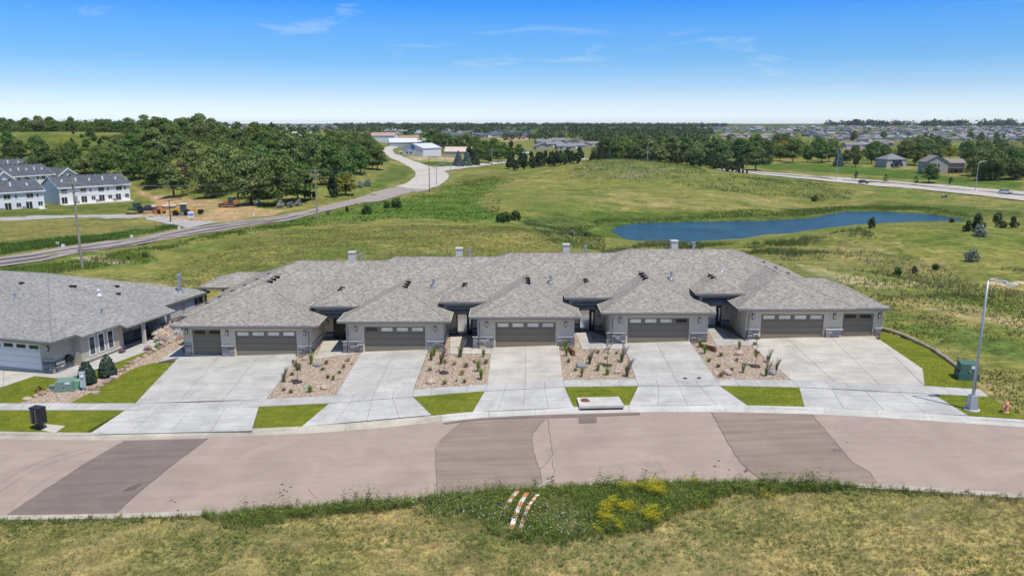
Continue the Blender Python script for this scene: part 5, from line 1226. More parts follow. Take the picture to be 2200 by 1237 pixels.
M_gg = grass_mat('grass_green', (.19, .26, .04)); M_go = grass_mat('grass_olive', (.24, .23, .07)); M_gt = grass_mat('grass_tan', (.36, .27, .13)); M_gp = grass_mat('plume_purple', (.30, .235, .20)); M_gd = grass_mat('grass_dark', (.13, .18, .045))
def grass_mesh(kind, seed):
    h, sp_, n, m = {'tall': (1.05, .42, 70, M_gg), 'plume': (.85, .35, 60, M_gd), 'clump': (.55, .38, 55, M_gg), 'olive': (.34, .36, 60, M_go), 'tan': (.42, .42, 50, M_gt)}[kind]
    v, f, mi = blades(seed, n, h, sp_, .014); b = MB(); b.add(v, f); return b.mesh('blades', m)
GM = {(k_, s_): grass_mesh(k_, s_ + 5) for k_ in ('tall', 'plume', 'clump', 'olive', 'tan') for s_ in range(3)}
PL = []
for s_ in range(3):
    q = random.Random(s_ + 50); b = MB()
    for i in range(20):
        a = q.uniform(-.9, 1.3); e = q.uniform(.2, .45); h0 = q.uniform(.75, 1.0); b.tube([(math.cos(a) * e * .3, math.sin(a) * e * .3, .4), (math.cos(a) * e * .7, math.sin(a) * e * .7, h0), (math.cos(a) * e * 1.4, math.sin(a) * e * 1.2, h0 + .35)], [.006, .018, .004], 4)
    PL.append(b.mesh('plumes', M_gp))
BEDN = ['the gravel bed beside the left wide driveway', 'the gravel bed left of the beige middle driveway', 'the gravel bed behind the storm drain', 'the gravel bed beside the right wide driveway']
GR = [  # bed, px, py, kind, scale
 (0,609.6,821,'plume',.9),(0,669,782,'tall',.9),(0,701.5,782,'tan',1),(0,694,795,'olive',.9),(0,739,790,'tan',.9),(0,748,776,'tan',.95),(0,730,802,'olive',.75),(0,705,812,'olive',.9),(0,716,816,'clump',.8),(0,666.5,842,'clump',1.0),(0,625,844,'olive',.9),(0,609.6,839,'olive',.85),(0,628,805.6,'olive',.85),(0,640,794,'tan',.9),(0,756,783,'olive',.5),
 (1,927,774,'tall',.85),(1,933,764,'tall',.85),(1,948,782,'plume',1.0),(1,924,796,'olive',.9),(1,955,825,'olive',1.0),(1,998,822,'olive',1.0),(1,989,767,'plume',1.15),(1,1039,767,'tall',.75),(1,976,784,'tan',.9),(1,1002,788,'tan',1.1),(1,993,805,'tan',1.1),(1,1044,781,'tan',1.2),(1,1028,798,'tall',.9),(1,1034,815,'tall',.95),(1,981,819,'tan',.5),
 (2,1214,752,'tall',.85),(2,1217,765,'tall',.8),(2,1222,778,'olive',.95),(2,1236,796,'olive',.8),(2,1250,809,'tall',.75),(2,1267,782,'plume',1.0),(2,1285,758,'olive',.85),(2,1285,796,'clump',1.05),(2,1304.6,805,'clump',1.15),(2,1325,760,'olive',.75),(2,1335.6,778,'plume',1.05),(2,1347,809,'plume',1.15),(2,1265,770,'olive',.6),(2,1302,771,'olive',.7),
 (3,1502.7,745.6,'tall',.75),(3,1514,760,'tall',.75),(3,1549,765,'olive',1.05),(3,1523,776.6,'olive',1.0),(3,1544,788,'olive',.95),(3,1549,809,'tan',1.1),(3,1572.5,796,'olive',.9),(3,1583,775,'olive',.75),(3,1588,749.5,'tall',.7),(3,1596,801,'tall',.75),(3,1650,779,'plume',.85),(3,1646,807.7,'plume',.9),(3,1668,796,'plume',.75)]
KD = {'tall': 'upright bright green grass clump', 'plume': 'grass clump with purple plumes leaning right', 'clump': 'rounded green grass tuft', 'olive': 'low olive grass tuft', 'tan': 'dry tan grass tuft'}
for i, (bd, px, py, kd, sc) in enumerate(GR):
    p = site(px, py); r = empty('ornamental_grass', p, rnd.uniform(0, 6.28) if kd != 'plume' else rnd.uniform(-.3, .3), f'{KD[kd]} in {BEDN[bd]}', 'ornamental grass', f'{kd} grasses in {BEDN[bd]}'); r.scale = (sc, sc, sc)
    link('blades', GM[kd, i % 3], r)
    if kd == 'plume': link('plumes', PL[i % 3], r)
M_rocks = {'grey': pm('boulder_grey', (.27, .275, .28), .2, 5, .9, .5, big=1.5), 'tan': pm('boulder_tan', (.50, .40, .29), .2, 5, .9, .5, big=1.5), 'pink': pm('boulder_pink', (.46, .345, .30), .2, 5, .9, .5, big=1.5), 'brown': pm('boulder_brown', (.30, .215, .165), .25, 5, .9, .5, big=1.5), 'rust': pm('rust_slab', (.19, .095, .06), .3, 6, .9, .5)}
def boulder(px, py, w_, col, label, h=None, seed=0, d_=None, rz=None):
    q = random.Random(seed * 7 + int(px)); bm = bmesh.new(); bmesh.ops.create_icosphere(bm, subdivisions=2, radius=1)
    for v in bm.verts:
        n_ = v.co.copy(); f_ = 1 + .16 * math.sin(n_.x * 3 + q.random() * .6 + px) + .12 * math.sin(n_.y * 4 + py) + q.uniform(-.07, .07); v.co = Vector((n_.x * w_ / 2 * f_, n_.y * (d_ or w_ * .75) / 2 * f_, n_.z * (h or w_ * .55) / 2 * f_ + (h or w_ * .55) * .22))
    me_ = bpy.data.meshes.new('boulder'); bm.to_mesh(me_); bm.free(); me_.materials.append(M_rocks[col])
    link('boulder', me_, None, site(px, py), (0, 0, q.uniform(0, 6) if rz is None else rz), label=label, cat='boulder')
boulder(682, 786, .75, 'grey', 'flat grey boulder in front of the walk in the left gravel bed')
boulder(696, 834, .66, 'tan', 'rounded speckled boulder near the sidewalk in the left gravel bed')
boulder(655, 773, .6, 'pink', 'pinkish boulder beside the stone corner of the leftmost garage')
boulder(924, 822, .75, 'tan', 'smooth tan boulder at the foot of the second gravel bed')
boulder(1024, 777, .7, 'brown', 'brown flat boulder among the tall grasses of the second bed')
boulder(1249, 788, .80, 'grey', 'blue grey boulder in the bed behind the storm drain')
boulder(1326, 799, .75, 'pink', 'low pinkish boulder in the bed behind the storm drain', h=.25)
boulder(1563, 802, .85, 'pink', 'reddish tan boulder near the sidewalk in the rightmost gravel bed')
boulder(1588, 761, .80, 'pink', 'pale pink angular boulder below the upright grass in the rightmost bed')
boulder(1660, 803, .65, 'grey', 'small blue grey boulder beside the wide right driveway', h=.45)
for px, py, ang in ((1227, 757, -80), (1519, 750, -58)):
    p = site(px, py); b = MB(); b.M = Matrix.Rotation(R(ang), 4, 'Z'); b.add([(-.9,-.10,-.1),(.9,-.13,-.1),(.95,.12,-.1),(-.85,.10,-.1),(-.82,-.07,.30),(.85,-.10,.42),(.9,.09,.40),(-.8,.07,.28)], [(3,2,1,0),(4,5,6,7),(0,1,5,4),(1,2,6,5),(2,3,7,6),(3,0,4,7)])
    b.build('stone_slab', M_rocks['rust'], loc=p, label='rusty brown stone slab on edge beside ' + ('the middle garage' if px < 1400 else 'the fourth garage'), cat='stone slab')
for px, py, ht, kind, lb in ((639, 821, 2.5, 'young', 'slender green young tree in the left gravel bed'), (954, 801, 2.0, 'rusty', 'thin reddish young tree in the second gravel bed'), (1304.6, 785, 1.95, 'silver', 'sparse silvery young tree in the bed behind the storm drain'), (1623, 787, 2.35, 'green_yellow', 'young yellow green tree in the rightmost gravel bed')):
    g = np.random.default_rng(int(px)); n_ = 260 if kind in ('young', 'green_yellow') else 110
    L = lobes(g, 9, .42, ht * .72); k_ = g.integers(0, 9, n_); d = g.normal(size=(n_, 3)); d /= np.linalg.norm(d, axis=1, keepdims=True); P = L[k_, :3] + d * (L[k_, 3] * g.uniform(.3, 1.2, n_))[:, None] + [0, 0, ht * .28]
    c1, c2 = {'young': ((.05, .085, .02), (.13, .18, .05)), 'rusty': ((.12, .075, .05), (.24, .15, .10)), 'silver': ((.20, .22, .16), (.42, .43, .38)), 'green_yellow': ((.13, .16, .02), (.32, .30, .05))}[kind]
    t = g.random((n_, 1)); cm = leafmesh('crown', P, d, g.uniform(.07, .15, n_), np.array(c1) * (1 - t) + np.array(c2) * t, M_leaf, seed=3)
    r = empty('young_tree', site(px, py), 0, lb, 'young tree'); link('crown', cm, r); q = random.Random(int(px)); b = MB(); b.tube([(0, 0, -.1), (.03, 0, ht * .5), (0, .02, ht * .98)], [.028, .02, .006], 5)
    for i in range(9): a = q.uniform(0, 6.28); z = ht * q.uniform(.35, .8); b.tube([(0, 0, z), (math.cos(a) * .35, math.sin(a) * .35, z + .3)], [.010, .003], 4)
    b.build('trunk', M_bark, r)
    b = MB(); b.lathe([(.38, .0), (.36, .05), (.1, .07)], 12); b.build('mulch_ring', pm('dark_mulch', (.06, .045, .04), .4, 14), r)
for px, py, sc in ((188, 824, 1.0), (232, 808, .98)):
    r = empty('cone_shrub', site(px, py), rnd.uniform(0, 6), 'dense cone shaped evergreen shrub, ' + ('nearer one, behind the grey meter cabinet' if px < 200 else 'farther one, at the narrow lawn'), 'evergreen shrub', 'cone evergreens in the rock bed'); g = np.random.default_rng(int(px)); n_ = 1500
    t = 1 - np.sqrt(g.random(n_)); rr = .72 * np.sqrt(1 - t) * g.uniform(.75, 1.06, n_) * np.where(t < .12, .6 + t * 3.3, 1); a = g.uniform(0, 6.28, n_); P = np.stack([rr * np.cos(a), rr * np.sin(a), .05 + 1.75 * t], 1); tt = g.random((n_, 1))
    link('foliage', leafmesh('foliage', P, np.stack([np.cos(a), np.sin(a), np.full(n_, .4)], 1), g.uniform(.10, .2, n_), np.array((.024, .05, .032)) * (1 - tt) + np.array((.085, .135, .09)) * tt, M_leaf, seed=9), r, sc=(sc, sc, sc)); b = MB(); b.tube([(0, 0, -.1), (0, 0, 1.2)], [.06, .03], 6); b.build('trunk', M_bark, r)
# flat stones edging the left rock bed
EDGE = [(60,858),(78,852),(92,846),(108,839),(122,833),(205,845),(198,836),(212,832),(250,800),(262,797),(272,789),(283,781),(292,776),(300,772),(312,765),(322,759),(333,753),(345,747),(356,741),(368,735),(378,730),(388,726),(246,811),(230,822)]
for i, (px, py) in enumerate(EDGE):
    q = random.Random(i); w_ = q.uniform(.45, .95); p = site(px, py); n_ = q.randint(5, 7); pl = [(math.cos(2*math.pi*j/n_) * w_/2 * q.uniform(.7, 1.15), math.sin(2*math.pi*j/n_) * w_/3 * q.uniform(.7, 1.15)) for j in range(n_)]
    b = MB(); b.prism(pl, -.1, lambda x, y: .13 + .1 * x); b.build('edging_stone', M_rocks[q.choice(['pink', 'pink', 'tan', 'brown'])], loc=p, rz=q.uniform(0, 3), label='flat pinkish stone edging the rock bed by the grey house', cat='edging stone', group='flat stones edging the rock bed')
# stone riprap slope beside the leftmost garage
rr_ = empty('riprap_wall', site(372, 735), 0, 'heap of grey and tan rocks between the grey house and the leftmost garage', 'rock wall')
for i in range(70):
    q = random.Random(i + 900); px = q.uniform(335, 391); t = q.random(); x, y = S(px, 745 - (px - 335) * .30 - t * 24); b = MB(); s_ = q.uniform(.22, .42)
    b.ball(0, 0, 0, s_, s_ * .75, s_ * .55, jit=.25, k=6, seed=i); o = b.build('stone', M_rocks[q.choice(['grey', 'pink', 'brown', 'tan', 'grey'])], rr_); o.location = (x - rr_.location.x, y - rr_.location.y, .05 + t * .75)
for px, py, c, lb in ((318, 752, (.55, .10, .30), 'magenta flowering plant at the porch walk of the grey house'), (262, 757, (.35, .12, .32), 'purple flower pot plant by the wooden planter'), (84, 840, (.42, .17, .07), 'rusty orange shrub at the lawn edge near the small cable box'), (340, 745, (.20, .27, .16), 'grey green shrub at the bend of the rock bed')):
    g = np.random.default_rng(int(px)); n_ = 160; d = g.normal(size=(n_, 3)); d[:, 2] = abs(d[:, 2]); d /= np.linalg.norm(d, axis=1, keepdims=True); P = d * g.uniform(.15, .38, n_)[:, None]; t = g.random((n_, 1))
    r = empty('flowering_plant', site(px, py), 0, lb, 'plant'); link('foliage', leafmesh('foliage', P, d, g.uniform(.07, .15, n_), np.where(t > .45, np.array(c), np.array((.07, .12, .03))), M_leaf), r)

# ------------------------------------------------------------------ fallen barricade boards and a log in the weeds
M_str = [pm('barricade_orange', (.62, .24, .11), .25, 9, .7), pm('barricade_white', (.78, .74, .70), .16, 9, .7)]
def gsite(px, py, dz=0): x, y = S(px, py); return Vector((x, y, float(zsite(x, y)) + dz))
for i, (a, m, c, lb) in enumerate([((1082, 1106), (1096, 1087), (1113, 1069), 'short curved orange and white striped barricade board, leftmost of the three'), ((1098, 1143), (1112, 1108), (1132, 1073), 'orange and white striped barricade board lying in the middle of the three'), ((1118, 1143), (1133, 1106), (1156, 1076), 'narrow bent orange and white barricade board, rightmost of the three')]):
    A, B_, C_ = gsite(*a, .05), gsite(*m, .30), gsite(*c, .36); n_ = 14; b = MB(); P = []
    for j in range(n_ + 1): t = j / n_; P.append(A * (1 - t) ** 2 + (B_ * 2 - A * .5 - C_ * .5) * 2 * t * (1 - t) + C_ * t ** 2)
    wd = .115 if i < 2 else .085
    r = empty('barricade_board', A, 0, lb, 'barricade', 'fallen striped barricade boards')
    for mi_ in (0, 1):
        b = MB(); b.M = Matrix.Translation(-A)
        for j in range(n_):
            if (j // (2 if i < 2 else 1)) % 2 != mi_: continue
            d = (P[j + 1] - P[j]).normalized(); sd_ = Vector((d.y, -d.x, .1)).normalized() * wd; up = Vector((0, 0, .035))
            q0, q1 = P[j], P[j + 1]; b.add([q0 - sd_, q0 + sd_, q1 + sd_, q1 - sd_, q0 - sd_ + up, q0 + sd_ + up, q1 + sd_ + up, q1 - sd_ + up], [(3,2,1,0),(4,5,6,7),(0,1,5,4),(1,2,6,5),(2,3,7,6),(3,0,4,7)])
        b.build('stripe', M_str[mi_], r, kind='stuff')
    if i == 0:
        b = MB(); b.M = Matrix.Translation(-A); u0, u1 = gsite(1072, 1094, .15), gsite(1102, 1100, .18); b.tube([u0, u1], .045, 6); b.build('leg', M_whitep, r)
        b = MB(); b.M = Matrix.Translation(-A); u0 = gsite(1073, 1096, .2); b.ball(u0.x, u0.y, u0.z, .17, .17, .22, k=8); b.build('base_weight', M_black, r)
a, c = gsite(1155, 1060, .35), gsite(1191, 1045, .45); b = MB(); b.M = Matrix.Translation(-a); b.tube([a, (a + c) / 2 + Vector((0, 0, .06)), c], .05, 6); b.build('wooden_post', pm('grey_wood', (.42, .38, .31), .25, 6), loc=a, label='weathered grey wooden post lying in the tall weeds by the kerb', cat='wooden post')
# ------------------------------------------------------------------ utility poles, wires, signs, far lamps
M_pole = pm('pole_wood', (.33, .29, .25), .2, 4, .9, .4); M_pole_d = pm('pole_dark', (.10, .07, .06), .2, 4, .8)
def gp(px, py, dz=0): x, y, z = G(px, py); return Vector((x, y, z + dz))
tops = []
for px, py, top_py, lb, arm_ in ((177, 575, 387, 'weathered wooden utility pole in front of the white apartments', 3.2), (682, 471, 362, 'wooden utility pole beside the county road before the dark grove', 3.0), (1057, 373, 322, 'utility pole at the far side road left of the juniper belt', 3.2)):
    p = gp(px, py); d = p.y * cp - (p.z - CAMZ) * sp; h = (py - top_py) / FPX * d / cp * 1.0
    r = empty('utility_pole', p, 0, lb, 'utility pole', 'wooden utility poles'); b = MB(); b.tube([(0, 0, -.5), (0, 0, h)], [.19, .12], 8); b.build('pole', M_pole, r)
    for k_, (zz, an) in enumerate(((.80, -24), (1.9, 28)) if px < 1000 else ((.7, -24),)):
        dx, dy = math.cos(R(an)) * arm_ / 2, math.sin(R(an)) * arm_ / 2; b = MB(); b.tube([(-dx, -dy - .15, h - zz), (dx, dy - .15, h - zz)], .075, 6); b.build('crossarm', M_pole, r)
        for e in (-1, -.45, .45, 1): b = MB(); b.lathe([(.05, 0), (.06, .1), (.03, .18)], 6, c=(dx * e * .95, dy * e * .95 - .15, h - zz + .06)); b.build('insulator', M_metal, r)
    b = MB(); b.lathe([(.16, 0), (.18, .1), (.18, .6), (.12, .7)], 8, c=(.28, -.1, h - 3.0)); b.build('transformer_can', M_metal, r) if px < 300 else None
    tops.append([p + Vector((e * arm_ / 2 * .9, e * -.5 - .15, h - .62)) for e in (-1, 1)] + [p + Vector((.2, 0, h - 2.2))])
tops.insert(0, [Vector((-250, 95, 7.5)), Vector((-248, 96, 7.5)), Vector((-249, 95, 6.2))])
M_wire = pm('wire_grey', (.16, .16, .17), .05, 2, .5)
for s_, (a, c) in enumerate(zip(tops, tops[1:])):
    if s_ == 0: continue
    r = empty('power_line', a[0], 0, ['', 'three sagging wires between the apartment pole and the pole before the grove', 'three sagging wires between the grove pole and the far side road'][s_], 'power line')
    for u0, u1 in zip(a, c):
        b = MB(); b.M = Matrix.Translation(-a[0]); b.tube([u0.lerp(u1, t / 14) + Vector((0, 0, -(u1 - u0).length * .022 * 4 * (t / 14) * (1 - t / 14))) for t in range(15)], .022, 4); b.build('wire', M_wire, r)
def pole_lamp(px, py, ht_px, arm_dir, lb, double=False, mat=None, group='tall lamps along the far roads'):
    p = gp(px, py); d = p.y * cp - (p.z - CAMZ) * sp; h = ht_px / FPX * d / cp; mat = mat or M_galv
    r = empty('road_lamp', p, 0, lb, 'road lamp', group); b = MB(); b.tube([(0, 0, -.3), (0, 0, h)], [.16, .09], 6); b.build('pole', mat, r)
    for sg in ((1, -1) if double else (arm_dir,)):
        b = MB(); b.tube([(0, 0, h - .1), (sg * 1.2, 0, h + .35), (sg * 2.4, 0, h + .45)], .06, 5); b.build('arm', mat, r); b = MB(); b.cbox(sg * 2.7, 0, h + .38, .8, .32, .16); b.build('lamp_head', mat, r)
pole_lamp(923, 414, 72, 1, 'slim dark street lamp standing in the bend of the winding road', mat=M_pole_d)
pole_lamp(938, 398, 42, 1, 'thin pale lamp pole behind the dark lamp at the road bend')
pole_lamp(367, 477, 45, 1, 'thin dark lamp post where the path meets the county road', mat=M_pole_d)
pole_lamp(1796, 388, 64, -1, 'road lamp left of the dark car on the far highway')
pole_lamp(2095, 411, 60, 1, 'road lamp left of the silver car on the far highway')
pole_lamp(1570, 347, 28, 1, 'double armed road lamp behind the dark juniper row', True)
pole_lamp(1391, 347, 38, 1, 'road lamp left of the tall pines behind the grassy mound')
pole_lamp(956, 357, 42, -1, 'lamp pole on the green in front of the tan roofed shed')
pole_lamp(968, 384, 36, -1, 'thin lamp pole at the mouth of the side road')
pole_lamp(855, 338, 28, 1, 'lamp pole beside the white van at the barn')
pole_lamp(1261, 342, 30, -1, 'lamp pole right of the juniper belt')
pole_lamp(1762, 302, 36, 1, 'tall lone mast before the far hillside houses', True)
def sign(px, py, h, w_, hh, mat, lb, band=None, cat='sign', name='road_sign'):
    p = gp(px, py); r = empty(name, p, R(rnd.uniform(-12, 12)), lb, cat); b = MB(); b.tube([(0, 0, -.3), (0, 0, h)], .045, 5); b.build('post', M_galv, r); b = MB(); b.box(-w_/2, w_/2, -.10, -.06, h - hh, h); b.build('panel', mat, r)
    if band: b = MB(); b.box(-w_/2 + .1, w_/2 - .1, -.112, -.101, h - hh * .72, h - hh * .4); b.build('band', band, r)
M_blue = pm('sign_blue', (.07, .19, .55), .05, 4, .5); M_signg = pm('sign_green', (.05, .30, .26), .05, 4, .5); M_yel = pm('machine_yellow', (.56, .33, .06), .15, 3, .6); M_tyre = pm('tyre_rubber', (.018, .018, .018), .2, 8, .85); M_mor = pm('machine_orange', (.50, .23, .08), .15, 3, .6)
sign(411, 473, 2.2, 1.3, 1.5, M_whitep, 'white sale sign with a blue band beside the dirt lot', M_blue)
sign(392, 481, 2.6, .9, .45, M_signg, 'small green street name sign at the path junction')
sign(336, 467, 1.6, .8, .8, M_orange, 'orange roadwork sign at the edge of the dirt lot')
sign(935, 357, 2.6, .7, .9, M_signg, 'small green sign at the bend of the winding road')
sign(904, 351, 2.8, .8, 1.0, M_whitep, 'pale sign on the verge below the white barn')
sign(1686, 371, 1.8, 1.0, 1.0, M_orange, 'small orange sign on the grass behind the highway')
for px, py in ((385, 492), (283, 511), (124, 527), (136, 532), (545, 464)):
    p = gp(px, py); b = MB(); b.cbox(0, 0, -.1, .4, .35, .65); b.build('utility_marker', M_whitep, loc=p, label='small white utility box in the grass along the county road', cat='utility box', group='white boxes along the county road')

# ------------------------------------------------------------------ machines on the dirt lot, cars on the highway
M_cab = glass('cab_glass', (.05, .065, .08)); M_navyp = pm('car_navy', (.014, .022, .045), .08, 4, .25, spec=.6); M_silver = pm('car_silver', (.50, .52, .56), .05, 4, .3, spec=.6); M_dgrey = pm('car_dark_grey', (.055, .06, .075), .06, 4, .3, spec=.6); M_gjd = pm('tractor_green', (.045, .20, .055), .08, 4, .4); M_steel = pm('worn_steel', (.09, .08, .075), .25, 5, .6)
def wheel(r, x, y, rad, w_, rim=None, name='wheel'):
    b = MB(); b.M = Matrix.Translation((x, y, rad)) @ Matrix.Rotation(R(90), 4, 'X'); b.lathe([(rad * .55, -w_/2), (rad * .93, -w_/2), (rad, -w_*.3), (rad, w_*.3), (rad * .93, w_/2), (rad * .55, w_/2)], 14); o = b.build(name, M_tyre, r)
    b = MB(); b.M = Matrix.Translation((x, y, rad)) @ Matrix.Rotation(R(90), 4, 'X'); b.lathe([(rad * .1, -w_*.45), (rad * .56, -w_*.40), (rad * .56, w_*.40), (rad * .1, w_*.45)], 12); b.build('rim', rim or M_metal, o); return o
def prof_body(r, name, prof, w_, mat, inset=0.0):
    n_ = len(prof); b = MB(); b.add([(x, -w_/2 + (inset if z > 1.0 else 0), z) for x, z in prof] + [(x, w_/2 - (inset if z > 1.0 else 0), z) for x, z in prof], [tuple(range(n_)), tuple(range(2*n_ - 1, n_ - 1, -1))] + [((i + 1) % n_, i, n_ + i, n_ + (i + 1) % n_) for i in range(n_)]); return b.build(name, mat, r)
def car(px, py, rz, mat, lb, pickup=False):
    r = empty('pickup_truck' if pickup else 'car', gp(px, py, .1 if pickup else .5), R(rz), lb, 'pickup truck' if pickup else 'car')
    if pickup:
        prof_body(r, 'body', [(-2.8, .5), (2.8, .5), (2.85, .95), (2.7, 1.12), (1.35, 1.2), (-2.8, 1.2)], 1.95, mat); prof_body(r, 'cab', [(1.35, 1.2), (.6, 1.85), (-.9, 1.88), (-1.2, 1.2)], 1.8, M_cab, .12); prof_body(r, 'cab_roof', [(.62, 1.86), (.5, 1.95), (-.85, 1.97), (-.95, 1.885)], 1.56, mat)
        for x in (1.8, -1.75):
            for y in (-.86, .86): wheel(r, x, y, .42, .28)
        for y in (-.75, .75): b = MB(); b.cbox(2.83, y, .8, .06, .3, .2); b.build('headlight', M_whitep, r)
    else:
        prof_body(r, 'body', [(-2.25, .35), (2.2, .35), (2.28, .7), (2.1, .88), (1.15, 1.0), (-2.2, 1.02), (-2.3, .7)], 1.84, mat); prof_body(r, 'window_band', [(1.1, 1.0), (.35, 1.5), (-1.7, 1.52), (-2.15, 1.02)], 1.74, M_cab, .12); prof_body(r, 'car_roof', [(.4, 1.505), (.25, 1.58), (-1.6, 1.6), (-1.75, 1.525)], 1.48, mat)
        for x in (1.4, -1.4):
            for y in (-.8, .8): wheel(r, x, y, .34, .22)
        for y in (-.68, .68): b = MB(); b.cbox(2.24, y, .62, .06, .3, .14); b.build('headlight', M_whitep, r)
    return r
car(1855, 396.5, -8, M_dgrey, 'dark grey car driving on the far highway'); car(2160, 418.5, -8, M_silver, 'silver car on the far highway near the right edge')
car(318, 457, -155, M_navyp, 'dark blue pickup truck parked between the green tractor and the roller', True)
# tractor
r = empty('tractor', gp(294, 458), R(-110), 'green tractor with a dark cab parked on the dirt lot', 'tractor')
b = MB(); b.box(.3, 2.3, -.45, .45, .8, 1.6); b.box(-.9, .4, -.5, .5, .7, 1.4); b.build('bonnet', M_gjd, r); b = MB(); b.box(-1.0, .45, -.75, .75, 1.4, 2.7); b.build('cab', M_cab, r); b = MB(); b.box(-1.15, .6, -.88, .88, 2.705, 2.92); b.build('cab_roof', M_gjd, r)
for y in (-.98, .98):
    wheel(r, -.55, y, .95, .5, M_yel); wheel(r, 1.8, y * .85, .62, .4, M_yel); b = MB(); b.box(-1.3, .2, y - .3, y + .3, 1.92, 2.05); b.build('mudguard', M_gjd, r)
r = empty('roller_attachment', gp(283, 461), R(-15), 'yellow drag roller lying in front of the green tractor', 'roller')
b = MB(); b.box(-1.4, 1.4, -.45, .45, .55, .95); b.build('frame', M_yel, r)
for q in range(6): b = MB(); b.M = Matrix.Translation((-1.25 + q * .5, -.3, .32)) @ Matrix.Rotation(R(90), 4, 'Y'); b.lathe([(.32, -.18), (.32, .18)], 10); b.build('drum', M_steel, r)
r = empty('soil_compactor', gp(341, 459), R(-30), 'orange and black drum compactor beside the flatbed trailer', 'compactor')
b = MB(); b.M = Matrix.Rotation(R(90), 4, 'X'); b.M = Matrix.Translation((-.7, 0, .75)) @ Matrix.Rotation(R(90), 4, 'X'); b.lathe([(.75, -.85), (.75, .85)], 16); b.build('drum', M_steel, r); b = MB(); b.box(-1.4, .1, -1.05, -.88, .5, 1.0); b.box(-1.4, .1, .88, 1.05, .5, 1.0); b.box(.1, 1.8, -.7, .7, .6, 1.45); b.build('frame', M_mor, r); b = MB(); b.box(.0, .9, -.65, .65, 1.455, 2.2); b.build('engine_cover', M_mor, r)
for y in (-.8, .8): wheel(r, 1.2, y, .6, .4)
r = empty('flatbed_trailer', gp(352, 448), R(24), 'flatbed trailer with pale deck parked behind the machines', 'trailer')
b = MB(); b.box(-3.5, 3.5, -1.2, 1.2, .75, .9); b.build('deck', M_patio, r); b = MB(); b.box(-3.5, 3.5, -1.22, -1.1, .55, .745); b.box(-3.5, 3.5, 1.1, 1.22, .55, .745); b.box(3.5, 5.2, -.1, .1, .6, .75); b.build('frame', M_steel, r)
for x in (-1.2, -.2):
    for y in (-1.0, 1.0): wheel(r, x, y, .38, .25)
b = MB(); b.box(-4.9, -3.52, -1.1, 1.1, .9, 1.0); b.build('ramp', M_black, r)
# grader / scraper
r = empty('wheel_loader', gp(394, 463), R(12), 'yellow wheeled loader pulling a yellow grading rig', 'loader')
b = MB(); b.box(-2.4, -.5, -.8, .8, .8, 1.9); b.box(-2.9, -2.4, -.7, .7, .7, 1.6); b.build('body', M_yel, r); b = MB(); b.box(-.5, .9, -.7, .7, .9, 2.95); b.build('cab', M_cab, r); b = MB(); b.box(-.65, 1.05, -.8, .8, 2.955, 3.1); b.build('cab_roof', M_whitep, r)
for x in (-1.7, 1.0):
    for y in (-.95, .95): wheel(r, x, y, .75, .5, M_yel)
r = empty('grading_rig', gp(416, 460), R(12), 'yellow towed grading rig with two dark wheels behind the loader', 'grader')
b = MB(); b.tube([(-2, 0, 1.0), (2.2, 0, 1.3)], .18, 6); b.tube([(-.5, -1, .6), (-.5, 1, .6)], .15, 6); b.tube([(.4, -.8, 1.0), (.4, -.8, 2.1)], .09, 5); b.tube([(.4, .8, 1.0), (.4, .8, 2.1)], .09, 5); b.tube([(-1.2, -.6, 1.1), (1.5, -.9, .7)], .1, 5); b.tube([(-1.2, .6, 1.1), (1.5, .9, .7)], .1, 5); b.build('frame', M_yel, r); b = MB(); b.box(-.9, -.7, -1.4, 1.4, .05, .6); b.build('blade', M_steel, r)
for y in (-.9, .9): wheel(r, 1.8, y, .65, .4, M_yel)
# bulldozer
r = empty('bulldozer', gp(497, 445), R(172), 'orange bulldozer with blade down at the far edge of the dirt lot', 'bulldozer')
b = MB(); b.box(-2.0, 2.0, -.55, .55, .75, 1.5); b.box(.6, 2.1, -.6, .6, 1.0, 1.9); b.box(-2.1, -1.1, -.9, .9, 1.0, 2.0); b.build('body', M_mor, r); b = MB(); b.box(-1.1, .5, -.7, .7, 1.5, 2.75); b.build('cab', M_cab, r); b = MB(); b.box(-1.25, .65, -.8, .8, 2.755, 2.9); b.build('cab_roof', pm('cab_roof_teal', (.10, .22, .24), .05, 4), r)
for y in (-.95, .95):
    b = MB(); n_ = 12; pr = [(math.cos(t) * .5 - 1.5, .5 + math.sin(t) * .5) for t in np.linspace(math.pi / 2, 3 * math.pi / 2, 7)] + [(math.cos(t) * .5 + 1.4, .5 + math.sin(t) * .5) for t in np.linspace(-math.pi / 2, math.pi / 2, 7)]; m_ = len(pr)
    b.add([(x, y - .28, z) for x, z in pr] + [(x, y + .28, z) for x, z in pr], [tuple(range(m_)), tuple(range(2*m_-1, m_-1, -1))] + [((i+1) % m_, i, m_+i, m_+(i+1) % m_) for i in range(m_)]); b.build('track', M_steel, r); b = MB(); b.box(-1.4, 1.4, y - .3, y + .3, .35, .62); b.build('track_frame', M_mor, r)
b = MB(); b.add([(2.9,-1.7,.05),(3.05,-1.7,.6),(2.9,-1.7,1.1),(2.75,-1.7,.6),(2.9,1.7,.05),(3.05,1.7,.6),(2.9,1.7,1.1),(2.75,1.7,.6)], [(0,1,2,3),(7,6,5,4),(0,4,5,1),(1,5,6,2),(2,6,7,3),(3,7,4,0)]); b.build('blade', M_steel, r); b = MB(); b.tube([(0, -1.3, .5), (2.8, -1.3, .45)], .1, 5); b.tube([(0, 1.3, .5), (2.8, 1.3, .45)], .1, 5); b.build('push_arm', M_mor, r)
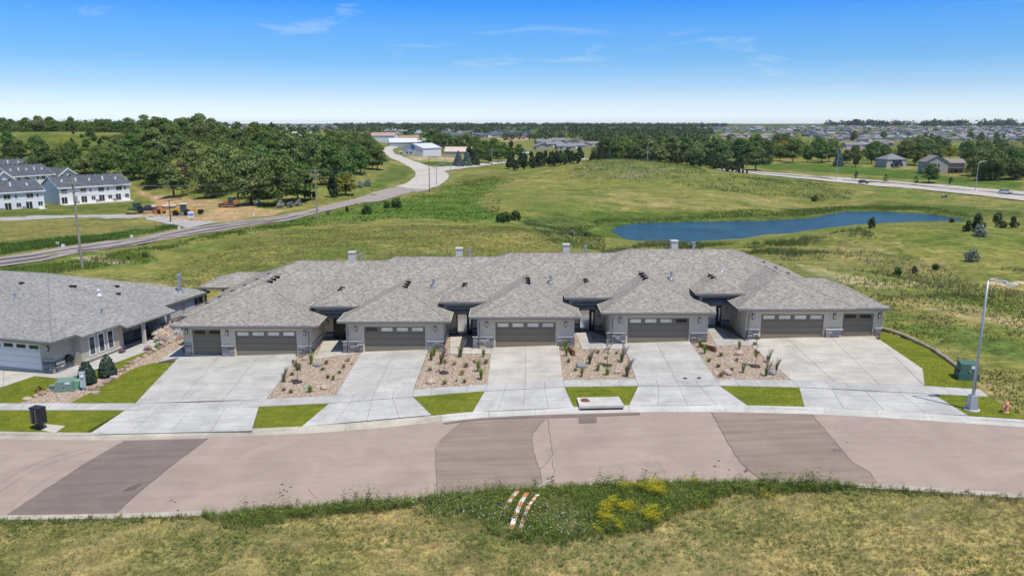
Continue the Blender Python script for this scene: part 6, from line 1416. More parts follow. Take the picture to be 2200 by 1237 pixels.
# culvert ends and a gravel pile
p = gp(2028, 425); b = MB(); b.tube([(0, .6, .5), (0, -.8, .4)], .75, 12, cap=False); b.tube([(0, .6, .5), (0, -.6, .4)], .62, 12); r = b.build('culvert_end', M_kerb, loc=p, label='concrete culvert end with dark mouth below the highway', cat='culvert')
p = gp(2170, 611); b = MB()
q = random.Random(4); r = empty('straw_pile', p, 0, 'pile of pale straw behind the street lamp head', 'straw pile')
b = MB()
for i in range(10): b.ball(q.uniform(-2.2, 1.8), q.uniform(-.7, .7), .05, q.uniform(.5, 1.1), q.uniform(.4, .7), q.uniform(.15, .4), jit=.2, seed=i)
b.build('heap', pm('straw', (.50, .40, .27), .3, 6, .95, .6), r, kind='stuff')

# ------------------------------------------------------------------ barns and houses of the middle distance
def hbox(name, label, cat, p, rz, L, D, eave, rise, wall, roof, hip=False, group=None, wins=(), door=None, over=.4, garage=None, part_name='wall'):
    r = empty(name, p, rz, label, cat, group); b = MB(); b.box(-L/2, L/2, -D/2, D/2, -2.0, eave)
    if not hip: b.add([(-L/2, -D/2, eave), (-L/2, D/2, eave), (-L/2, 0, eave + rise), (L/2, -D/2, eave), (L/2, D/2, eave), (L/2, 0, eave + rise)], [(0, 2, 1), (3, 4, 5), (0, 3, 5, 2), (4, 1, 2, 5)])
    b.build('wall', wall, r); o = over; s_ = rise / (D / 2); z = eave - o * s_; i_ = min(D/2 + o, L/2) if hip else 0
    b = MB(); v = [(-L/2-o, -D/2-o, z), (L/2+o, -D/2-o, z), (L/2+o, D/2+o, z), (-L/2-o, D/2+o, z), (-L/2-o+i_, 0, eave + rise + .05), (L/2+o-i_, 0, eave + rise + .05)]
    b.add(v, [(0,1,5,4), (1,2,5), (2,3,4,5), (3,0,4)] if hip else [(0,1,5,4), (2,3,4,5)]); b.add([(x, y, zz - .2) for x, y, zz in v], [(1,0,4,5), (3,2,5,4)] + ([(2,1,5), (0,3,4)] if hip else [])); b.add([v[0], v[1], (v[1][0], v[1][1], z - .2), (v[0][0], v[0][1], z - .2), v[2], v[3], (v[3][0], v[3][1], z - .2), (v[2][0], v[2][1], z - .2)], [(3,2,1,0), (7,6,5,4)])
    b.build('roof', roof, r)
    for x, z0, w_, h_ in wins: b = MB(); b.box(x - w_/2, x + w_/2, -D/2 - .08, -D/2 - .003, z0, z0 + h_); b.build('window', M_dpane, r)
    if garage: b = MB(); b.box(garage[0], garage[1], -D/2 - .06, -D/2 - .003, 0, 2.3); b.build('garage_door', M_whitedoor, r)
    return r
M_wwall = pm('metal_wall_white', (.70, .71, .74), .04, 2); M_groof = pm('metal_roof_pale', (.62, .63, .64), .05, 2, .4); M_tanroof = pm('metal_roof_tan', (.60, .50, .42), .06, 2, .5); M_redroof = pm('roof_faded_red', (.44, .29, .25), .08, 2); M_beige = pm('wall_beige', (.52, .45, .36), .06, 2); M_bluegrey = pm('wall_bluegrey', (.34, .38, .43), .06, 2); M_navyroof = pm('roof_navy', (.03, .04, .075), .15, 2, .5); M_bnr = pm('trim_blue_dark', (.12, .17, .20), .05, 3)
p = gp(905, 334); p += Vector((0, 6, 0))
r = hbox('white_barn', 'white metal barn with a round blue emblem on its gable', 'barn', p, R(62), 20, 15, 4.6, 2.6, M_wwall, M_groof)
b = MB(); b.box(-10.06, -10.005, -6.5, -2.2, 0, 3.2); b.build('barn_door', M_groof, r)
b = MB(); b.M = Matrix.Translation((-10.01, 0, 5.0)) @ Matrix.Rotation(R(-90), 4, 'Y'); b.lathe([(1.5, 0), (1.5, .08)], 18); b.build('emblem', M_blue, r)
for y in (1.5, 4.2): b = MB(); b.box(-10.05, -10.005, y - .7, y + .7, 1.2, 2.3); b.build('window', M_dpane, r)
p = gp(985, 337) + Vector((0, 4, 0)); hbox('tan_shed', 'tan shed with a low metal roof behind the blue spruce', 'shed', p, R(-6), 17, 10, 3.6, 2.6, M_beige, M_tanroof)
p = Vector(XY(876, 640)); hbox('storage_shed', 'long pale grey storage shed behind the white barn', 'shed', p, R(12), 30, 14, 4.2, 3.0, M_bluegrey, M_groof)
p = Vector(XY(826, 700)); hbox('storage_shed', 'white building with faded red roof where the winding road disappears', 'shed', p, R(-8), 22, 14, 6, 2.5, M_wwall, M_redroof)
p = Vector(XY(675, 560)); p.z = 3.0; hbox('navy_roof_hall', 'long hall with a dark navy roof above the grove', 'hall', p, R(-3), 30, 16, 3.5, 2.6, M_bluegrey, M_navyroof)
p = Vector(XY(640, 620)); p.z = 3.2; hbox('cream_hall', 'cream hall with a pale metal roof rising above the grove', 'hall', p, R(-3), 22, 16, 5.5, 2.8, M_beige, M_groof)
r = car(868, 331, 170, M_whitep, 'white van parked left of the white barn'); r.scale = (1.3, 1.2, 1.6)
r = car(1127, 333, 20, M_whitep, 'white truck parked at the far lot beyond the side road'); r.scale = (1.8, 1.3, 1.9)
# two houses on the right behind the highway
M_w1 = pm('house_wall_grey', (.42, .40, .38), .05, 2); M_r1 = pm('house_roof_grey', (.20, .21, .22), .12, 3); M_r2 = pm('house_roof_brown', (.25, .21, .19), .12, 3); M_wdk = pm('deck_brown', (.16, .12, .10), .1, 3)
p = gp(1921, 360) + Vector((0, 5, 0)); r = hbox('family_house', 'grey house with a dark gable porch between trees behind the highway', 'house', p, R(10), 13, 11, 5.0, 2.8, M_w1, M_r1, True, wins=((-3, .8, 1.6, 1.5), (0, .8, 1.6, 1.6), (3.5, .8, 1.6, 1.5), (-2, 3.3, 1.3, 1.1), (2.5, 3.3, 1.3, 1.1)))
b = MB(); b.box(-2.5, 2.5, -7.2, -5.51, 2.4, 2.6); b.add([(-2.8, -7.4, 2.605), (2.8, -7.4, 2.605), (0, -7.4, 4.6), (-2.8, -5.5, 2.605), (2.8, -5.5, 2.605), (0, -5.5, 4.6)], [(0,1,2), (5,4,3), (0,2,5,3), (1,4,5,2)]); b.build('porch_gable', M_navyroof, r)
p = gp(2030, 373) + Vector((0, 5, 0)); r = hbox('family_house', 'taupe gabled house with raised deck behind the highway on the right', 'house', p + Vector((-4, 0, 0)), R(80), 12, 11, 6.2, 3.2, M_w1, M_r2)
r2_ = r; b = MB(); b.M = Matrix.Rotation(R(-80), 4, 'Z'); b.box(5.6, 15, -3.0, 5, -1.5, 5.4); b.build('wing', M_w1, r)
b = MB(); b.M = Matrix.Rotation(R(-80), 4, 'Z'); b.add([(5.4, -3.8, 5.42), (15.6, -3.8, 5.42), (15.6, 1, 7.6), (5.4, 1, 7.6), (15.6, 5.8, 5.42), (5.4, 5.8, 5.42)], [(0,1,2,3), (2,4,5,3)]); b.build('wing_roof', M_r2, r)
b = MB(); b.M = Matrix.Rotation(R(-80), 4, 'Z'); b.box(6, 15, -6, -3.02, 2.7, 2.9); b.build('deck', M_wdk, r)
for x in (6.3, 10.5, 14.7): b = MB(); b.M = Matrix.Rotation(R(-80), 4, 'Z'); b.box(x - .15, x + .15, -5.9, -5.6, -1, 2.69); b.build('post', M_wdk, r)
for x, z in ((-2, 3.4), (0, 3.4), (2, 3.4), (-1, .6), (8, .4), (11, .4)):
    b = MB(); b.M = Matrix.Rotation(R(-80), 4, 'Z'); y_ = -6.1 if x < 6 else -3.1; b.box(x - .55, x + .55, y_ - .02, y_ + .05 if x > 6 else y_ + .09, z, z + 1.6); b.build('window', M_dpane, r)

# ------------------------------------------------------------------ far housing: one small mesh per house
WC = [('pale_grey', (.52, .52, .52)), ('white', (.74, .74, .74)), ('beige', (.55, .48, .40)), ('slate', (.20, .23, .28)), ('taupe', (.36, .33, .30))]
RC = [('grey', (.21, .21, .22)), ('slate', (.10, .115, .15)), ('brown', (.25, .205, .18)), ('pale', (.32, .31, .30))]
M_wc = [(n_, pm('far_wall_' + n_, c, .05, 1)) for n_, c in WC]; M_rc = [(n_, pm('far_roof_' + n_, c, .10, 1)) for n_, c in RC]
HM = {}
def far_house_mesh(wi, ri, v):
    key = (wi, ri, v)
    if key in HM: return HM[key]
    q = random.Random(v); b = MB(); L, D, ev, rs = q.uniform(13, 19), q.uniform(10, 13), q.choice([3.2, 3.4, 5.6]), q.uniform(2.2, 3.4); hip = q.random() < .6
    b.box(-L/2, L/2, -D/2, D/2, -3, ev, 0); o = .6; i_ = D/2 if hip else 0
    vv = [(-L/2-o, -D/2-o, ev - .15), (L/2+o, -D/2-o, ev - .15), (L/2+o, D/2+o, ev - .15), (-L/2-o, D/2+o, ev - .15), (-L/2-o+i_, 0, ev + rs), (L/2+o-i_, 0, ev + rs)]
    b.add(vv, [(0,1,5,4), (1,2,5), (2,3,4,5), (3,0,4)], 1)
    gx_ = q.uniform(-L*.25, L*.25); gw = q.uniform(5, 7); b.box(gx_ - gw/2, gx_ + gw/2, -D/2 - 3.5, -D/2, -3, ev * .95, 0)
    b.add([(gx_ - gw/2 - .4, -D/2 - 4, ev * .95), (gx_ + gw/2 + .4, -D/2 - 4, ev * .95), (gx_, -D/2 - 4, ev * .95 + 2.2), (gx_ - gw/2 - .4, 0, ev * .95), (gx_ + gw/2 + .4, 0, ev * .95), (gx_, 0, ev * .95 + 2.2)], [(0,2,5,3), (1,4,5,2)], 1); b.add([(gx_ - gw/2, -D/2 - 3.5, ev * .95), (gx_ + gw/2, -D/2 - 3.5, ev * .95), (gx_, -D/2 - 3.5, ev * .95 + 2.0)], [(0,1,2)], 0)
    for q_ in range(4): x = -L/2 + (q_ + .5) * L / 4; b.box(x - .7, x + .7, -D/2 - (3.56 if abs(x - gx_) < gw/2 else .06), -D/2 - (3.505 if abs(x - gx_) < gw/2 else .003), .9, 2.4, 2)
    b.box(gx_ - 2.2, gx_ + 2.2, -D/2 - 3.6, -D/2 - 3.57, 0, 2.3, 3)
    HM[key] = b.mesh('far_house', [M_wc[wi][1], M_rc[ri][1], M_dpane, M_whitedoor]); return HM[key]
def far_house(px, Y, grp, wi=None, ri=None, dz=0, sc=1.0):
    wi = rnd.choices(range(5), (4, 2, 3, 2, 2))[0] if wi is None else wi; ri = rnd.choices(range(4), (4, 3, 3, 2))[0] if ri is None else ri
    p = Vector(XY(px, Y)); o = link('far_house', far_house_mesh(wi, ri, rnd.randrange(4)), None, p + Vector((0, 0, dz)), (0, 0, R(rnd.choice([0, 15, -20, 90, 75, 180, 200, 30]) + rnd.uniform(-8, 8))), (sc, sc, sc))
    nm = {'pale_grey': 'pale grey'}.get(M_wc[wi][0], M_wc[wi][0]); props(o, f'{nm} walled house with {M_rc[ri][0]} roof {grp}', 'house', f'houses {grp}')
def yfor(px, py):
    return G(px, py)[1]
placed = []
def spread(n, pxr, pyr, grp, mind=15, **kw):
    k_ = 0; tries = 0
    while k_ < n and tries < n * 30:
        tries += 1; px = rnd.uniform(*pxr); py = rnd.uniform(*(pyr(px) if callable(pyr) else pyr)); x, y, z = G(px, py)
        if y > 5500 or any((x - a) ** 2 + (y - c) ** 2 < mind ** 2 for a, c in placed): continue
        placed.append((x, y)); far_house(px, y, grp, **kw); k_ += 1
spread(46, (1790, 2230), (296, 304), 'on the near edge of the right hillside', 19)
spread(62, (1640, 2230), (283, 296), 'in the middle of the right hillside', 20)
spread(60, (1640, 2230), (274.5, 284), 'near the crest of the right hillside', 22)
spread(22, (1500, 1640), (276, 283), 'on the ridge above the green far field', 22)
spread(10, (1530, 1700), (293, 302), 'with trees below the green far field', 20, wi=2, ri=2)
spread(34, (486, 720), (270.5, 279), 'on the far left ridge', 22)
spread(16, (490, 560), (276, 284), 'in the white cluster behind the grove', 18, wi=1)
spread(18, (830, 1000), (283, 291), 'in the row beyond the dirt field', 18)
spread(30, (940, 1130), (286, 296), 'in the dark roofed estate beyond the barns', 16, ri=1)
spread(5, (1380, 1440), (292, 300), 'half hidden in the woods behind the pines', 18, ri=1)
spread(6, (1815, 1900), (318, 312), 'beside the brown field on the right', 20)
for i in range(26):
    px = rnd.uniform(1130, 1275); py = rnd.uniform(304, 322); x, y, z = G(px, py)
    if any((x - a) ** 2 + (y - c) ** 2 < 196 for a, c in placed): continue
    placed.append((x, y)); p = Vector((x, y, z)); hbox('villa_unit', 'low grey villa with long grey roof in the villa cluster', 'villa', p, R(rnd.choice([8, 98]) + rnd.uniform(-4, 4)), 17, 11, 3.2, 2.2, M_wc[4][1], M_rc[0][1], group='grey villa cluster beyond the junipers', wins=((-5, .8, 1.5, 1.2), (3, .8, 1.5, 1.2)), garage=(-2, 1.6))

# ------------------------------------------------------------------ trees
GRV = 'trees of the dense grove left of the winding road'
front = [(285, 312), (330, 278), (400, 255), (470, 244), (540, 236), (600, 236), (650, 243), (700, 257), (760, 292), (815, 340)]
def fy(px):
    for (a, ya), (c, yc) in zip(front, front[1:]):
        if a <= px <= c: return ya + (yc - ya) * (px - a) / (c - a)
    return front[0][1] if px < 285 else front[-1][1]
used = []
def clear(x, y, d): return all((x - a) ** 2 + (y - c) ** 2 > d * d for a, c in used)
n_ = 0
for t_ in range(900):
    if n_ >= 105: break
    px = rnd.uniform(275, 815); Y = fy(px) + rnd.random() ** 1.5 * 210 + 3; x, y, z = XY(px, Y)
    if not clear(x, y, 5.2): continue
    used.append((x, y)); n_ += 1
    kd = rnd.choices(['broad', 'willow', 'rusty', 'spruce', 'green_yellow'], (60, 34, 2, 3, 1))[0]
    if 410 < px < 580 and Y < 300: kd = 'willow' if rnd.random() < .75 else 'broad'
    lim = (13.2 if Y < 300 else 12.0); sc = (lim / 12.2 if kd == 'broad' else lim / 12.3) * rnd.uniform(.78, 1.08)
    wh = ('in its front row' if Y < fy(px) + 22 else 'just behind its front row' if Y < fy(px) + 70 else 'deep inside it' if Y < fy(px) + 140 else 'at its far back') + (', by the dirt lot' if px < 420 else ', behind the bulldozer' if px < 560 else ', behind the grove pole' if px < 700 else ', toward the road bend')
    tree(kd, (x, y, z), sc, {k__: v__ + wh for k__, v__ in {'broad': 'dark broadleaf tree of the dense grove ', 'willow': 'pale billowing tree of the dense grove ', 'rusty': 'rusty brown tree of the dense grove ', 'spruce': 'dark spruce of the dense grove ', 'green_yellow': 'yellow green tree of the dense grove '}.items()}[kd], group=GRV)
def T(px, py, kind, hpx, label, group=None, dpx=0, **kw):
    """tree with its foot at a pixel and a height given in photograph pixels"""
    x, y, z = G(px, py); d = y * cp - (z - CAMZ) * sp; h = hpx / FPX * d; base = {'broad': 11.6, 'willow': 11.9, 'spruce': 10.0, 'bluespruce': 9.9, 'juniper': 6.4, 'yellow': 9.2, 'young': 5.4, 'bush': 1.75, 'silver': 1.75, 'green_yellow': 6.4, 'rusty': 7.6, 'leaning': 3.9}[kind]
    used.append((x, y)); return tree(kind, (x, y, z), h / base, label, group=group, sz=kw.pop('sz', 1.0), **kw)
T(540, 440, 'willow', 92, 'large round pale green tree at the front corner of the grove'); T(600, 443, 'broad', 100, 'big dark rounded tree at the front of the grove', sz=1.0); T(640, 434, 'broad', 90, 'dark rounded tree beside the big front tree of the grove')
T(743, 420, 'green_yellow', 46, 'bright yellow green tree at the right front of the grove'); T(712, 424, 'juniper', 62, 'dark upright juniper at the grove front near the yellow tree'); T(668, 430, 'juniper', 62, 'dark upright juniper right of the big front tree')
T(430, 300, 'willow', 54, 'tallest tree on the skyline at the end of the left ridge'); T(405, 300, 'broad', 44, 'tree left of the tallest skyline tree'); T(455, 303, 'broad', 46, 'tree right of the tallest skyline tree')
for px, py in ((555, 442), (603, 446), (625, 446), (642, 443), (790, 400), (773, 403)): T(px, py, 'silver', 14, 'silvery shrub at the foot of the grove', 'silvery shrubs below the grove', cat='shrub')
# left: dark belt behind the apartments, hill trees, ridge wood
for i in range(56):
    px = rnd.uniform(-30, 340); Y = 318 + rnd.uniform(0, 62) - px * .10; x, y, z = XY(px, Y)
    if clear(x, y, 5): used.append((x, y)); tree(rnd.choice(['broad', 'broad', 'willow', 'juniper']), (x, y, z), rnd.uniform(.65, .95), 'dark tree in the belt below the hill ' + ('behind the cut-off apartment row' if px < 60 else 'behind the tall apartment block' if px < 150 else 'right of the tall apartment block' if px < 230 else 'where the belt meets the grove') + (', front side' if Y < 345 else ', hill side'), group='belt of trees behind the apartments')
for i in range(60):
    px = rnd.uniform(-40, 420); Y = rnd.uniform(535, 640) - max(0, px - 250) * .2; x, y, z = XY(px, Y)
    if clear(x, y, 6.5): used.append((x, y)); tree(rnd.choice(['broad', 'broad', 'willow', 'broad', 'juniper']), (x, y, z), rnd.uniform(.62, .92), 'tree of the skyline wood above the green hill, ' + ('left end' if px < 80 else 'over the tall apartment block' if px < 200 else 'over the lone hillside trees' if px < 310 else 'near the tallest skyline tree'), group='wood on the left skyline')
for px, py, h, kd in ((155, 313, 20, 'juniper'), (196, 300, 26, 'broad'), (203, 303, 12, 'bush'), (215, 312, 18, 'juniper'), (245, 309, 18, 'broad'), (187, 322, 22, 'broad'), (158, 290, 10, 'juniper'), (175, 296, 8, 'bush'), (265, 322, 20, 'broad'), (290, 300, 18, 'broad'), (222, 300, 8, 'bush'), (232, 301, 8, 'bush'), (325, 305, 26, 'broad'), (360, 305, 28, 'broad'), (345, 318, 26, 'willow')):
    T(px, py, kd, h, 'lone tree dotted on the green hillside above the apartments' if kd != 'bush' else 'small round bush on the green hillside', 'trees on the green hillside', cat='tree' if kd != 'bush' else 'bush')
# barns
for px, py, h, kd in ((930, 322, 36, 'broad'), (945, 324, 34, 'broad'), (962, 328, 34, 'broad'), (915, 322, 34, 'broad'), (985, 326, 30, 'broad'), (1003, 330, 38, 'broad'), (1020, 335, 36, 'broad'), (1042, 338, 30, 'broad'), (1060, 340, 36, 'broad'), (1078, 342, 30, 'broad'), (1100, 343, 40, 'juniper'), (1115, 341, 26, 'broad'), (1030, 350, 34, 'broad'), (1050, 352, 30, 'broad'), (1070, 349, 34, 'broad'), (1090, 348, 28, 'broad'), (1010, 347, 34, 'juniper')):
    T(px, py, kd, h * 1.15, ('upright ' if kd == 'juniper' else '') + 'dark tree in the clump by the barns, ' + ('behind the white barn' if px < 970 else 'behind the tan shed' if px < 1030 else 'right end') + (', back row' if py < 330 else ''), 'clump of trees by the barns')
T(985, 358, 'bluespruce', 38, 'blue green spruce left of the dark spruce by the side road', sz=.9); T(1003, 357, 'bluespruce', 34, 'blue green spruce at the middle of the side road clump'); T(1022, 356, 'spruce', 34, 'dark spruce at the right end of the side road clump'); T(1004, 358, 'yellow', 8, 'small yellow shrub at the foot of the blue spruces', cat='shrub')
# juniper belts
for i in range(32):
    t = i / 31; T(1092 + 150 * t + rnd.uniform(-5, 5), 366 - 16 * t + rnd.uniform(-6, 3), 'juniper', rnd.uniform(27, 38), 'dark juniper in the short belt beyond the green valley, ' + ('left end' if t < .33 else 'middle' if t < .67 else 'right end'), 'junipers of the left belt')
for i in range(36):
    t = i / 35; T(1440 + 145 * t + rnd.uniform(-5, 5), 347 + 25 * t + rnd.uniform(-7, 2), 'juniper', rnd.uniform(23, 33), 'dark juniper in the slanting belt left of the highway, ' + ('far end' if t < .33 else 'middle' if t < .67 else 'near end'), 'junipers of the right belt')
for px in (1588, 1596, 1604): T(px, 373, 'juniper', 11, 'small juniper where the highway appears', 'small junipers at the highway')
# shelter belt behind the mound
for i in range(74):
    px = rnd.uniform(1272, 1650); Y = rnd.uniform(470, 600) - (px - 1272) * .05; x, y, z = XY(px, Y)
    if not clear(x, y, 6): continue
    used.append((x, y)); kd = rnd.choices(['broad', 'spruce', 'willow', 'juniper'], (9, 5, 4, 3))[0]; sc = rnd.uniform(.95, 1.35) * (1.35 if kd == 'juniper' else 1)
    tree(kd, (x, y, z), sc, {'broad': 'dark broadleaf tree in the shelter belt behind the mound', 'spruce': 'dark spruce in the shelter belt behind the grassy mound', 'willow': 'paler green tree in the shelter belt behind the mound', 'juniper': 'dark juniper in the shelter belt behind the mound'}[kd] + (', left end' if px < 1370 else ', middle' if px < 1500 else ', right end') + (', front' if Y < 520 else ', back'), group='shelter belt behind the mound')
T(1622, 352, 'spruce', 40, 'broad dark spruce at the right end of the shelter belt', sz=.85); T(1644, 353, 'spruce', 42, 'dark spruce next to the end of the shelter belt', sz=.85); T(1684, 340, 'yellow', 36, 'bright yellow tree above the lawn behind the highway'); T(1675, 346, 'broad', 34, 'olive round tree below the bright yellow tree'); T(1703, 349, 'broad', 50, 'dark rounded tree right of the yellow tree'); T(1735, 349, 'broad', 34, 'dark tree behind the lawn, second right of the yellow tree')
for px, py, h, kd in ((1765, 350, 46, 'broad'), (1780, 348, 42, 'broad'), (1818, 352, 30, 'broad'), (1838, 352, 38, 'broad'), (1838, 358, 22, 'juniper'), (1872, 352, 44, 'broad'), (1888, 356, 30, 'juniper'), (1945, 352, 50, 'willow'), (1965, 356, 48, 'broad'), (1985, 350, 52, 'willow'), (1757, 345, 30, 'broad'), (1880, 345, 40, 'broad'), (1900, 345, 34, 'willow'), (2075, 350, 46, 'broad'), (2010, 345, 34, 'broad')):
    T(px, py, kd, h, 'green tree in the row around the two houses behind the highway', 'garden trees behind the highway') if False else T(px, py, kd, h, ('tall ' if h > 43 else 'medium ' if h > 33 else 'small ') + {'broad': 'dark round', 'willow': 'pale green', 'juniper': 'dark upright'}[kd] + ' garden tree behind the highway ' + ('at the lawn left of the grey house' if px < 1895 else 'beside the grey porch house' if px < 1980 else 'beside the taupe gabled house'), 'garden trees behind the highway')
T(1801, 357, 'bluespruce', 36, 'tall blue spruce at the edge of the lawn'); T(1977, 360, 'yellow', 18, 'small yellow tree left of the taupe house'); T(2040, 345, 'yellow', 30, 'golden yellow tree behind the taupe house'); T(1995, 393, 'broad', 46, 'big dark tree in front of the taupe house', sz=.85)
for px, py in ((1838, 388), (1902, 394), (1968, 397), (2042, 400)): T(px, py, 'young', 19, 'young dark tree planted along the far highway', 'young trees along the highway')
for i in range(26):
    px = rnd.uniform(2080, 2240); Y = rnd.uniform(345, 480); x, y, z = XY(px, Y)
    if clear(x, y, 5): used.append((x, y)); tree(rnd.choice(['broad', 'broad', 'willow']), (x, y, z), rnd.uniform(.75, 1.05), 'green tree in the thick wood behind the highway at the right edge' + (', front row' if Y < 375 else ', second row' if Y < 415 else ', far back'), group='wood at the right edge')
for i in range(70):
    px = rnd.uniform(1560, 2240); py = rnd.uniform(300, 340); 
    if 1795 < px < 1915 and 303 < py < 334: continue
    x, y, z = G(px, py)
    if clear(x, y, 9): used.append((x, y)); tree(rnd.choices(['broad', 'willow', 'spruce', 'green_yellow'], (8, 3, 1, .4))[0], (x, y, z), rnd.uniform(.75, 1.15), 'green tree below the hillside houses, ' + ('left of the brown field' if px < 1795 else 'above the two highway houses' if px < 2060 else 'at the right edge') + (', farther row' if py < 318 else ', nearer row'), group='trees below the hillside houses')
# shrubs of the fields
for px, py, h, kd, lb in ((1090, 476, 22, 'bush', 'wide dark bush in the green hollow behind the houses'), (1076, 477, 18, 'bush', 'left part bush of the dark pair in the green hollow'), (1107, 474, 20, 'bush', 'right dark bush in the green hollow'), (853, 446, 20, 'bush', 'dark round bush left of the green valley'), (830, 447, 14, 'bush', 'low dark bush beside the round valley bush'), (787, 460, 20, 'bush', 'small upright bush on the slope below the county road'), (745, 456, 16, 'juniper', 'small dark juniper below the county road'), (1230, 506, 12, 'silver', 'grey green shrub left of the pond'), (1260, 508, 10, 'bush', 'small bush near the left pond bank'), (2088, 561, 24, 'silver', 'pale silver shrub on the right slope'), (1872, 490, 28, 'leaning', 'leaning willow shrub at the near pond bank'), (2075, 497, 28, 'leaning', 'leaning shrub right of the pond, leftmost of the group'), (2103, 497, 46, 'leaning', 'tallest leaning shrub right of the pond'), (2104, 508, 24, 'silver', 'silver shrub in front of the leaning group'), (2150, 490, 40, 'leaning', 'dark leaning shrub right of the group by the pond'), (2180, 490, 30, 'leaning', 'leaning shrub near the right edge'), (2046, 478, 10, 'bush', 'pale green bush at the right tip of the pond'), (1485, 533, 14, 'silver', 'pale shrub showing above the ridge at the pond'), (2008, 580, 14, 'bush', 'small bush in the rough grass, left of the silver shrub'), (1965, 588, 20, 'leaning', 'dark shrub in the rough grass above the right garage'), (1930, 592, 18, 'bush', 'low dark shrub in the rough grass'), (1750, 432, 12, 'bush', 'lone bush above the pond'), (275, 558, 9, 'bush', 'small bush at the gravel pull-off'), (312, 553, 12, 'bush', 'round bush right of the gravel pull-off'), (705, 460, 8, 'silver', 'small grey shrub right of the grove pole')):
    T(px, py, kd, h, lb, cat='shrub' if kd != 'bush' else 'bush')
# far woods that read as one mass
def mass(name, n, pxr, pyr, hs, c1, c2, seed, q=26, size=3.2, kind='stuff', parent=None, place=None, skip=None):
    g = np.random.default_rng(seed); P, D, Cc, Sz = [], [], [], []
    for i in range(n):
        if place: x, y, z = place(g)
        else:
            px = g.uniform(*pxr); py = g.uniform(*pyr)
            if skip and skip(px, py): continue
            x, y, z = G(px, py)
        h = g.uniform(*hs); w_ = h * g.uniform(*((.4, .7) if y < 2200 else (.6, 1.6)))
        d = g.normal(size=(q, 3)); d[:, 2] = np.abs(d[:, 2]); d /= np.linalg.norm(d, axis=1, keepdims=True); P.append(np.array([x, y, z]) + d * np.array([w_, w_, h]) * g.uniform(.6, 1, (q, 1))); D.append(d); t = g.random() * .6 + g.random((q, 1)) * .4; Cc.append(np.array(c1) * (1 - t) + np.array(c2) * t); Sz.append(np.full(q, size) * g.uniform(.6, 1.2, q) * h / 11)
    me_ = leafmesh(name, np.concatenate(P), np.concatenate(D), np.concatenate(Sz), np.concatenate(Cc), M_wood, seed=seed); o = link(name, me_); props(o, kind=kind); return o
M_wood = vmat('far_wood_leaves', .85, .0, 0, 1, .1)
mass('far_woods', 620, (860, 1530), (270, 290), (7, 13), (.030, .058, .022), (.090, .135, .050), 1, 30, 3.6)
mass('far_woods', 330, (1260, 1520), (288, 312), (8, 13), (.030, .060, .02), (.095, .145, .045), 2, 40, 3.0)
mass('far_woods', 300, (-40, 490), (269, 272), (5, 12), (.045, .07, .045), (.09, .12, .075), 3, 40, 5.0)  # horizon woods: bluish haze fade mixed into the leaf colours
mass('far_woods', 560, (720, 1560), (269, 273), (5, 11), (.045, .07, .045), (.09, .12, .075), 33, 40, 5.0)  # same haze tint in the leaf colours
mass('far_woods', 420, (-40, 430), None, (7, 10.5), (.04, .075, .02), (.13, .185, .045), 34, 70, 1.5, place=lambda g: XY(g.uniform(-40, 430), g.uniform(545, 680)))
mass('far_woods', 300, (1560, 2240), (303, 338), (5, 10), (.045, .08, .02), (.14, .195, .05), 35, 70, 1.6, skip=lambda px, py: 1795 < px < 1918 and 302 < py < 336)
mass('far_woods', 190, (1275, 1660), None, (6, 12), (.035, .065, .02), (.10, .15, .045), 36, 80, 1.5, place=lambda g: XY(g.uniform(1275, 1660), g.uniform(500, 640)))
mass('far_woods', 120, (2090, 2240), None, (6, 11), (.05, .085, .02), (.15, .2, .05), 37, 90, 1.3, place=lambda g: XY(g.uniform(2090, 2240), g.uniform(352, 480)))
mass('grove_understory', 300, (300, 815), None, (4.5, 8.5), (.045, .085, .02), (.15, .215, .05), 40, 90, 1.1, place=lambda g: (lambda p_: XY(p_, fy(p_) + 12 + g.random() * 190))(g.uniform(300, 812)))
mass('far_woods', 90, (-40, 330), None, (5, 9), (.035, .065, .02), (.10, .15, .04), 38, 90, 1.2, place=lambda g: XY(g.uniform(-40, 330), g.uniform(318, 372)))
mass('far_woods', 230, (1650, 2240), (277, 302), (4, 8), (.045, .075, .025), (.12, .165, .05), 39, 50, 2.0)
mass('far_woods', 110, (1780, 2240), (268.6, 271), (6, 22), (.045, .07, .05), (.085, .115, .075), 4, 44, 5.0)  # leaf colours carry the painted haze tint here too
mass('far_woods', 170, (560, 860), (274, 288), (7, 11), (.030, .058, .02), (.085, .13, .045), 5, 26, 3.4)
mass('far_woods', 90, (1080, 1290), (292, 302), (7, 11), (.030, .058, .02), (.085, .13, .045), 6, 36, 2.8)
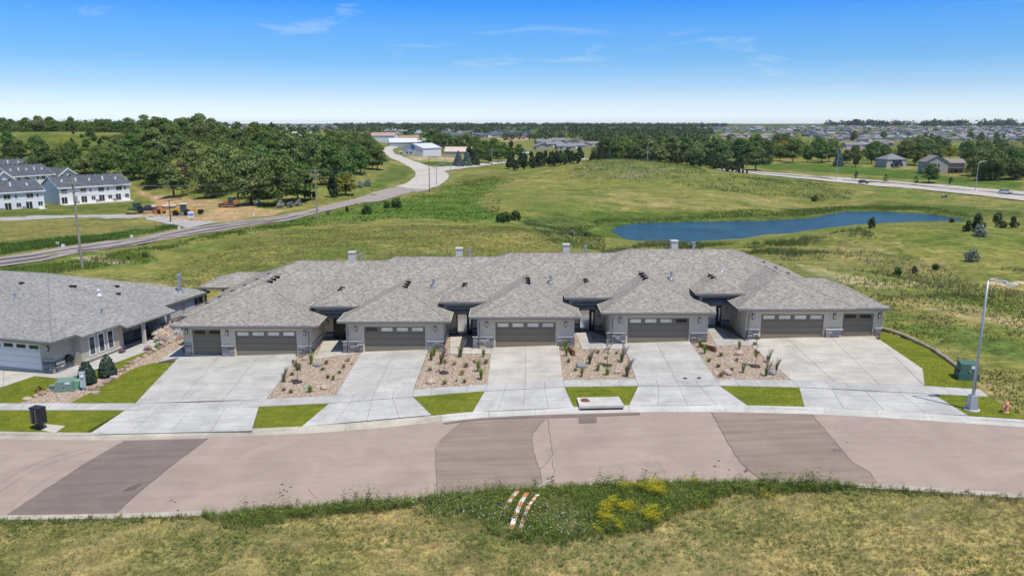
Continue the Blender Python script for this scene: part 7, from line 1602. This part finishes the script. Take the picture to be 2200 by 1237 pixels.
# ------------------------------------------------------------------ grass, weeds and gravel as scattered geometry
M_blade = vmat('grass_blades', .9, .15, 0, 1, .08)
def tuft(n, h, sp_, w_, seed):
    q = random.Random(seed); v, f = [], []
    for i in range(n):
        a = q.uniform(0, 6.28); s_ = q.uniform(.2, 1) * sp_; hh = h * q.uniform(.55, 1.1); x0, y0 = q.uniform(-.5, .5) * sp_, q.uniform(-.5, .5) * sp_; wx, wy = -math.sin(a) * w_, math.cos(a) * w_; k_ = len(v)
        v += [(x0 - wx, y0 - wy, -.02), (x0 + wx, y0 + wy, -.02), (x0 + math.cos(a) * s_, y0 + math.sin(a) * s_, hh)]; f.append((k_, k_ + 1, k_ + 2))
    return v, f
def leafy(n, h, sp_, sz, seed):
    q = random.Random(seed); v, f = [], []
    for i in range(n):
        t = q.random(); a = q.uniform(0, 6.28); rr = sp_ * q.random() * (1 - .5 * t); c = Vector((math.cos(a) * rr, math.sin(a) * rr, h * t)); d = Vector((math.cos(a), math.sin(a), q.uniform(-.2, .8))).normalized(); e = d.cross(Vector((0, 0, 1))).normalized() * sz * q.uniform(.3, .6); k_ = len(v)
        v += [tuple(c - e), tuple(c + e), tuple(c + d * sz * q.uniform(.8, 1.6))]; f.append((k_, k_ + 1, k_ + 2))
    return v, f
def pts_px(n, poly, seed, fn=S, zf=zsite, dens=None):
    """random points of the ground inside a pixel polygon, even in world space"""
    g = np.random.default_rng(seed); W = [fn(*p)[:2] for p in poly]; xs = [p[0] for p in W]; ys = [p[1] for p in W]; out = np.zeros((0, 2))
    while len(out) < n:
        c = np.stack([g.uniform(min(xs), max(xs), n * 2), g.uniform(min(ys), max(ys), n * 2)], 1); c = c[inpoly(c[:, 0], c[:, 1], W)]
        if dens is not None: c = c[g.random(len(c)) < dens(c[:, 0], c[:, 1])]
        out = np.concatenate([out, c])
    out = out[:n]; return np.concatenate([out, np.asarray(zf(out[:, 0], out[:, 1]))[:, None]], 1), g
def mixcol(t, *cs):
    t = np.clip(t, 0, .9999) * (len(cs) - 1); i = t.astype(int); f = (t - i)[:, None]; cs = np.array(cs); return cs[i] * (1 - f) + cs[i + 1] * f
gz = lambda x, y: ground(x, y)
# verge of the near side: short dry grass
VERGE = [(-250,1112),(0,1111.5),(255,1107.5),(433,1103),(560,1096),(690,1087),(820,1076),(950,1066),(1040,1056),(1140,1049),(1242,1043),(1390,1038),(1500,1035),(1633,1034),(1769,1039),(1996,1051),(2200,1066),(2450,1086),(2500,1300),(-300,1300)]
tv, tf = tuft(7, .12, .09, .007, 1)
P, g = pts_px(42000, VERGE, 1, zf=gz); t = fbm(P[:, 0], P[:, 1], 3.2, 4) * 1.0 - .14 + fbm(P[:, 0] + 50, P[:, 1], .6, 2) * .3 + g.normal(0, .07, len(P))
near_ = fbm(P[:, 0] + 9, P[:, 1] - 4, 3.5, 3)
scatter('verge_grass', tv, tf, P, g.uniform(0, 6.28, len(P)), g.uniform(.6, 1.5, len(P)) * (.7 + .6 * near_), mixcol((t - .28) / .48, (.15, .19, .055), (.29, .285, .10), (.44, .365, .165), (.70, .56, .31)), M_blade, colvar=.25, kind='stuff')
# green weeds along the near kerb
WEED = [(430,1106),(560,1097),(690,1088),(820,1077),(950,1067),(1040,1057),(1140,1050),(1242,1044),(1390,1039),(1500,1036),(1633,1035),(1769,1040),(1860,1044),(1790,1056),(1600,1072),(1500,1100),(1450,1140),(1300,1172),(1160,1178),(1060,1155),(1000,1118),(880,1108),(760,1108),(640,1118),(560,1142),(470,1138)]
WW = [S(*p)[:2] for p in WEED]
dw = lambda x, y: smooth(.18, .52, fbm(x, y, 2.4, 3)) * smooth(0, 1.6, pdist(x, y, WW) - .9 + 2.2 * fbm(x + 7, y, 1.6, 3) + np.where(y > np.interp(x, *np.array(sorted(near_back)).T) - .8, 3, 0))
for sd_, n_, tp, c in ((2, 9000, leafy(14, .34, .16, .045, 2), ((.085, .135, .03), (.15, .205, .042), (.25, .28, .07))), (3, 6500, tuft(9, .42, .14, .010, 3), ((.12, .17, .04), (.20, .235, .07), (.33, .30, .13)))):
    P, g = pts_px(n_, WEED, sd_, zf=gz, dens=dw); sc = g.uniform(.5, 1.35, len(P))
    scatter('kerb_weeds', *tp, P, g.uniform(0, 6.28, len(P)), sc, mixcol(fbm(P[:, 0], P[:, 1], 1.4, 3) * .8 + g.random(len(P)) * .25, *c), M_blade, tilt=.12, colvar=.25, kind='stuff')
# weeds hanging over the kerb
L_ = np.array(near_back); g = np.random.default_rng(8); sel = [i for i in range(len(L_)) if -13 < L_[i, 0] < 17]; idx = g.choice(sel, 900); P = np.stack([L_[idx, 0] + g.uniform(-.8, .8, 900), L_[idx, 1] + g.normal(-.15, .22, 900)], 1); hh = fbm(P[:, 0], P[:, 1] * 0, 1.7, 3)
P = np.concatenate([P, zsite(P[:, 0], P[:, 1])[:, None]], 1); k_ = g.random(900) < smooth(.36, .60, hh) + .15; P = P[k_]
scatter('kerb_weeds', *leafy(24, .70, .15, .055, 12), P, g.uniform(0, 6.28, len(P)), g.uniform(.35, 1.5, len(P)) * (.30 + 1.2 * hh[k_]), mixcol(g.random(len(P)), (.07, .105, .03), (.12, .17, .04), (.20, .22, .085)), M_blade, tilt=.1, colvar=.25, kind='stuff')
# low green weeds through the verge and a thin fringe along the whole near kerb
P, g = pts_px(5200, VERGE, 41, zf=gz, dens=lambda x, y: smooth(.50, .66, fbm(x - 31, y + 12, 2.8, 4)))
scatter('verge_weeds', *leafy(9, .13, .12, .04, 41), P, g.uniform(0, 6.28, len(P)), g.uniform(.6, 1.7, len(P)), mixcol(g.random(len(P)), (.10, .16, .038), (.16, .22, .06), (.25, .275, .09)), M_blade, colvar=.25, kind='stuff')
g = np.random.default_rng(42); idx = g.choice(len(L_), 2600); P = np.stack([L_[idx, 0] + g.uniform(-.9, .9, 2600), L_[idx, 1] + g.normal(-.22, .18, 2600)], 1); P = np.concatenate([P, zsite(P[:, 0], P[:, 1])[:, None]], 1); hh = fbm(P[:, 0], P[:, 1] * 0 + 5, 2.1, 3)
scatter('kerb_fringe', *tuft(8, .22, .12, .010, 43), P, g.uniform(0, 6.28, len(P)), g.uniform(.4, 1.1, len(P)) * (.4 + hh * 1.2), mixcol(g.random(len(P)), (.085, .135, .03), (.15, .19, .05), (.26, .235, .10)), M_blade, tilt=.15, colvar=.25, kind='stuff')
# yellow flowering patch and white flowers
YEL = [(1300,1130),(1330,1085),(1360,1060),(1395,1055),(1415,1085),(1412,1118),(1370,1140),(1320,1150),(1290,1145)]
YW = [S(*p)[:2] for p in YEL]
P, g = pts_px(620, [(1270,1160),(1300,1085),(1350,1045),(1420,1045),(1440,1110),(1400,1150),(1310,1170)], 5, zf=gz, dens=lambda x, y: smooth(.42, .56, fbm(x, y, 1.5, 3)) * smooth(1.3, -.2, np.where(inpoly(x, y, YW), 0, pdist(x, y, YW)))); scatter('yellow_wildflowers', *leafy(16, .5, .16, .04, 5), P, g.uniform(0, 6.28, len(P)), g.uniform(.6, 1.3, len(P)), mixcol(g.random(len(P)), (.10, .16, .025), (.19, .23, .025), (.32, .31, .035)), M_blade, tilt=.1, kind='stuff')
P2 = P.copy(); P2[:, 2] += g.uniform(.35, .62, len(P)); scatter('yellow_wildflowers', *leafy(9, .12, .16, .035, 6), P2, g.uniform(0, 6.28, len(P)), g.uniform(.6, 1.3, len(P)), mixcol(g.random(len(P)), (.40, .34, .02), (.58, .50, .03)), M_blade, kind='stuff')
for px, py, nn, sd_ in ((1485, 1042, 60, 31), (1870, 1042, 40, 32), (1785, 1043, 30, 33), (1832, 1040, 26, 34), (1510, 1090, 16, 35), (1650, 1068, 18, 36)):
    x, y = S(px, py); g = np.random.default_rng(sd_); P = np.stack([x + g.normal(0, .3, nn), y + g.normal(0, .2, nn)], 1); P = np.concatenate([P, ground(P[:, 0], P[:, 1])[:, None]], 1)
    scatter('yellow_wildflowers', *leafy(18, .5, .15, .045, sd_), P, g.uniform(0, 6.28, nn), g.uniform(.6, 1.2, nn), mixcol(g.random(nn), (.10, .15, .02), (.38, .33, .03), (.55, .47, .04)), M_blade, kind='stuff')
P, g = pts_px(420, [(830,1085),(960,1070),(1080,1090),(1240,1100),(1290,1120),(1260,1165),(1150,1165),(1040,1130),(900,1110)], 7, zf=gz); P[:, 2] += g.uniform(.25, .42, len(P))
scatter('white_wildflowers', *leafy(5, .03, .03, .035, 9), P, g.uniform(0, 6.28, len(P)), g.uniform(.5, 1.1, len(P)), np.tile((.75, .75, .70), (len(P), 1)), M_blade, kind='stuff')
# bigger weed plants by the kerb, each its own thing
WM = [leafy(120, .95, .30, .07, 40 + i) for i in range(3)]; wme = []
for i, (v, f) in enumerate(WM):
    b = MB(); b.add(v, f); wme.append(b.mesh('leaves', pm('weed_leaf_%d' % i if False else 'weed_leaf', (.06 + .02 * i, .105 + .01 * i, .025), .3, 5, .85)))
for i, (px, py, sc, lb) in enumerate([(1150, 1046, 1.0, 'tall bushy weed at the kerb above the striped boards'), (1183, 1046, 1.1, 'broad leafy weed right of the wooden post'), (1225, 1045, .75, 'weed clump at the bare stretch of kerb'), (1490, 1033, .95, 'tall weed beside the yellow flowers at the kerb'), (1412, 1040, .7, 'dark weed at the kerb above the yellow patch'), (935, 1068, .75, 'round weed at the kerb near the dark patch edge'), (838, 1078, .8, 'spiky weed leaning over the kerb'), (766, 1086, .8, 'thin tall weed over the kerb'), (640, 1097, .8, 'leafy weed at the left kerb'), (575, 1100, .65, 'dark weed row end at the left kerb'), (1640, 1046, .85, 'dark weed clump at the right kerb'), (1720, 1048, .7, 'weed clump at the right kerb before the yellow flowers'), (1993, 1052, .55, 'lone dark weed standing at the far right kerb'), (225, 1104, .35, 'tiny lone weed growing at the left kerb'), (1535, 1046, .6, 'pale flowering weed clump at the kerb'), (925, 1092, .7, 'grey green weed among white flowers'), (1240, 1155, .6, 'dark weed at the lower edge of the green patch')]):
    p = gsite(px, py); p.z = float(ground(p.x, p.y)); r = empty('weed_plant', p, i * 1.3, lb, 'weed'); r.scale = (sc, sc, sc); link('leaves', wme[i % 3], r); b = MB(); b.tube([(0, 0, -.05), (.02, .01, .6)], [.015, .006], 4); b.build('stem', M_gd, r)
# rough slope right of the houses, pond banks, mound and hollow
for nm, poly, n_, h, sc_, cs, sd_, dn in (
  ('rough_grass', [(1640,565),(1720,540),(1850,540),(2000,560),(2230,580),(2230,630),(2050,640),(1890,650),(1830,620),(1720,590)], 2600, .36, (.4, 1.3), ((.13, .17, .05), (.20, .22, .08), (.36, .32, .16), (.52, .46, .28)), 11, .45),
  ('rough_grass', [(1890,650),(2230,630),(2230,900),(2180,885),(2120,835),(2070,790),(1960,722),(1900,700)], 3600, .17, (.4, 1.2), ((.12, .165, .04), (.19, .20, .06), (.36, .30, .15)), 12, .4),
  ('pond_reeds', [(1290,540),(1400,520),(1600,525),(1750,508),(1850,490),(1900,520),(1700,550),(1500,548),(1300,548)], 4200, .6, (.4, 1.3), ((.11, .16, .045), (.18, .21, .075), (.32, .30, .16)), 13, .42),
  ('pond_reeds', [(1240,500),(1300,478),(1500,472),(1740,464),(1820,450),(1960,452),(2080,466),(2080,460),(1960,444),(1800,444),(1500,462),(1290,470),(1220,490)], 4500, .55, (.4, 1.2), ((.095, .155, .03), (.15, .20, .045), (.21, .24, .075)), 14, .3),
  ('mound_weeds', [(1215,385),(1240,352),(1330,338),(1440,350),(1530,378),(1400,392)], 5200, .9, (.5, 1.3), ((.095, .135, .045), (.18, .205, .08), (.32, .32, .20)), 15, .35),
  ('hollow_weeds', [(600,480),(700,452),(830,432),(925,417),(980,390),(1060,380),(1110,386),(1070,404),(1085,466),(1000,478),(860,470),(760,480),(660,488)], 4200, .45, (.4, 1.4), ((.085, .155, .028), (.13, .20, .04), (.19, .235, .06)), 16, .42),
  ('hollow_weeds', [(0,580),(170,560),(330,532),(420,512),(570,486),(680,476),(560,500),(400,526),(320,546),(340,562),(160,584),(0,608)], 3200, .4, (.4, 1.4), ((.095, .16, .03), (.14, .20, .045), (.22, .24, .07)), 17, .35),
  ('hollow_weeds', [(0,524),(100,514),(260,500),(370,484),(388,492),(300,505),(160,528),(0,548)], 2600, .5, (.4, 1.3), ((.075, .135, .028), (.115, .18, .04)), 18, .3),
  ('hollow_weeds', [(1120,475),(1200,455),(1260,480),(1300,515),(1300,540),(1180,525)], 2200, .5, (.4, 1.3), ((.09, .135, .045), (.16, .19, .07)), 19, .45),
  ('bank_weeds', [(1430,395),(1530,382),(1620,380),(1760,394),(1840,412),(1820,438),(1700,424),(1560,412)], 2600, .7, (.4, 1.3), ((.085, .13, .04), (.14, .18, .06), (.23, .24, .11)), 20, .4)):
    far_ = sd_ in (15, 16, 20, 14); dn_ = (lambda th: (lambda x, y: smooth(th - .08, th + .14, fbm(x, y, 7, 4))))(dn)
    P, g = pts_px(n_, poly, sd_, fn=G, zf=gz, dens=dn_); t = fbm(P[:, 0] + 13, P[:, 1], 9, 3) * .9 + g.normal(0, .14, len(P))
    P = P[~(inpoly(P[:, 0], P[:, 1], POND))] if sd_ in (13, 14) else P; t = t[:len(P)] if len(t) != len(P) else t
    scatter(nm, *tuft(8, h, h * .45, .03 if far_ else .02, sd_), P, g.uniform(0, 6.28, len(P)), g.uniform(*sc_, len(P)), mixcol((t - .2) / .6, *cs), M_blade, tilt=.15, colvar=.2, kind='stuff')
# mown stubble on the big field: low tufts that break up the sheet
P, g = pts_px(16000, [(320,600),(560,500),(760,485),(1000,485),(1120,485),(1240,545),(900,560),(600,570),(450,640)], 21, fn=G, zf=gz); t = fbm(P[:, 0], P[:, 1], 5, 4) + g.normal(0, .12, len(P))
scatter('field_stubble', *tuft(7, .20, .26, .02, 21), P, g.uniform(0, 6.28, len(P)), g.uniform(.5, 1.3, len(P)), mixcol((t - .25) / .5, (.10, .125, .035), (.19, .18, .06), (.32, .27, .12)), M_blade, colvar=.2, kind='stuff')
# lawn blades
for i, W in enumerate(LAWNS_W):
    ar = abs(sum(W[j][0] * W[(j + 1) % len(W)][1] - W[(j + 1) % len(W)][0] * W[j][1] for j in range(len(W)))) / 2; n_ = int(ar * 55); g = np.random.default_rng(60 + i)
    xs = [p[0] for p in W]; ys = [p[1] for p in W]; c = np.stack([g.uniform(min(xs), max(xs), n_ * 3), g.uniform(min(ys), max(ys), n_ * 3)], 1); c = c[inpoly(c[:, 0], c[:, 1], W)][:n_]; P = np.concatenate([c, (zsite(c[:, 0], c[:, 1]))[:, None]], 1); t = fbm(P[:, 0], P[:, 1], 1.8, 3) + g.normal(0, .1, len(P))
    scatter('lawn_blades', *tuft(5, .065, .06, .007, 22), P, g.uniform(0, 6.28, len(P)), g.uniform(.7, 1.3, len(P)), mixcol((t - .25) / .5, (.11, .155, .016), (.175, .205, .028), (.28, .275, .055)), M_blade, colvar=.2, kind='stuff')
# river stones of the beds
gv, gf = [], []
for z, r_ in ((-.3, .8), (.35, .85)): gv += [(math.cos(a) * r_, math.sin(a) * r_ * .8, z) for a in np.arange(5) * 1.2566]
gv.append((0, 0, .7)); gf = [(i, (i + 1) % 5, 5 + (i + 1) % 5) for i in range(5)] + [(i, 5 + (i + 1) % 5, 5 + i) for i in range(5)] + [(5 + i, 5 + (i + 1) % 5, 10) for i in range(5)]
M_peb = vmat('river_stones', .85, 0, 0, 1, .25)
for i, W in enumerate(BEDS_W):
    ar = abs(sum(W[j][0] * W[(j + 1) % len(W)][1] - W[(j + 1) % len(W)][0] * W[j][1] for j in range(len(W)))) / 2; n_ = int(ar * 95); g = np.random.default_rng(80 + i); xs = [p[0] for p in W]; ys = [p[1] for p in W]
    c = np.stack([g.uniform(min(xs), max(xs), n_ * 4), g.uniform(min(ys), max(ys), n_ * 4)], 1); c = c[inpoly(c[:, 0], c[:, 1], W)][:n_]; P = np.concatenate([c, (zsite(c[:, 0], c[:, 1]) + .0)[:, None]], 1); t = g.random(len(P))
    scatter('river_stones', gv, gf, P, g.uniform(0, 6.28, len(P)), g.uniform(.022, .062, (len(P), 1)) * np.array([1, 1, .6]), mixcol(t, (.20, .135, .10), (.36, .27, .20), (.44, .33, .235), (.50, .40, .31), (.66, .60, .53)), M_peb, colvar=.12, kind='stuff')
# ------------------------------------------------------------------ air
hm = bpy.data.materials.new('haze_air'); hm.use_nodes = True; ht = hm.node_tree; ht.nodes.remove(ht.nodes['Principled BSDF'])
pv = ht.nodes.new('ShaderNodeVolumePrincipled'); pv.inputs['Density'].default_value = HAZE; pv.inputs['Color'].default_value = (.93, .96, 1.0, 1); pv.inputs['Anisotropy'].default_value = .2; ht.links.new(pv.outputs[0], ht.nodes['Material Output'].inputs['Volume'])
b = MB(); b.box(-9500, 9500, -9500, 9500, -24, 46); b.build('haze', hm, kind='stuff')
SC.cycles.volume_bounces = 0; SC.cycles.volume_step_rate = 5
